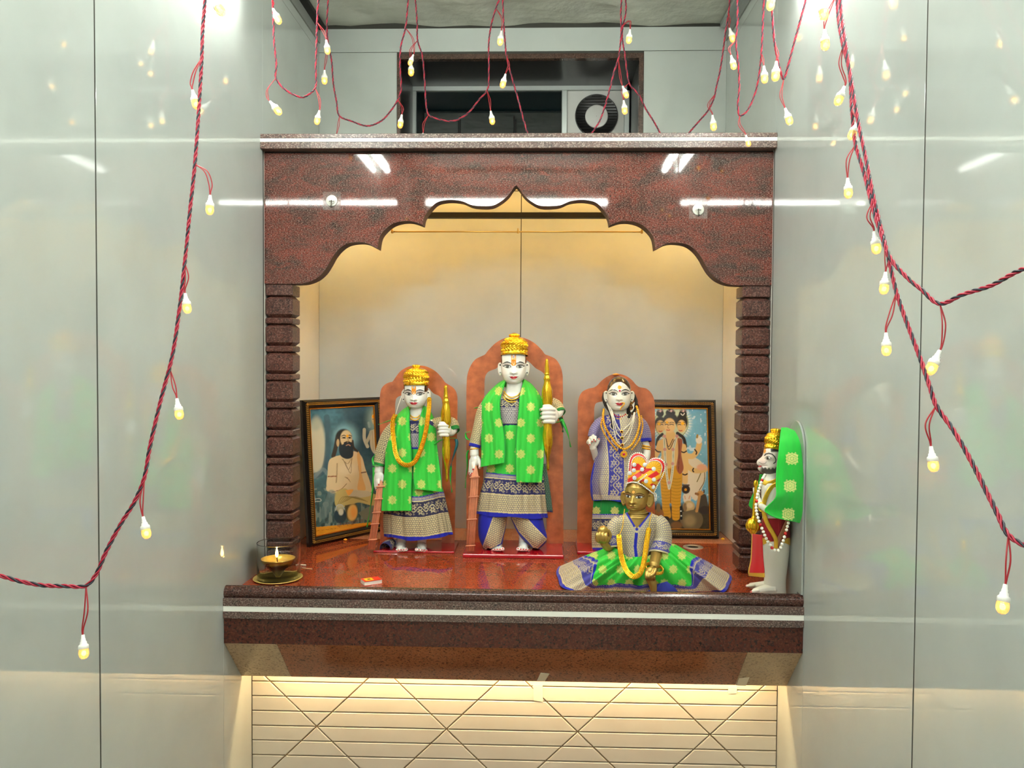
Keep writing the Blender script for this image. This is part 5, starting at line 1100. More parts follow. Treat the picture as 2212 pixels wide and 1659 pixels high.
# turban: stuffed heart-shaped cloth with pearls
OUT = [(1355, 1046), (1356, 1030), (1358, 1012), (1359.5, 996), (1364, 985), (1372, 979.5), (1381, 979), (1390, 983), (1396, 991), (1399, 999), (1406, 993), (1416, 990), (1426, 991.5), (1434, 998), (1436.5, 1008), (1434, 1020), (1429, 1032), (1422, 1044), (1416, 1056), (1411, 1066), (1402, 1061), (1392, 1053.5), (1382, 1047), (1372, 1043.5), (1362, 1043.5)]
ob = spline(np.array([p+(0,) for p in OUT+[OUT[0]]], float), 241)[:-1, :2]; cc = np.array([1391., 1024.])
rr = np.linspace(0, 1, 60)[:, None, None]; S = cc+(ob[None]-cc)*rr; bul = np.sqrt(np.clip(1-rr[..., 0]**2.4, 0, 1)); low = sstep(1010, 1048, S[..., 1])
Xs, Ys = S[..., 0], S[..., 1]; dF = -12-bul*(11+9*low)
def col_turb(x, y):
    C = np.broadcast_to(LN((214, 26, 30)), x.shape+(3,)).copy(); Yl = LN((246, 178, 26))
    for fx_, fy_, r_ in ((1379.5, 1001.5, 15), (1412, 1012, 17)):
        R = np.hypot(x-fx_, y-fy_); A_ = np.arctan2(y-fy_, x-fx_); C = blend(C, Yl*(.66+.34*np.abs(np.sin(A_*8)))[..., None], sstep(r_+.6, r_-.6, R)*(A_ < .75))
    d1 = (y-1032)+.62*(x-1390); s_ = np.mod(d1+8, 21); C = blend(C, Yl, sstep(0, 1.2, s_)*sstep(11, 9.8, s_)*(y > 1016)*1.)
    d2 = (y-1050)-.5*(x-1392); C = blend(C, Yl, ((d2 > -24)&(d2 < -15)|(d2 > -8)&(d2 < 0))*(x > 1386)*(y > 1022)*1.)
    return np.concatenate([C, np.zeros(x.shape+(1,))], -1)
Ct = col_turb(Xs, Ys); dB = 16-8*(1-bul)-bul*6*(1-low)
Pt = np.concatenate([fr(Xs, Ys, dF), fr(Xs, Ys, dB)[::-1]], 0); tb = grid('turban', Pt, np.concatenate([Ct, Ct[::-1]], 0), vcmat('satin', .38, spec=.4, sheen=.2), kid, True)
def pearls(name, pts, r, step, mat=None, d=-14, par=None):
    q = spline(np.array([p+(0,) if len(p) == 2 else p for p in pts], float), 300); s = np.r_[0, np.cumsum(np.linalg.norm(np.diff(q, axis=0), axis=1))]; b = MB()
    for t in np.arange(0, s[-1]+.01, step): b.ball(fr(np.interp(t, s, q[:, 0]), np.interp(t, s, q[:, 1]), d+np.interp(t, s, q[:, 2])), fr.px(r), 10)
    o = b.build(name, mat or m_pearl, par or tb, smooth=True); o['kind'] = 'stuff'
oc = ob[10:170]; cen = cc
pearls('pearl_edge', [tuple(p) for p in OUT[1:20]], 1.9, 4.1, d=-14)
pearls('pearl_edge', [tuple(cen+(np.array(p)-cen)*.86) for p in OUT[1:20]], 1.25, 2.6, d=-19)
pearls('pearl_band', [(1356, 1043.5, -6), (1366, 1041.5, -12), (1376, 1043, -15), (1386, 1047.5, -15), (1397, 1055, -13), (1406, 1062, -8), (1411, 1066, -3)], 1.8, 3.9, d=-16)
pearls('pearl_band', [(1376, 1042.5, -10), (1383, 1037, -12), (1391, 1031, -13), (1397, 1025, -13)], 1.7, 3.8, d=-22)
pearls('pearl_drop', [(1412, 1064, 0), (1414, 1074, 0), (1415, 1083, 1)], 2.2, 3.6, d=-8)
pearls('pearl_drop', [(1416, 1066, 2), (1418, 1074, 2), (1417, 1081, 2)], 2.0, 3.6, d=-6)
pearls('pearl_drop', [(1353, 1045, 0), (1352.5, 1056, 0)], 1.8, 3.6, d=-10)
m_ros = P('rosette_white', (226, 228, 230), .3)
for x, y in ((1370, 1004), (1387, 1014), (1369, 1016), (1370.5, 1032.5), (1393, 1004), (1412, 1013), (1395.5, 1039.5), (1412.5, 1036), (1411, 1052), (1360.5, 1022)):
    b = MB(); R_ = 4.4
    th = np.linspace(0, 2*PI, 32, endpoint=False)
    for j, (rad, z) in enumerate(((.05, -1.6), (1.2, -1.5), (2., -.6), (3.4, -1.3), (4.6, -.4), (4.4, .6))):
        w = 1+(.14*np.cos(8*th) if j > 2 else 0*th); b.v += [tuple(p) for p in fr(x+rad*w*np.cos(th), y+rad*w*np.sin(th), -12-20*np.sqrt(max(0, 1-((x-1391)/48)**2-((y-1022)/46)**2))*.86-z*-1.2-2)]
    b.f += [tuple(q) for q in grid_faces(6, 32, True)]; b.m += [0]*len(b.f); b.build('rosette', m_ros, tb, smooth=True)

# ================================================================ monkey-faced statue by the right wall
c4 = conv(1560, 880, 3.773)
fr = Frame(-.80)
mk = empty('marble_statue', (.66, -.80, ZF), 'white marble monkey-faced statue with a green cloth over its head, standing against the right wall', 'statue')
m_pm = vcmat('painted_marble_matt', .3, coat=.2, sss=.1, bump=.15)
MW = np.r_[LN((226, 222, 208)), 0.]
# back slab against the wall
m_slab = P('grey_marble', (150, 156, 150), .35, var=.12, vscale=18)
pk = at(1712, 909, -.83); pz = pk.z; hw_ = .062; zz = ZF
arc = [(-.832+hw_*math.cos(a), pz-.075+.075*math.sin(a)) for a in np.linspace(0, PI, 20)]
zl_ = CZ-.5905
MB().prism([(-.77, zz)]+arc+[(-.894, zl_), (-.862, zl_), (-.862, zz)], 0, .744, .7488).build('back_slab', m_slab, mk)
rowsH = c4([(298, 365, 0), (325, 345, 0)])
HR = [(296, 372, 482, 0, 62), (315, 352, 492, 0, 78), (340, 341, 500, 0, 88), (365, 336, 503, 0, 92), (385, 331, 504, 0, 92), (402, 322, 504, 0, 90), (418, 303, 502, 0, 86), (432, 287, 499, 0, 82), (446, 281, 496, 0, 80), (460, 283, 492, 0, 80), (472, 291, 488, 0, 80), (480, 299, 485, 0, 80), (487, 293, 481, 0, 79), (497, 290, 476, 0, 76), (508, 294, 468, 0, 72), (520, 306, 458, 0, 66), (532, 326, 446, 0, 56), (545, 352, 430, 0, 44)]
R = resample([(y/3.773+880, a/3.773+1560, b/3.773+1560, 0, h/3.773) for y, a, b, d, h in HR], 150); th = np.linspace(0, 2*PI, 200, endpoint=False)[None, :]
hw = (R[:, 2:3]-R[:, 1:2])/2; cs, sn = np.cos(th), np.sin(th); muz = sstep(.1, 1., -cs)
x = (R[:, 1:2]+R[:, 2:3])/2+hw*cs; y = R[:, 0:1]+0*th; d = R[:, 4:5]*sn*(1-.30*muz*sstep(978, 992, y))
X = (x-1560)*3.773; Y = (y-880)*3.773; d = d+5*np.exp(-((X-372)/22)**2-((Y-414)/16)**2)*np.sign(sn)*.5
Fm = (sn < .15)|(sn > -.15)
C = np.broadcast_to(LN((226, 214, 204)), X.shape+(3,)).copy()
C = blend(C, LN((220, 180, 170)), .5*np.exp(-((X-330)/30)**2-((Y-440)/26)**2)); C = blend(C, LN((236, 150, 30)), sstep(16, 9, np.hypot(X-344, (Y-352)*.6)))
ew = np.clip(1-((X-374)/26)**2, 0, 1); eye = sstep(-13*ew-1, -13*ew+1, Y-414)*sstep(10*ew+1, 10*ew-1, Y-414)*(np.abs(X-374) < 26); C = blend(C, LN((228, 226, 216)), eye); C = blend(C, LN((40, 30, 24)), eye*sstep(12, 9.5, np.hypot(X-370, Y-413)))
C = blend(C, LN((24, 18, 16)), sstep(4, 2, np.abs(Y-414+13*ew+1))*(np.abs(X-374) < 28)); C = blend(C, LN((30, 22, 20)), sstep(3, 1.6, np.abs(Y-414-10*ew))*(np.abs(X-374) < 26)*.8)
C = blend(C, LN((24, 18, 16)), sstep(5.5, 3, lined(X, Y, [(346, 392), (356, 380), (380, 374), (408, 382), (428, 402), (438, 424), (436, 446), (420, 456)])))
C = blend(C, LN((60, 44, 36)), sstep(3, 1.6, lined(X, Y, [(300, 448), (330, 462), (352, 456), (360, 444)]))*.7)
C = blend(C, LN((196, 40, 44)), sstep(7, 4, lined(X, Y, [(284, 481), (300, 483), (316, 480)])))
brd = sstep(0, 12, Y-(470+22*np.cos((X-390)/60)+6*np.sin(X*.21)))*sstep(300, 330, X)*sstep(556, 536, Y)*(X < 450); C = blend(C, LN((44, 38, 36))*(.7+.9*vnoise(X*.25, Y*.12))[..., None], brd*.92)
C = blend(C, LN((40, 32, 28)), sstep(372, 356, Y)*(X > 395)*1.)
C4 = np.concatenate([C, np.zeros(X.shape+(1,))], -1)
chunks = [(fr(x, y, d).reshape(-1, 3), grid_faces(150, 200, True), C4.reshape(-1, 4))]
def s4(rows, **k): return solid(fr, [(y/3.773+880, a/3.773+1560, b/3.773+1560, d/3.773, h/3.773) for y, a, b, d, h in rows], **k)
v, f = s4([(530, 352, 446, 0, 44), (560, 346, 452, 0, 48), (590, 330, 474, 0, 70), (640, 318, 500, 0, 96), (720, 318, 520, 0, 104), (800, 322, 530, 0, 104), (880, 326, 540, 0, 98), (960, 322, 548, 0, 96), (1060, 322, 556, 0, 94), (1160, 326, 550, 0, 90), (1260, 334, 540, 0, 86), (1360, 342, 526, 0, 80), (1440, 338, 520, 0, 76), (1500, 332, 522, 0, 78), (1530, 330, 524, 0, 78)])
Yv = (np.array([0.])); chunks.append((v, f, MW))
def ch4(pts, r): return chain(fr, [(x/3.773+1560, y/3.773+880, d/3.773) for x, y, d in pts], [q/3.773 for q in r], 12)
ft = [ch4([(420, 1478, -40), (340, 1486, -46), (262, 1502, -48)], [48, 38, 26])]
for k in range(5): ft.append(ch4([(290-6*k, 1494, -70+12*k), (236+9*k, 1506, -76+13*k)], [15, 12-k]))
ft.append(ch4([(420, 1440, 40), (320, 1448, 44), (230, 1454, 44)], [42, 30, 24]))
for k in range(5): ft.append(ch4([(260-5*k, 1448, 22+11*k), (196+10*k, 1456, 18+13*k)], [14, 11-k]))
v, f = fuse(ft, fr.px(.9)); chunks.append((v, f, nails(v, fr, [(x/3.773+1560, y/3.773+880, d/3.773) for x, y, d in ((184, 1452, 22), (210, 1450, 40), (230, 1504, -78))], MW, 4, (206, 110, 100))))
ar_ = [ch4([(470, 720, -92), (462, 850, -108), (400, 846, -120), (345, 822, -118), (312, 800, -108)], [36, 36, 33, 28, 24])]
for sg in (-1, 1):
    ar_.append(ch4([(318, 806, 60*sg-10 if sg > 0 else -98), (300, 760, 20*sg), (276, 700, 10*sg)], [20, 22, 18]))
    for k in range(4): ar_.append(ch4([(268+11*k, 722, 12*sg), (258+9*k, 680, 8*sg), (254+9*k, 652+abs(k-1)*7, 5*sg)], [9, 8, 6]))
    ar_.append(ch4([(306, 770, 14*sg), (290, 730, -6+10*sg), (284, 704, 8*sg)], [11, 9, 7]))
ar_.append(ch4([(470, 720, 92), (462, 850, 108), (400, 846, 116), (330, 812, 80)], [36, 36, 30, 22]))
v, f = fuse(ar_, fr.px(.9)); chunks.append((v, f, MW))
body_mesh('body', chunks, m_pm, mk)
lathe_px('crown', fr, [(c*1.2/3.773, 880+y/3.773) for c, y in ((68, 350), (72, 338), (70, 325), (66, 312), (72, 290), (73, 262), (66, 240), (58, 222), (44, 210), (34, 200), (38, 192), (34, 180), (20, 172), (1, 168))], 1560+424/3.773, -1, m_gold, mk, 140, crown_emb(24, .06), tilt=.10, slant=.10)
# mace, sash, waistcloth, bangle, collar
MP = [(590, 1), (600, 14), (620, 20), (640, 18), (655, 12), (700, 13), (840, 16), (890, 18), (900, 24), (910, 44), (935, 58), (965, 62), (990, 56), (1010, 40), (1022, 26), (1040, 14), (1060, 8), (1068, 1)]
lathe_px('mace', fr, [(r/3.773, 880+y/3.773) for y, r in MP], 1560+276/3.773, -4, m_gold, mk, 96, lambda t, th: .10*np.abs(np.sin(6*th))*sstep(.62, .7, t)*sstep(.97, .9, t), tilt=.055)
def band4(name, pts, w, mat, n=60):
    q = spline(np.array([(x/3.773+1560, y/3.773+880, d/3.773) for x, y, d in pts], float), n); T = np.gradient(q, axis=0)[:, :2]; T /= np.linalg.norm(T, axis=1)[:, None]; N = np.stack([-T[:, 1], T[:, 0]], 1); w = w/3.773
    prof = [(-.5, .4), (-.5, -.6), (-.3, -1.2), (.3, -1.2), (.5, -.6), (.5, .4)]
    Pw = np.stack([fr(q[:, 0]+N[:, 0]*a*w, q[:, 1]+N[:, 1]*a*w, q[:, 2]+e) for a, e in prof], 1); return grid(name, Pw, None, mat, mk, True)
m_gp = P('gold_paint', (232, 184, 60), .3, metal=.55, var=.15, vscale=60)
m_redp = P('red_paint', (176, 20, 28), .3, var=.12, vscale=40); m_maroon = P('maroon_paint', (120, 24, 30), .4, var=.1, vscale=40)
band4('sash', [(455, 622, -84), (400, 655, -98), (362, 715, -104), (340, 790, -106), (342, 870, -108), (375, 960, -106), (415, 1030, -104), (438, 1080, -102), (440, 1150, -98)], 36, m_gp)
band4('sash', [(536, 920, -92), (500, 1000, -98), (462, 1080, -100), (446, 1140, -98)], 34, P('brown_paint', (150, 92, 60), .5))
band4('collar', [(334, 606, -58), (370, 620, -76), (410, 612, -84), (450, 592, -80)], 40, m_gp)
loft('waistcloth', fr, [(y/3.773+880, a/3.773+1560, b/3.773+1560, 0, h/3.773) for y, a, b, h in ((905, 322, 544, 100), (960, 317, 552, 101), (1020, 314, 558, 100), (1080, 316, 560, 98), (1110, 320, 558, 96))],
     lambda u, y, th, x: np.where((y > 1167+5*np.sin(3*th))[..., None], flat(LN((222, 176, 60)), x, .8), flat(LN((150, 22, 30)), x)), m_cloth, mk, 60, 120, lambda t, th: .02*np.sin(9*th), lambda t, th: t*t*(5*np.cos(2*th)))
sheet('front_flap', fr, c4([(246, 1030, -40), (243, 1120, -44), (236, 1240, -48), (216, 1345, -52), (222, 1372, -52)]), c4([(322, 1040, -84), (326, 1130, -86), (332, 1240, -88), (342, 1330, -90), (344, 1385, -90)]), lambda x, y, u, v: np.where(((v > .87)|(u < .09))[..., None], flat(LN((222, 176, 60)), x, .8), flat(LN((186, 18, 28)), x)), m_cloth, mk, 80, 40, 2, foldf((.8, 1.5, 0, 2, .3)), .004)
pxtube('bangle', fr, [(q[0], q[1], q[2]) for q in c4([(318+26*math.cos(a), 806+30*math.sin(a), -112*1.0/1+ -18*math.cos(a)*0-20*math.sin(a)*0) for a in np.linspace(0, 2*PI, 25)])] if False else [(318/3.773+1560+5*math.cos(a), 812/3.773+880+8.6*math.sin(a), -28-3*math.cos(a)) for a in np.linspace(0, 2*PI, 29)], 2., m_gp, mk, 8)
strung('bead_necklace', 'bead', fr, c4([(350, 548, -52), (330, 582, -70), (312, 630, -86), (296, 690, -96), (284, 740, -104), (276, 800, -112), (282, 860, -122), (302, 930, -128), (330, 1000, -126), (362, 1075, -120), (396, 1132, -116), (430, 1166, -112), (462, 1164, -112), (488, 1116, -112), (506, 1060, -110), (524, 1000, -106), (540, 940, -100)]), 3.3, m_pearl, mk, 8.2, m_gold_thin, alt=(7, m_bead_red, 3), label='long necklace of white beads with a few red ones')
# green cloth over the head
def col_cl(x, y, u, v):
    C = np.broadcast_to(LN((30, 186, 56)), x.shape+(3,))*(.95+.08*vnoise(x*.4, y*.1))[..., None]; M = 0*x
    for mx, my_ in ((567, 418), (552, 640), (537, 870)):
        X = (x-1560)*3.773-mx; Y = (y-880)*3.773-my_; R = np.hypot(X*.92, Y); a = np.arctan2(Y, X); ro = 52*(1+.10*np.cos(12*a)-.10*np.cos(4*a)); m = sstep(ro, ro-5, R)*(.40+.60*(np.sin(R*.34+1.3*np.cos(6*a)) > -.2)); C = blend(C, LN((228, 226, 140)), m); M = np.maximum(M, m*.2)
    return np.concatenate([C, M[..., None]], -1)
sheet('head_cloth', fr, c4([(482, 166, -6), (472, 230, -40), (466, 300, -78), (456, 400, -100), (444, 500, -108), (438, 620, -122), (436, 730, -138), (346, 838, -146), (372, 868, -146), (440, 902, -142)]), c4([(530, 166, 0), (596, 196, -20), (638, 234, -34), (660, 300, -50), (663, 480, -70), (660, 640, -80), (656, 760, -84), (652, 860, -86), (642, 910, -86), (630, 942, -86)]), col_cl, m_cloth, mk, 240, 110, 4, foldf((1.1, 1.6, .5, 4, .2), (.6, 3.2, 2, -5, .3)), .0018)
sheet('head_cloth', fr, c4([(482, 166, -6), (540, 176, 20), (600, 216, 40), (640, 300, 50)]), c4([(530, 166, 0), (596, 196, -20), (638, 234, -34), (660, 300, -50)]), col_cl, m_cloth, mk, 60, 30, 3, None, .0018)
sheet('scarf_end', fr, c4([(306, 545, 66), (296, 600, 70), (222, 770, 76), (216, 800, 76)]), c4([(335, 545, 60), (318, 610, 66), (254, 770, 70), (244, 830, 70)]), plain((40, 160, 50)), m_cloth, mk, 50, 16)
# ================================================================ framed prints
def proj_px(V):
    d = V-np.array(CC); z = d@np.array(CF); return 1106+FPX*(d@np.array(CR))/z, 829.5-FPX*(d@np.array(CU))/z
def ell(C, x, y, cx, cy, rx, ry, col, soft=.12, rot=0., k=1.):
    c, s = math.cos(rot), math.sin(rot); u = ((x-cx)*c+(y-cy)*s)/rx; v = ((y-cy)*c-(x-cx)*s)/ry; return blend(C, LN(col), sstep(1+soft, 1-soft, np.hypot(u, v))*k)
def pol(C, x, y, pts, col, k=1., soft=4.):
    pts = [tuple(p) for p in spline(np.array([p+(0,) for p in pts+[pts[0]]], float), 12*len(pts))[:, :2]]
    m = inpoly(x, y, pts); d = lined(x, y, pts); return blend(C, LN(col), np.where(m, sstep(-soft, soft, d), sstep(soft, -soft, d))*k)
def lin_(C, x, y, pts, w, col, k=1.): return blend(C, LN(col), sstep(w*.6, w*.4, lined(x, y, [tuple(p) for p in spline(np.array([p+(0,) for p in pts], float), 8*len(pts))[:, :2]]))*k)
SK = (222, 200, 158)
def paint_left(x, y):
    x = (x-630)*4.881; y = (y-850)*4.881; n = vnoise(x*.012, y*.012)*.6+vnoise(x*.04, y*.04, 1)*.4; t = np.clip((y-130)/1250, 0, 1)[..., None]
    C = LN((70, 116, 134))*(1-t)+LN((74, 100, 96))*t; C = C*(.55+.9*n)[..., None]; C = blend(C, LN((28, 56, 80)), sstep(430, 700, x)*sstep(1000, 500, y)*.7)
    C = ell(C, x, y, 262, 560, 92, 300, (206, 200, 176), .2); C = ell(C, x, y, 250, 330, 60, 60, (150, 170, 160), .5, 0, .5)
    C = lin_(C, x, y, [(370, 250), (385, 500), (330, 820), (210, 880)], 60, (66, 96, 112), .7); C = lin_(C, x, y, [(240, 880), (330, 800), (380, 850)], 40, (150, 170, 170), .4)
    st = vnoise(x*.05, y*.018, 3); C = blend(C, LN((146, 160, 146)), (st > .62)*(y > 1000)*.55); C = blend(C, LN((44, 62, 62)), (st < .3)*(y > 1050)*.6)
    for r, k in ((150, .25), (118, .35), (98, .45)): C = ell(C, x, y, 568, 462, r, r*1.05, (150, 206, 224), .3, 0, k)
    for r, k in ((130, .3), (90, .5)): C = ell(C, x, y, 885, 290, r*.8, r*1.3, (166, 206, 212), .4, 0, k)
    C = ell(C, x, y, 548, 470, 88, 98, (46, 44, 44)); C = lin_(C, x, y, [(480, 480), (462, 580), (440, 660)], 44, (58, 54, 50)); C = lin_(C, x, y, [(640, 500), (652, 570), (690, 610)], 26, (58, 54, 50))
    C = pol(C, x, y, [(470, 660), (400, 700), (378, 850), (372, 990), (420, 1050), (560, 1040), (700, 1026), (838, 1040), (834, 960), (776, 790), (735, 660), (665, 610), (560, 640)], SK)
    C = lin_(C, x, y, [(480, 740), (476, 860), (470, 940)], 14, (150, 122, 86), .7); C = lin_(C, x, y, [(712, 690), (706, 800), (730, 850)], 10, (160, 130, 92), .6); C = ell(C, x, y, 600, 800, 90, 60, (238, 222, 190), .6, 0, .6)
    C = pol(C, x, y, [(704, 610), (720, 640), (742, 860), (776, 1020), (700, 1020), (712, 860), (690, 640)], (222, 172, 110)); C = lin_(C, x, y, [(384, 876), (470, 872)], 12, (150, 100, 70)); C = lin_(C, x, y, [(736, 836), (782, 828)], 12, (120, 90, 70))
    for a in ((540, 690, 600, 800, 640, 680), (530, 690, 590, 740, 630, 680), (560, 720, 620, 840, 632, 690)): C = lin_(C, x, y, [a[:2], a[2:4], a[4:]], 6, (120, 90, 60), .7)
    C = ell(C, x, y, 575, 475, 62, 88, SK); C = ell(C, x, y, 488, 520, 16, 40, (206, 176, 130)); C = pol(C, x, y, [(505, 520), (520, 545), (570, 520), (630, 530), (650, 600), (640, 670), (580, 690), (520, 660), (498, 590)], (38, 50, 62)); C = lin_(C, x, y, [(556, 522), (590, 510), (630, 524)], 16, (40, 44, 52)); C = lin_(C, x, y, [(575, 548), (600, 540), (618, 550)], 9, (200, 150, 120))
    for e in (552, 612): C = lin_(C, x, y, [(e-22, 470), (e, 462), (e+18, 470)], 8, (40, 34, 30)); C = lin_(C, x, y, [(e-26, 450), (e, 440), (e+20, 450)], 8, (50, 40, 34)); C = ell(C, x, y, e, 470, 8, 7, (20, 20, 20))
    C = lin_(C, x, y, [(588, 460), (598, 505), (586, 512)], 7, (170, 140, 100)); C = ell(C, x, y, 588, 448, 14, 14, (240, 170, 30))
    C = lin_(C, x, y, [(400, 1000), (500, 970), (570, 920), (600, 890)], 74, SK); C = lin_(C, x, y, [(420, 1042), (520, 1010), (590, 940)], 7, (150, 122, 86)); C = ell(C, x, y, 588, 906, 34, 44, (226, 202, 160), .12, .3)
    for k in range(4): C = lin_(C, x, y, [(560+14*k, 880+8*k), (594+8*k, 892+14*k)], 5, (150, 116, 80))
    C = pol(C, x, y, [(450, 1050), (560, 1000), (650, 1060), (840, 1050), (930, 1100), (880, 1180), (700, 1150), (600, 1190), (470, 1190)], (196, 178, 112)); C = pol(C, x, y, [(570, 1030), (700, 1020), (830, 1040), (840, 1070), (650, 1100), (600, 1080)], (200, 190, 160)); C = pol(C, x, y, [(566, 1020), (650, 1014), (600, 1076)], (236, 172, 90))
    for k in range(6): C = lin_(C, x, y, [(480+20*k, 1180-10*k), (540+26*k, 1090), (700+20*k, 1110+6*k)], 8, (136, 122, 70), .6)
    C = pol(C, x, y, [(560, 1180), (680, 1170), (690, 1300), (640, 1345), (590, 1330)], (90, 84, 60)); C = ell(C, x, y, 640, 1256, 52, 86, (232, 190, 110), .2, .1); C = ell(C, x, y, 655, 1250, 30, 60, (240, 172, 90), .5)
    C = ell(C, x, y, 512, 1290, 66, 80, (44, 66, 76)); C = ell(C, x, y, 512, 1210, 40, 40, (190, 186, 150), .3, 0, .8); C = ell(C, x, y, 520, 1250, 26, 34, (210, 206, 180), .3); C = lin_(C, x, y, [(464, 1230), (480, 1180), (530, 1176), (556, 1220)], 8, (190, 196, 190)); C = lin_(C, x, y, [(330, 1280), (390, 1150), (420, 1060)], 90, (110, 134, 134), .6)
    C = pol(C, x, y, [(700, 1260), (860, 1180), (960, 1240), (800, 1340)], (120, 128, 112)); C = lin_(C, x, y, [(215, 1120), (300, 1110), (310, 1130), (230, 1140)], 10, (200, 206, 190), .7)
    C = pol(C, x, y, [(820, 400), (900, 370), (960, 400), (960, 620), (880, 640), (836, 580)], (206, 200, 176)); C = ell(C, x, y, 884, 262, 42, 74, (206, 196, 160)); C = pol(C, x, y, [(836, 240), (850, 190), (890, 140), (930, 190), (930, 250), (886, 200)], (150, 160, 140)); C = ell(C, x, y, 866, 243, 18, 20, (244, 176, 30)); C = lin_(C, x, y, [(852, 272), (880, 270)], 6, (60, 50, 44)); C = lin_(C, x, y, [(868, 322), (892, 322)], 6, (150, 90, 80))
    C = lin_(C, x, y, [(766, 380), (768, 480), (800, 560)], 34, (196, 200, 186)); C = lin_(C, x, y, [(840, 400), (790, 520)], 30, (190, 192, 172)); C = lin_(C, x, y, [(850, 400), (860, 600)], 4, (140, 120, 90)); C = lin_(C, x, y, [(812, 310), (820, 350)], 26, (150, 180, 190))
    strip = y-(1412-(x-220)*.088); C = np.where((strip > 0)[..., None], LN((226, 152, 44))*(.86+.22*n)[..., None], C)
    for k in range(5): C = np.where(((np.abs(x-(280+48*k)) < 18)&(np.abs(strip-40+2*k) < 2.5)&(vnoise(x*.4, y*.1) > .4))[..., None], LN((120, 60, 20)), C)
    top = (y-(124-(x-170)*.012)); return np.where((top < 3)[..., None], LN((220, 140, 60)), C)
def paint_right(x, y):
    x = (x-1400)*4.881; y = (y-850)*4.881; n = vnoise(x*.02, y*.02)*.6+vnoise(x*.06, y*.06, 1)*.4
    C = LN((118, 178, 206))*(.9+.2*n)[..., None]; C = blend(C, LN((86, 150, 186)), sstep(500, 660, x)*sstep(500, 200, y)*.5); C = blend(C, LN((224, 236, 240)), sstep(.80, .86, vnoise(x*.045, y*.045, 7))*.7)
    a = np.arctan2(y-310, x-245); R = np.hypot((x-245)/178, (y-310)/176); C = blend(C, LN((232, 238, 226)), sstep(1.36, 1.0, R)*(.35+.65*(np.sin(a*46) > .2))*(y < 560)); C = blend(C, LN((206, 214, 178)), sstep(1.02, .99, R)); C = blend(C, LN((150, 156, 110)), sstep(.03, .015, np.abs(R-1)))
    C = blend(C, LN((64, 58, 44))*1., sstep(1150, 1240, y+60*vnoise(x*.02, 0*y))); C = C*np.where(y > 1180, .6+.8*n, 1)[..., None]
    cow = (226, 212, 186); C = pol(C, x, y, [(410, 690), (480, 672), (560, 720), (606, 810), (606, 900), (570, 1000), (540, 1080), (500, 1130), (440, 1060), (400, 900)], cow); C = lin_(C, x, y, [(596, 820), (590, 930), (540, 1020)], 8, (110, 96, 60)); C = lin_(C, x, y, [(560, 830), (530, 900), (516, 930)], 10, (130, 116, 70)); C = ell(C, x, y, 410, 1100, 44, 60, cow, .15); C = lin_(C, x, y, [(392, 1110), (386, 1080)], 10, (210, 160, 130)); C = lin_(C, x, y, [(430, 1110), (440, 1080)], 10, (210, 160, 130)); C = ell(C, x, y, 350, 1120, 22, 30, (120, 176, 206))
    sk = (228, 188, 122); hair = (44, 36, 30)
    C = ell(C, x, y, 128, 320, 62, 78, hair); C = ell(C, x, y, 355, 300, 62, 90, hair); C = ell(C, x, y, 236, 275, 76, 70, hair); C = ell(C, x, y, 126, 210, 40, 40, hair); C = ell(C, x, y, 236, 205, 52, 40, hair); C = ell(C, x, y, 366, 218, 42, 44, hair)
    for cx in (126, 240, 368): C = lin_(C, x, y, [(cx-30, 178), (cx, 190), (cx+20, 172), (cx+34, 188)], 10, (150, 120, 110)); C = ell(C, x, y, cx+4, 184, 12, 14, (216, 170, 160))
    C = lin_(C, x, y, [(346, 214), (366, 230), (384, 208)], 8, (236, 236, 226))
    C = ell(C, x, y, 128, 348, 46, 66, sk); C = ell(C, x, y, 352, 345, 46, 66, sk); C = pol(C, x, y, [(190, 400), (270, 400), (290, 460), (230, 520), (190, 470)], sk); C = ell(C, x, y, 226, 338, 62, 78, (234, 196, 134))
    for cx, w in ((110, 16), (146, 12), (196, 20), (248, 22), (330, 14), (372, 14)): C = lin_(C, x, y, [(cx-w, 330), (cx, 324), (cx+w, 331)], 8, (36, 26, 20)); C = lin_(C, x, y, [(cx-w, 312), (cx, 303), (cx+w, 310)], 7, (40, 28, 20))
    for cx, my in ((130, 396), (212, 384), (342, 390)): C = lin_(C, x, y, [(cx-16, my), (cx, my+4), (cx+16, my)], 9, (190, 70, 60))
    C = lin_(C, x, y, [(212, 330), (206, 362), (222, 364)], 6, (180, 130, 80)); C = ell(C, x, y, 114, 320, 18, 16, (248, 184, 30)); C = ell(C, x, y, 200, 305, 12, 12, (246, 180, 30)); C = ell(C, x, y, 364, 316, 18, 16, (248, 184, 30))
    C = lin_(C, x, y, [(150, 430), (108, 470), (92, 540)], 30, hair); C = lin_(C, x, y, [(310, 420), (372, 470), (396, 560)], 34, hair)
    C = lin_(C, x, y, [(350, 560), (400, 650), (470, 660), (520, 600), (540, 530)], 58, sk); C = lin_(C, x, y, [(370, 620), (400, 740), (480, 810), (560, 812), (600, 800)], 54, sk); C = ell(C, x, y, 536, 490, 34, 40, (232, 222, 206)); C = lin_(C, x, y, [(520, 440), (516, 462)], 22, (150, 120, 60)); C = ell(C, x, y, 566, 778, 52, 34, (238, 176, 140), .3)
    C = lin_(C, x, y, [(130, 520), (96, 620), (60, 680)], 60, sk); C = pol(C, x, y, [(120, 500), (190, 450), (280, 450), (350, 490), (372, 600), (352, 700), (360, 810), (130, 810), (140, 640)], sk)
    C = lin_(C, x, y, [(372, 560), (396, 700), (392, 830), (390, 930)], 58, sk)
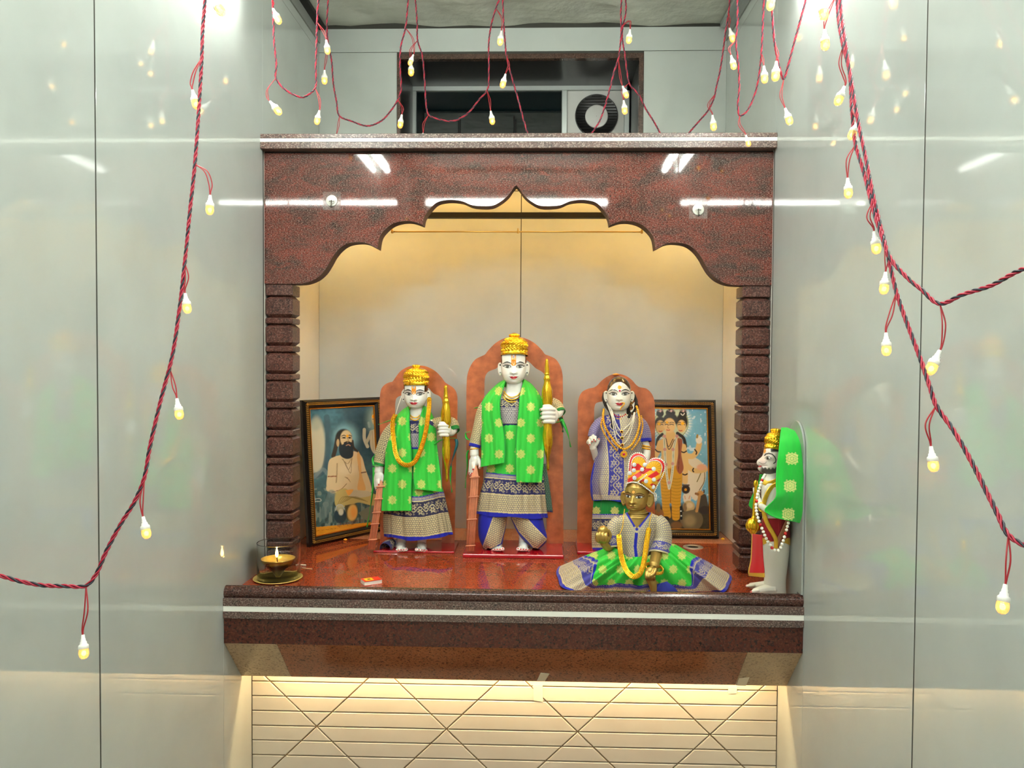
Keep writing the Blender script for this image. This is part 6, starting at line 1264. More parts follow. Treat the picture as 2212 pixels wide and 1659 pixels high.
    for p in ([(346, 610), (376, 622), (404, 608)], [(492, 590), (512, 620), (506, 640)], [(478, 790), (470, 812), (480, 826)], [(364, 850), (390, 858), (412, 848)], [(76, 590), (100, 612), (130, 616)]): C = lin_(C, x, y, p, 14, (60, 44, 36))
    C = pol(C, x, y, [(124, 860), (170, 720), (200, 790), (300, 760), (350, 800), (362, 900), (346, 1100), (322, 1330), (262, 1330), (244, 1160), (228, 1160), (236, 1310), (176, 1310), (140, 1080)], (214, 156, 40))
    fs = np.abs(np.mod(y+.004*(x-np.where(x < 240, 190, 300))**2, 34)-17) < 4; C = np.where((fs&(y > 880)&(y < 1320)&(x > 140)&(x < 350)&(np.abs(x-238) > 6))[..., None], C*.72, C)
    C = lin_(C, x, y, [(238, 800), (238, 1150)], 7, (130, 84, 20))
    C = pol(C, x, y, [(310, 470), (356, 480), (350, 640), (372, 800), (336, 850), (300, 800), (316, 640)], (156, 86, 60)); C = lin_(C, x, y, [(330, 500), (326, 700), (320, 820)], 6, (100, 50, 36))
    for q in ([(170, 450), (176, 600), (186, 760), (206, 920), (222, 1000)], [(300, 450), (270, 580), (262, 760), (244, 900), (222, 1000)]): C = lin_(C, x, y, q, 26, (222, 220, 196)); C = lin_(C, x, y, q, 5, (140, 150, 110))
    for cx, cy in ((172, 450), (304, 450), (176, 590), (262, 590), (190, 750), (258, 740), (222, 940)): C = ell(C, x, y, cx, cy, 17, 17, (206, 150, 140), .3)
    for q in ([(186, 470), (216, 560), (262, 480)], [(190, 480), (220, 590), (276, 490)]): C = lin_(C, x, y, q, 8, (70, 50, 40))
    C = ell(C, x, y, 398, 1010, 44, 48, (58, 46, 40)); C = lin_(C, x, y, [(366, 966), (430, 966)], 16, (90, 72, 60)); C = ell(C, x, y, 396, 1014, 14, 14, (230, 160, 40))
    C = ell(C, x, y, 430, 1190, 62, 60, (196, 168, 116)); C = ell(C, x, y, 390, 1200, 20, 46, (140, 110, 74)); C = ell(C, x, y, 440, 1180, 34, 30, (220, 196, 150), .4); C = pol(C, x, y, [(360, 1250), (520, 1230), (580, 1320), (540, 1420), (400, 1430), (340, 1350)], (110, 96, 70)); C = ell(C, x, y, 440, 1340, 60, 60, (150, 130, 90), .5)
    C = ell(C, x, y, 552, 1060, 38, 36, (206, 150, 84)); C = lin_(C, x, y, [(526, 1062), (504, 1056)], 26, (150, 104, 60)); C = lin_(C, x, y, [(588, 1020), (590, 1044)], 14, (90, 66, 44)); C = pol(C, x, y, [(540, 1090), (600, 1060), (636, 1200), (650, 1260), (560, 1270), (520, 1220)], (74, 68, 60)); C = lin_(C, x, y, [(540, 1090), (524, 1180), (512, 1240)], 30, (200, 150, 90)); C = ell(C, x, y, 600, 1230, 60, 44, (60, 54, 50))
    C = ell(C, x, y, 110, 1270, 56, 54, (150, 96, 44)); C = lin_(C, x, y, [(108, 1180), (110, 1230)], 40, (130, 100, 60)); C = ell(C, x, y, 186, 1320, 40, 26, (40, 32, 28)); C = ell(C, x, y, 300, 1390, 60, 40, (120, 84, 50), .3); C = lin_(C, x, y, [(346, 1200), (350, 1320)], 26, (30, 30, 34)); C = ell(C, x, y, 346, 1240, 8, 8, (220, 220, 210)); C = ell(C, x, y, 350, 1290, 8, 8, (220, 220, 210))
    return C
m_print = vcmat('print', .25, spec=.5, coat=.35, coat_r=.05); m_black = P('black_frame', (22, 17, 15), .25); m_lip = P('gold_lip', (232, 150, 44), .22, metal=.75); m_orn = P('ornament_gold', (190, 140, 58), .35, metal=.6)
def picture(label, O, u, w, W, H, paint, nu, nv):
    """frame leaning on the wall: O lower left corner on the shelf, u along the bottom, w up the picture"""
    O, u, w = Vector(O), Vector(u).normalized(), Vector(w).normalized(); nrm = u.cross(w).normalized(); nrm = nrm if nrm.y < 0 else -nrm
    root = empty('framed_picture', O, label, 'picture', 'framed devotional prints')
    pt = lambda a, b, c: np.array(O+u*a+w*b+nrm*c)
    def bar(name, i0, i1, c0, c1, mat):
        for side in range(4):
            cs = [(0, 0), (W, 0), (W, H), (0, H)]; A0, A1 = cs[side], cs[(side+1) % 4]
            def inset(k): q = [(k, k), (W-k, k), (W-k, H-k), (k, H-k)]; return q[side], q[(side+1) % 4]
            v = []
            for k, c in ((i0, 0.), (i0, c0), (i0+.25*(i1-i0), c1), (i1-.25*(i1-i0), c1), (i1, c0), (i1, 0.)):
                a, b = inset(k); v += [pt(a[0], a[1], c), pt(b[0], b[1], c)]
            f = [(2*i, 2*i+1, 2*i+3, 2*i+2) for i in range(5)]+[(0, 2, 4, 6, 8, 10), (11, 9, 7, 5, 3, 1)]
            obj(name, v, f, mat, root)
    bar('frame_rail', 0, .0285, .012, .020, m_black)
    bar('gold_lip', .0285, .0335, .010, .013, m_lip)
    b = MB(); step = .0062
    for side in range(4):
        L = W if side % 2 == 0 else H
        n = int((L-.02)/step)
        for k in range(n):
            s = .012+(L-.024)*(k+.5)/n
            for o, sl in ((.0115, 1), (.0165, -1)):
                a, c = {0: (s, o), 1: (W-o, s), 2: (s, H-o), 3: (o, s)}[side]; e = .0021*sl
                q = [pt(a-.0016, c-.0016*sl, .0205), pt(a-.0004, c+.0013*sl, .0222), pt(a+.0016, c+.0010*sl, .0222), pt(a+.0020, c-.0012*sl, .0205)]
                v, f = tube(q, .00085, 5); b.add(v, f)
    o = b.build('gold_scrollwork', m_orn, root); o['kind'] = 'stuff'
    MB_ = MB(); MB_.v = [tuple(pt(a, c, e)) for e in (.0005, .006) for a, c in ((.004, .004), (W-.004, .004), (W-.004, H-.004), (.004, H-.004))]; MB_.f = [(0, 1, 2, 3), (7, 6, 5, 4), (0, 4, 5, 1), (1, 5, 6, 2), (2, 6, 7, 3), (3, 7, 4, 0)]; MB_.m = [0]*6; MB_.build('backing', P('hardboard', (92, 70, 50), .8), root)
    i = .032; a = np.linspace(i, W-i, nu)[:, None, None]; c = np.linspace(i, H-i, nv)[None, :, None]
    G = np.array(O)+np.array(u)*a+np.array(w)*c+np.array(nrm)*.0085; x, y = proj_px(G); C = paint(x, y); grid('print', G, np.concatenate([C, np.zeros(C.shape[:2]+(1,))], -1), m_print, root)
    return root, pt
b0 = at(662.5, 1180, -.325); b1 = at(802, 1156, -.095); uu = (b1-b0); uu.z = 0; uu.normalize(); nn = Vector((uu.y, -uu.x, 0)); Hh = .492; ww = Vector((0, 0, 1))*Hh-nn*.038
pic, pt_ = picture('framed print of a bearded seated sage, leaning in the left corner of the niche', (b0.x, b0.y, ZF), uu, ww, .35, Hh, paint_left, 210, 300)
cu = bpy.data.curves.new('caption', 'FONT'); cu.body = '\u0936\u094d\u0930\u0940 \u0938\u092e\u0930\u094d\u0925 \u0917\u0941\u0930\u0941\u0930\u093e\u091c \u0926\u0924\u094d\u0924'; cu.size = 1.; to = bpy.data.objects.new('caption', cu); COL.objects.link(to)
ev = to.evaluated_get(bpy.context.evaluated_depsgraph_get()); tm = ev.to_mesh(); tv = np.array([v.co[:] for v in tm.vertices]) if len(tm.vertices) else np.zeros((0, 3)); tf = [tuple(p.vertices) for p in tm.polygons]; ev.to_mesh_clear(); bpy.data.objects.remove(to)
if len(tv):
    k = .120/max(tv[:, 0].max(), 1e-6); o = obj('caption', np.array([pt_(.125+v[0]*k, .0475+v[1]*k, .0092) for v in tv]), tf, P('caption_ink', (96, 30, 14), .6), pic); o['kind'] = 'stuff'
cR = at(1551.6, 1163.5, -.115); xR = cR.x; picture('framed print of a three-headed standing figure with cow and dogs, right in the niche', (xR-.322, -.115, ZF), (1, 0, 0), Vector((0, .082, .488)), .322, .495, paint_right, 210, 320)

# ================================================================ oil lamp with glass chimney
m_lampbr = P('lamp_brass', (222, 184, 80), .28, metal=.4, var=.1, vscale=60); m_glass = P('clear_glass', (246, 250, 248), .0, trans=1., ior=1.3, spec=.5)
xc = at(602, 1248, -.70); yc = -.705; xc = xc.x
pl = empty('brass_plate', (xc, yc, ZF), 'round brass plate under the oil lamp at the left end of the shelf', 'plate')
MB().lathe([(.001, .0), (.056, .0), (.066, .003), (.069, .0045), (.068, .006), (.058, .0035), (.054, .002), (.001, .002)], (xc, yc, ZF), 40).build('dish', P('plate_brass', (206, 176, 96), .35, metal=.2, var=.12, vscale=50), pl, smooth=True)
dl = empty('oil_lamp', (xc, yc, ZF+.0022), 'small brass oil lamp bowl burning on the brass plate', 'lamp')
MB().lathe([(.001, 0), (.008, 0), (.0095, .002), (.007, .004), (.009, .010), (.020, .026), (.034, .036), (.043, .046), (.0465, .054), (.0475, .058), (.046, .0582), (.041, .050), (.030, .042), (.001, .040)], (xc, yc, ZF+.0022), 48).build('bowl', m_lampbr, dl, smooth=True)
MB().tube([(xc, yc-.004, ZF+.045), (xc-.001, yc-.006, ZF+.058), (xc-.001, yc-.008, ZF+.066)], .0016, 8).build('wick', P('wick', (120, 70, 40), .8), dl)
MB().lathe([(.0005, .064), (.003, .067), (.0042, .072), (.0036, .079), (.0018, .087), (.0003, .094)], (xc-.001, yc-.008, ZF), 14).build('flame', emitter('flame', (255, 190, 90), 26.), dl, smooth=True)
# red mark on the bowl
mk_ = MB()
def on_bowl(a, z): r = np.interp(z, [.026, .036, .046, .054], [.0203, .0343, .0433, .0468])+.0004; return (xc+r*math.cos(a), yc+r*math.sin(a), ZF+.0022+z)
for seg in ([(-2.02, .050), (-2.04, .036)], [(-2.02, .0495), (-1.78, .0495)], [(-2.03, .043), (-1.80, .043)], [(-1.80, .043), (-1.80, .037)], [(-2.04, .0365), (-2.2, .0365)], [(-2.02, .043), (-2.24, .043)]):
    mk_.tube([on_bowl(seg[0][0]*(1-t)+seg[1][0]*t, seg[0][1]*(1-t)+seg[1][1]*t) for t in np.linspace(0, 1, 6)], .0011, 6)
o = mk_.build('red_mark', P('vermilion', (128, 24, 16), .7), dl); o['kind'] = 'stuff'
ch = MB().lathe([(.0585, 0), (.0600, 0), (.0602, .098), (.0606, .100), (.0586, .100), (.0583, .098), (.0585, 0)], (xc+.002, yc, ZF+.0062), 56).build('glass_chimney', m_glass, None, (xc+.002, yc, ZF+.0062), smooth=True)
tag(ch, 'open clear glass cylinder standing round the burning oil lamp', 'glass')
# matchbox, burnt match and cotton wick, petals, drain
mb = empty('matchbox', (at(802, 1262, -.735).x, -.735, ZF), 'small red and yellow matchbox lying near the front edge of the shelf', 'matchbox')
def rot(v, a, c): return (c[0]+v[0]*math.cos(a)-v[1]*math.sin(a), c[1]+v[0]*math.sin(a)+v[1]*math.cos(a), c[2]+v[2])
cM = (mb.location.x, -.735, ZF); aM = .55
def rbox(name, x0, x1, y0, y1, z0, z1, mat, parent, bev=0.):
    b = MB().box(x0, x1, y0, y1, z0, z1, bev, 1); b.v = [rot(v, aM, cM) for v in b.v]; return b.build(name, mat, parent)
rbox('tray', -.0255, .0255, -.0165, .0165, .0008, .0110, P('white_card', (232, 228, 216), .7), mb); rbox('sleeve', -.0250, .0250, -.0175, .0175, .0, .0007, P('red_print', (222, 44, 24), .4), mb); rbox('sleeve_top', -.0250, .0250, -.0175, .0175, .0112, .0122, P('red_print', (222, 44, 24), .4), mb); rbox('label_panel', -.019, .004, -.012, .012, .0122, .0125, P('yellow_print', (250, 200, 30), .4), mb); rbox('label_mark', -.011, -.003, -.005, .005, .0125, .0127, P('dark_print', (60, 40, 20), .5), mb)
for nm, lab, p, q, r, mat in (('cotton_wick', 'short white rolled cotton wick lying beside the oil lamp', (641, 1220), (661, 1221), .0022, P('cotton', (226, 218, 196), .8)), ('matchstick', 'used matchstick lying on the shelf beside the oil lamp', (653, 1227), (676, 1229), .0011, P('match_wood', (226, 200, 150), .7))):
    def fp(x, y, h): d = CF+CR*((x-1106)/FPX)-CU*((y-829.5)/FPX); return CC+d*((ZF+h-CC.z)/d.z)
    a, b_ = fp(*p, r), fp(*q, r); ro = empty(nm, (a+b_)/2-Vector((0, 0, r)), lab, 'wick' if 'wick' in nm else 'match'); MB().tube([a, b_], r, 8).build('stick', mat, ro)
    if nm == 'matchstick': MB().ball(b_, .0017, 8).build('burnt_head', P('char', (30, 24, 22), .9), ro)
for lab, (x, y), c in (('orange flower petal on the shelf below the left framed print', (746, 1168), (244, 160, 20)), ('yellow flower petal on the shelf at the foot of the right framed print', (1561, 1166), (250, 200, 20)), ('pale crumb of flower on the shelf in front of the middle statue', (1187, 1180), (230, 200, 150))):
    d = CF+CR*((x-1106)/FPX)-CU*((y-829.5)/FPX); p = CC+d*((ZF-CC.z)/d.z); v = []; f = []
    for i in range(6):
        for j in range(10): a = 2*PI*j/10; r = .0055*math.sin(PI*(i+.02)/5.04); v.append((p.x+r*math.cos(a)*1.3, p.y+r*math.sin(a), p.z+.0003+.006*(i/5)*(1+.3*math.sin(a*2))))
    tag(obj('petal', v, [tuple(q) for q in grid_faces(6, 10, True)], P('petal%d' % c[1], c, .5), loc=tuple(p), smooth=True), lab, 'petal')
dd = CF+CR*((1497-1106)/FPX)-CU*((1182-829.5)/FPX); pd = CC+dd*((ZF-CC.z)/dd.z); dr = empty('drain', pd, 'round steel drain ring set in the granite shelf near the right framed print', 'drain')
MB().lathe([(.0185, .0004), (.0190, .0022), (.026, .0026), (.0335, .0018), (.0345, .0003)], pd, 40).build('ring', P('steel', (190, 184, 172), .3, metal=.7), dr, smooth=True); MB().lathe([(.001, .0004), (.0184, .0004), (.0184, .0009), (.001, .0009)], pd, 32).build('hole', m_dark, dr)

# ================================================================ hooks on the frieze
m_clear = P('clear_plastic', (206, 196, 190), .12, alpha=.10); m_milky = P('milky_plastic', (214, 214, 204), .3); m_chrome = P('chrome', (190, 190, 186), .2, metal=.9)
for px, py, lab in ((717, 434, 'white round adhesive hook on the left half of the granite arch'), (1508, 453, 'white round adhesive hook on the right half of the granite arch')):
    c = at(px, py, YFR); hk = empty('adhesive_hook', (c.x, YFR, c.z-.02), lab, 'hook', 'hooks on the arch'); e = .027
    MB().box(c.x-e, c.x+e, YFR-.0012, YFR-.0001, c.z-e, c.z+e, .0004, 1).build('clear_pad', m_clear, hk)
    b = MB(); b.lathe([(.001, .0), (.0165, 0), (.0168, .0012), (.0155, .0022), (.001, .0024)], (0, 0, 0), 36); V = np.array(b.v); obj('disc', np.stack([c.x+V[:, 0], YFR-.0013-V[:, 2], c.z+V[:, 1]], 1), b.f, m_milky, hk, smooth=True)
    th = np.linspace(0, 2*PI, 60, endpoint=False); V = []; 
    for r, z in ((.0105, 0.), (.0105, .0012), (.009, .0022), (.0001, .0024)): w = 1+(.10*np.abs(np.cos(3.5*th))-.05 if r > .001 else 0*th); V += [(c.x+r*q*math.cos(a), YFR-.0037-z, c.z+.001+r*q*math.sin(a)) for q, a in zip(w, th)]
    obj('scalloped_boss', V, [tuple(q) for q in grid_faces(4, 60, True)], m_milky, hk, smooth=True)
    MB().tube([(c.x, YFR-.0062, c.z+.001), (c.x, YFR-.007, c.z-.008), (c.x, YFR-.0075, c.z-.016), (c.x, YFR-.010, c.z-.0205), (c.x, YFR-.014, c.z-.020), (c.x, YFR-.0155, c.z-.016)], .0017, 10).build('hook', P('dark_chrome', (96, 90, 82), .25, metal=.8), hk, smooth=True)
    MB().tube([(c.x-.007, YFR-.0062, c.z-.002), (c.x+.007, YFR-.0062, c.z-.002)], .0016, 8).build('pin', m_chrome, hk, smooth=True)

# ================================================================ exhaust fan in the window board
fc = at(1288.5, 250, .30); fx, fz = fc.x, fc.z; R1, R2 = .0868, .0465
fan = empty('exhaust_fan', (fx, .30, fz-R1), 'round black louvred exhaust fan with white centre in the high window', 'fan')
m_fb = P('fan_black', (18, 18, 18), .35)
b = MB(); b.lathe([(R1-.004, .0), (R1, .0), (R1, .006), (R1-.002, .008), (R1-.004, .006)], (0, 0, 0), 56); V = np.array(b.v); obj('rim', np.stack([fx+V[:, 0], .3035-V[:, 2], fz+V[:, 1]], 1), b.f, m_fb, fan, smooth=True)
b = MB(); b.lathe([(.001, 0), (R1-.002, 0), (R1-.002, .001), (.001, .001)], (0, 0, 0), 48); V = np.array(b.v); obj('duct', np.stack([fx+V[:, 0], .3036-V[:, 2], fz+V[:, 1]], 1), b.f, m_dark, fan)
ns = 15
for k in range(ns):
    z = -R1+2*R1*(k+.5)/ns; h = R1*.86/ns; hw2 = math.sqrt(max(0, (R1-.003)**2-z*z)); spans = [(-hw2, hw2)]
    if abs(z) < R2: q = math.sqrt(R2**2-z*z); spans = [(-hw2, -q), (q, hw2)]
    for a, c in spans:
        if c-a > .004: V = [(fx+x, y, fz+zz) for x in (a, c) for y, zz in ((.3024, z+h), (.3020, z+h*.7), (.2945, z-h), (.2950, z-h*1.25))]; obj('louvre', V, [(0, 1, 5, 4), (1, 2, 6, 5), (2, 3, 7, 6), (3, 0, 4, 7), (0, 3, 2, 1), (4, 5, 6, 7)], m_fb, fan)
b = MB(); b.lathe([(.001, .0115), (R2-.004, .0115), (R2-.001, .0105), (R2, .0085), (R2, 0)], (0, 0, 0), 48); V = np.array(b.v); obj('centre_cap', np.stack([fx+V[:, 0], .3025-V[:, 2], fz-.0045+V[:, 1]], 1), b.f, MATS['white_board'], fan, smooth=True)

# ================================================================ paper tapes under the shelf
m_tape = P('paper_tape', (236, 224, 196), .6)
def on_soffit(x, y):
    # point of the slanted soffit seen at a pixel, lifted 0.6 mm
    d = CF+CR*((x-1106)/FPX)-CU*((y-829.5)/FPX); a = Vector((0, YP+.004, CZ-.7405)); b_ = Vector((0, -.7773, CZ-.8747)); n_ = Vector((0, (b_.z-a.z), -(b_.y-a.y))); n_.normalize(); n_ = n_ if n_.y < 0 else -n_
    p0 = a+n_*.0008; return CC+d*((p0-CC).dot(n_)/d.dot(n_)), n_
for lab, up, lo in (('strip of cream paper tape under the middle of the altar', [(1168, 1453), (1187, 1455), (1177, 1471), (1160, 1470)], [(1151.5, 1478), (1172, 1480), (1173, 1516), (1153, 1513)]), ('short strip of cream paper tape under the right end of the altar', [(1596, 1465), (1619, 1463), (1611, 1481), (1591, 1480)], [(1573, 1484), (1592, 1484), (1591, 1498), (1573, 1498)])):
    root = empty('paper_tape', at(lo[2][0], lo[2][1], YL-.003), lab, 'tape', 'paper tapes under the altar'); V = []
    for p in up: q, n_ = on_soffit(*p); V.append(q)
    obj('upper_strip', V+[v+n_*.0008 for v in V], [(0, 1, 2, 3), (7, 6, 5, 4), (0, 4, 5, 1), (1, 5, 6, 2), (2, 6, 7, 3), (3, 7, 4, 0)], m_tape, root)
    V = [at(x, y, YL-.0012) for x, y in lo]; obj('lower_strip', V+[v+Vector((0, -.0008, 0)) for v in V], [(3, 2, 1, 0), (4, 5, 6, 7), (0, 1, 5, 4), (1, 2, 6, 5), (2, 3, 7, 6), (3, 0, 4, 7)], m_tape, root)
# ================================================================ strings of bulbs
m_wr = P('red_wire', (158, 22, 50), .4); m_wb = P('dark_wire', (34, 34, 48), .4); m_sock = P('white_socket', (232, 232, 226), .35); m_lead = P('red_lead', (160, 24, 36), .4)
m_bulb = P('bulb_shell', (255, 226, 150), .12, emit=(255, 150, 20), es=.35, alpha=.4); m_core = emitter('bulb_core', (255, 190, 74), BULB_POWER)
SOCK = mesh_from('lamp_socket', *(lambda b: (b.v, b.f))(MB().lathe([(x/1000, z/1000) for x, z in ((2.6, 0), (3.0, -2), (3.2, -6), (3.8, -7), (4.0, -10.5), (5.2, -11.5), (5.6, -15), (7.4, -16.5), (8, -18), (8, -23), (7.2, -23.6))], n=20)), m_sock, True)
SHELL = mesh_from('bulb', *(lambda b: (b.v, b.f))(MB().lathe([(x/1000, z/1000) for x, z in ((7.3, -23.2), (7.9, -27), (8.1, -31), (6.9, -35.5), (4.4, -38.8), (.01, -40))], n=10)), m_bulb, False)
CORE = mesh_from('filament', *(lambda b: (b.v, b.f))(MB().ball((0, 0, -.030), .0038, 10, (1, 1, 1.2))), m_core, True)
def string_light(label, path, Y0, Y1, bulbs, up=True, up_end=False, tail=None, n=None, cat='lights', tw=.0016, rw=.0013):
    """twisted cord through pixels between two depths, with bulbs on doubled leads"""
    L = np.r_[0, np.cumsum([math.dist(path[i], path[i+1]) for i in range(len(path)-1)])]; L /= L[-1]
    W = [at(x, y, Y0*(1-t)+Y1*t) for (x, y), t in zip(path, L)]
    Yat = lambda x, y: (lambda t: Y0*(1-t)+Y1*t)(L[min(range(len(path)), key=lambda i: (path[i][0]-x)**2+(path[i][1]-y)**2)])
    if up: W = [Vector((W[0].x, W[0].y, ZC+.004))]+W
    if up_end: W = W+[Vector((W[-1].x, W[-1].y, ZC+.004))]
    if tail: W = W+[Vector(t) for t in tail]
    Q = np.array([tuple(w) for w in W]); tot = np.linalg.norm(np.diff(Q, axis=0), axis=1).sum(); k = int(tot/.0032); S = spline(Q, k)
    root = empty('string_light', W[0], label, cat, 'strings of small warm bulbs')
    T = np.gradient(S, axis=0); T /= np.linalg.norm(T, axis=1)[:, None]; ref = np.array([0, 1., 0]); N = np.cross(T, ref); N /= np.linalg.norm(N, axis=1)[:, None]; B = np.cross(T, N); s = np.r_[0, np.cumsum(np.linalg.norm(np.diff(S, axis=0), axis=1))]
    for j, m in enumerate((m_wr, m_wr, m_wb)):
        a = s/.030*2*PI+j*2*PI/3; v, f = tube(S+(N*np.cos(a)[:, None]+B*np.sin(a)[:, None])*tw, rw, 6); o = obj('wire', v, f, m, root, smooth=True)
        o['label'] = 'dark wire' if j == 2 else 'red wire'
    for at_, via, top, tip in bulbs:
        Y = Yat(*at_); A0 = np.array(at(*at_, Y)); T_ = np.array(at(*top, Y-.012)); P_ = np.array(at(*tip, Y-.018)); d = Vector(P_-T_).normalized()
        sc = max(.85, min(1.35, 1.12*np.linalg.norm(P_-T_)/.040)); V_ = [np.array(at(*q, Y-.010)) for q in via]; side = np.cross(np.array(d), np.array([0, 1., 0]))*.0022
        for sg in (-1, 1):
            pts = [A0]+[q+side*sg*1.2 for q in V_]+[T_-np.array(d)*.006+side*sg*.35, T_+np.array(d)*.003]; v, f = tube(spline(np.array(pts), 26), .00095, 6); obj('lead', v, f, m_lead, root, smooth=True)
        so = bpy.data.objects.new('lamp_socket', SOCK); COL.objects.link(so); so.parent = root; so.location = Vector(T_)-LOC[root.name]; so.rotation_mode = 'QUATERNION'; so.rotation_quaternion = Vector((0, 0, -1)).rotation_difference(d); so.scale = (sc,)*3; LOC[so.name] = LOC[root.name]
        for nm, me in (('bulb', SHELL), ('filament', CORE)):
            b = bpy.data.objects.new(nm, me); COL.objects.link(b); b.parent = so; LOC[b.name] = LOC[root.name]
    return root
string_light('long string of bulbs hanging in front of the left wall, curving out at lower left', [(443, -10), (438, 60), (436, 125), (433, 180), (428, 260), (421, 355), (410, 460), (400, 560), (386, 680), (372, 770), (346, 870), (323, 970), (311, 1035), (290, 1085), (262, 1130), (230, 1190), (206, 1243), (186, 1265), (140, 1266), (90, 1264), (45, 1256), (0, 1244), (-60, 1238)], -1.53, -1.84,
    [((446, -8), [(455, -20)], (459, -6), (480, 29)), ((436, 125), [(420, 155), (414, 180)], (416, 195), (425, 231)), ((422, 355), [(446, 372), (455, 400)], (454, 422), (453, 459)), ((398, 566), [(404, 600)], (400, 634), (405, 671)), ((368, 800), [(376, 835)], (382, 861), (388, 900)), ((312, 1033), [(306, 1080)], (309, 1116), (317, 1156)), ((186, 1267), [(186, 1320)], (179, 1371), (181, 1409))], tail=[(-.748, -1.80, CZ-.30)], tw=.0018, rw=.0014)
string_light('nearer long string of bulbs on the right, running down to the lower right edge', [(1815, -10), (1826, 90), (1840, 180), (1855, 270), (1870, 340), (1888, 430), (1905, 500), (1920, 560), (1936, 630), (1960, 700), (1990, 780), (2010, 840), (2022, 875), (2060, 930), (2100, 1000), (2130, 1060), (2155, 1110), (2178, 1155), (2212, 1178), (2260, 1196)], -1.45, -2.02,
    [((1806, -6), [(1788, -20)], (1777, -4), (1780, 39)), ((1888, 430), [(1876, 470)], (1888, 500), (1894, 544)), ((1911, 530), [(1915, 560)], (1913, 588), (1909, 631)), ((1936, 632), [(1924, 680)], (1914, 719), (1915, 764)), ((2022, 876), [(2003, 918)], (2011, 964), (2017, 1012)), ((2178, 1156), [(2178, 1210)], (2172, 1262), (2165, 1316))], tail=[(.70, -2.10, CZ-.25)], tw=.0018, rw=.0014)
string_light('farther long string of bulbs on the right, branching out to the right edge', [(1808, -10), (1819, 90), (1834, 150), (1841, 250), (1848, 312), (1866, 372), (1883, 440), (1903, 505), (1925, 560), (1960, 600), (1990, 625), (2030, 656), (2080, 636), (2140, 617), (2190, 590), (2250, 560)], -1.40, -1.92,
    [((1806, -10), [(1784, 40)], (1781, 64), (1783, 104)), ((1822, 95), [(1815, 140), (1824, 168)], (1824, 187), (1809, 223)), ((1841, 240), [(1852, 255)], (1852, 263), (1838, 297)), ((1848, 312), [(1832, 345)], (1831, 385), (1833, 424)), ((2031, 658), [(2039, 700)], (2030, 757), (2008, 804))], tail=[(.748, -1.96, CZ+.22)], tw=.0018, rw=.0014)
YG = -.47
string_light('bulb garland in the upper left corner, looping low against the left wall', [(588, -20), (590, 30), (592, 90), (597, 140), (596, 168), (612, 190), (640, 207), (655, 210), (672, 200), (681, 190), (682, 140), (684, 80), (686, 20), (690, -20)], -.76, -.76,
    [((589, 0), [(590, 10)], (590, 19), (603, 48)), ((596, 168), [(577, 195), (578, 210)], (583, 219), (604, 244)), ((681, 190), [(690, 215)], (690, 239), (684, 266)), ((685, 48), [(700, 70)], (705, 87), (708, 114))], up_end=True)
string_light('bulb garland dipping to the cornice left of the high window', [(709, -10), (706, 60), (709, 95), (716, 130), (720, 180), (727, 220), (733, 250), (760, 262), (795, 272), (825, 260), (845, 238), (858, 218), (866, 195), (864, 140), (866, 100), (876, 60), (880, 20), (882, -10)], YG, YG,
    [((708, 95), [(704, 130)], (701, 152), (701, 179)), ((733, 252), [(731, 270)], (727, 290), (722, 312)), ((860, 216), [(870, 235)], (868, 248), (864, 274)), ((876, 60), [(892, 85)], (893, 118), (885, 139))], up_end=True)
string_light('bulb garland looping across the dark window pane', [(897, -10), (901, 50), (902, 87), (912, 120), (917, 170), (921, 230), (926, 248), (950, 258), (980, 261), (1010, 245), (1035, 215), (1053, 193), (1056, 150), (1056, 90), (1062, 50), (1074, 10), (1082, -10)], -.42, -.42,
    [((902, 87), [(887, 108)], (888, 134), (888, 161)), ((925, 249), [(915, 268)], (914, 288), (912, 312)), ((1052, 195), [(1058, 218)], (1060, 240), (1064, 266)), ((1073, 20), [(1086, 45)], (1083, 67), (1080, 95))], up_end=True)
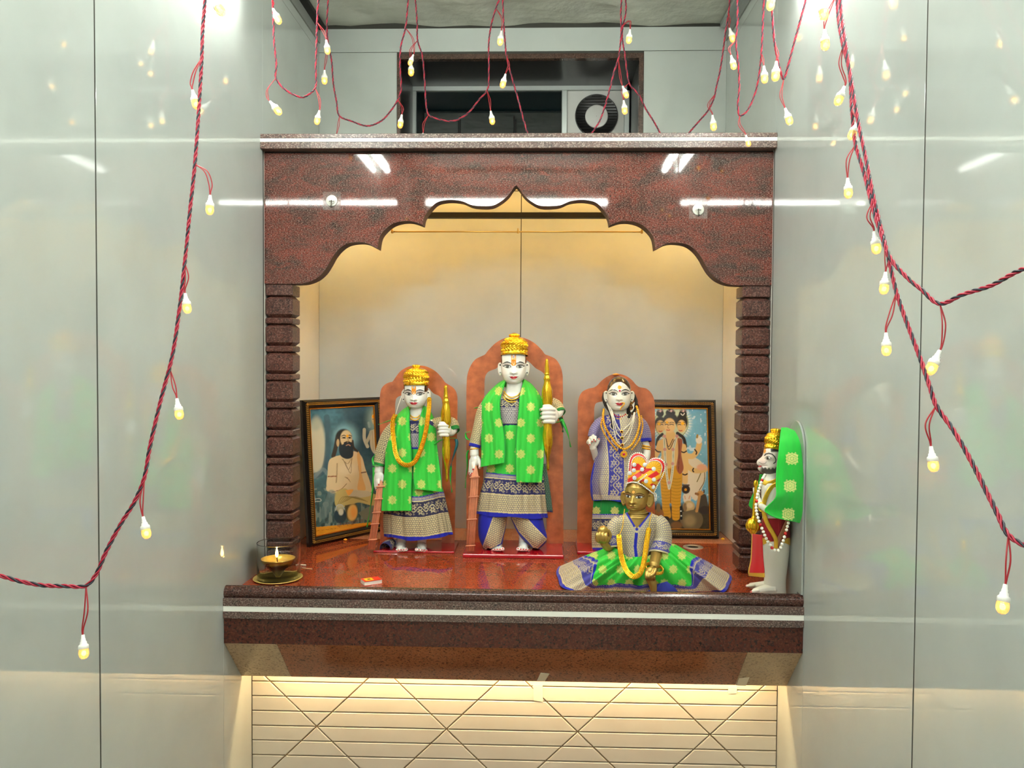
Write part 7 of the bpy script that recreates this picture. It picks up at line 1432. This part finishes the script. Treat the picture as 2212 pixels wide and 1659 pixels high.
string_light('bulb garland falling straight in front of the window mullion', [(1086, -10), (1088, 50), (1091, 90), (1094, 120), (1105, 165), (1118, 210), (1130, 255), (1140, 290), (1144, 316)], YG, YG, [((1094, 120), [(1099, 142)], (1092, 160), (1085, 187))])
string_light('bulb garland slanting down across the round exhaust fan', [(1343, -10), (1341, 30), (1342, 60), (1340, 95), (1336, 125), (1325, 160), (1318, 190), (1308, 225), (1295, 262), (1280, 285), (1262, 312)], YG, YG, [((1340, 60), [(1360, 45)], (1361, 64), (1358, 91)), ((1336, 130), [(1340, 165)], (1345, 186), (1354, 209))])
string_light('bulb garland slanting down at the right jamb of the window', [(1351, -10), (1352, 25), (1345, 60), (1344, 80), (1350, 120), (1355, 160), (1360, 182), (1380, 205), (1395, 235), (1412, 262), (1426, 288), (1436, 316)], -.42, -.42, [((1358, 180), [(1344, 195)], (1347, 217), (1350, 244))])
string_light('bulb garland slanting down to the cornice right of the window', [(1577, -10), (1574, 25), (1567, 70), (1562, 110), (1555, 155), (1547, 190), (1543, 210), (1530, 238), (1510, 262), (1488, 288), (1470, 316)], YG, YG, [((1573, 25), [(1576, 45)], (1576, 61), (1584, 88)), ((1543, 205), [(1530, 228)], (1539, 249), (1542, 279))])
string_light('bulb garland in the upper right corner, dipping behind the cornice end', [(1593, -10), (1593, 50), (1590, 90), (1595, 140), (1597, 190), (1594, 230), (1598, 250), (1612, 242), (1630, 205), (1640, 160), (1645, 110), (1648, 50), (1650, -10)], -.72, -.72,
    [((1589, 88), [(1575, 105)], (1579, 120), (1586, 147)), ((1645, 115), [(1648, 130)], (1650, 143), (1652, 176)), ((1598, 250), [(1597, 268), (1604, 280)], (1611, 292), (1618, 314))], up_end=True)
string_light('V-shaped bulb garland high against the right wall', [(1667, -10), (1669, 40), (1673, 90), (1680, 130), (1688, 160), (1693, 171), (1703, 140), (1715, 95), (1730, 40), (1742, -10)], -1.0, -1.0,
    [((1667, -8), [(1668, -16)], (1667, -20), (1664, 18)), ((1675, 95), [(1680, 120)], (1677, 133), (1675, 171)), ((1693, 171), [(1687, 208)], (1696, 234), (1707, 266))], up_end=True)
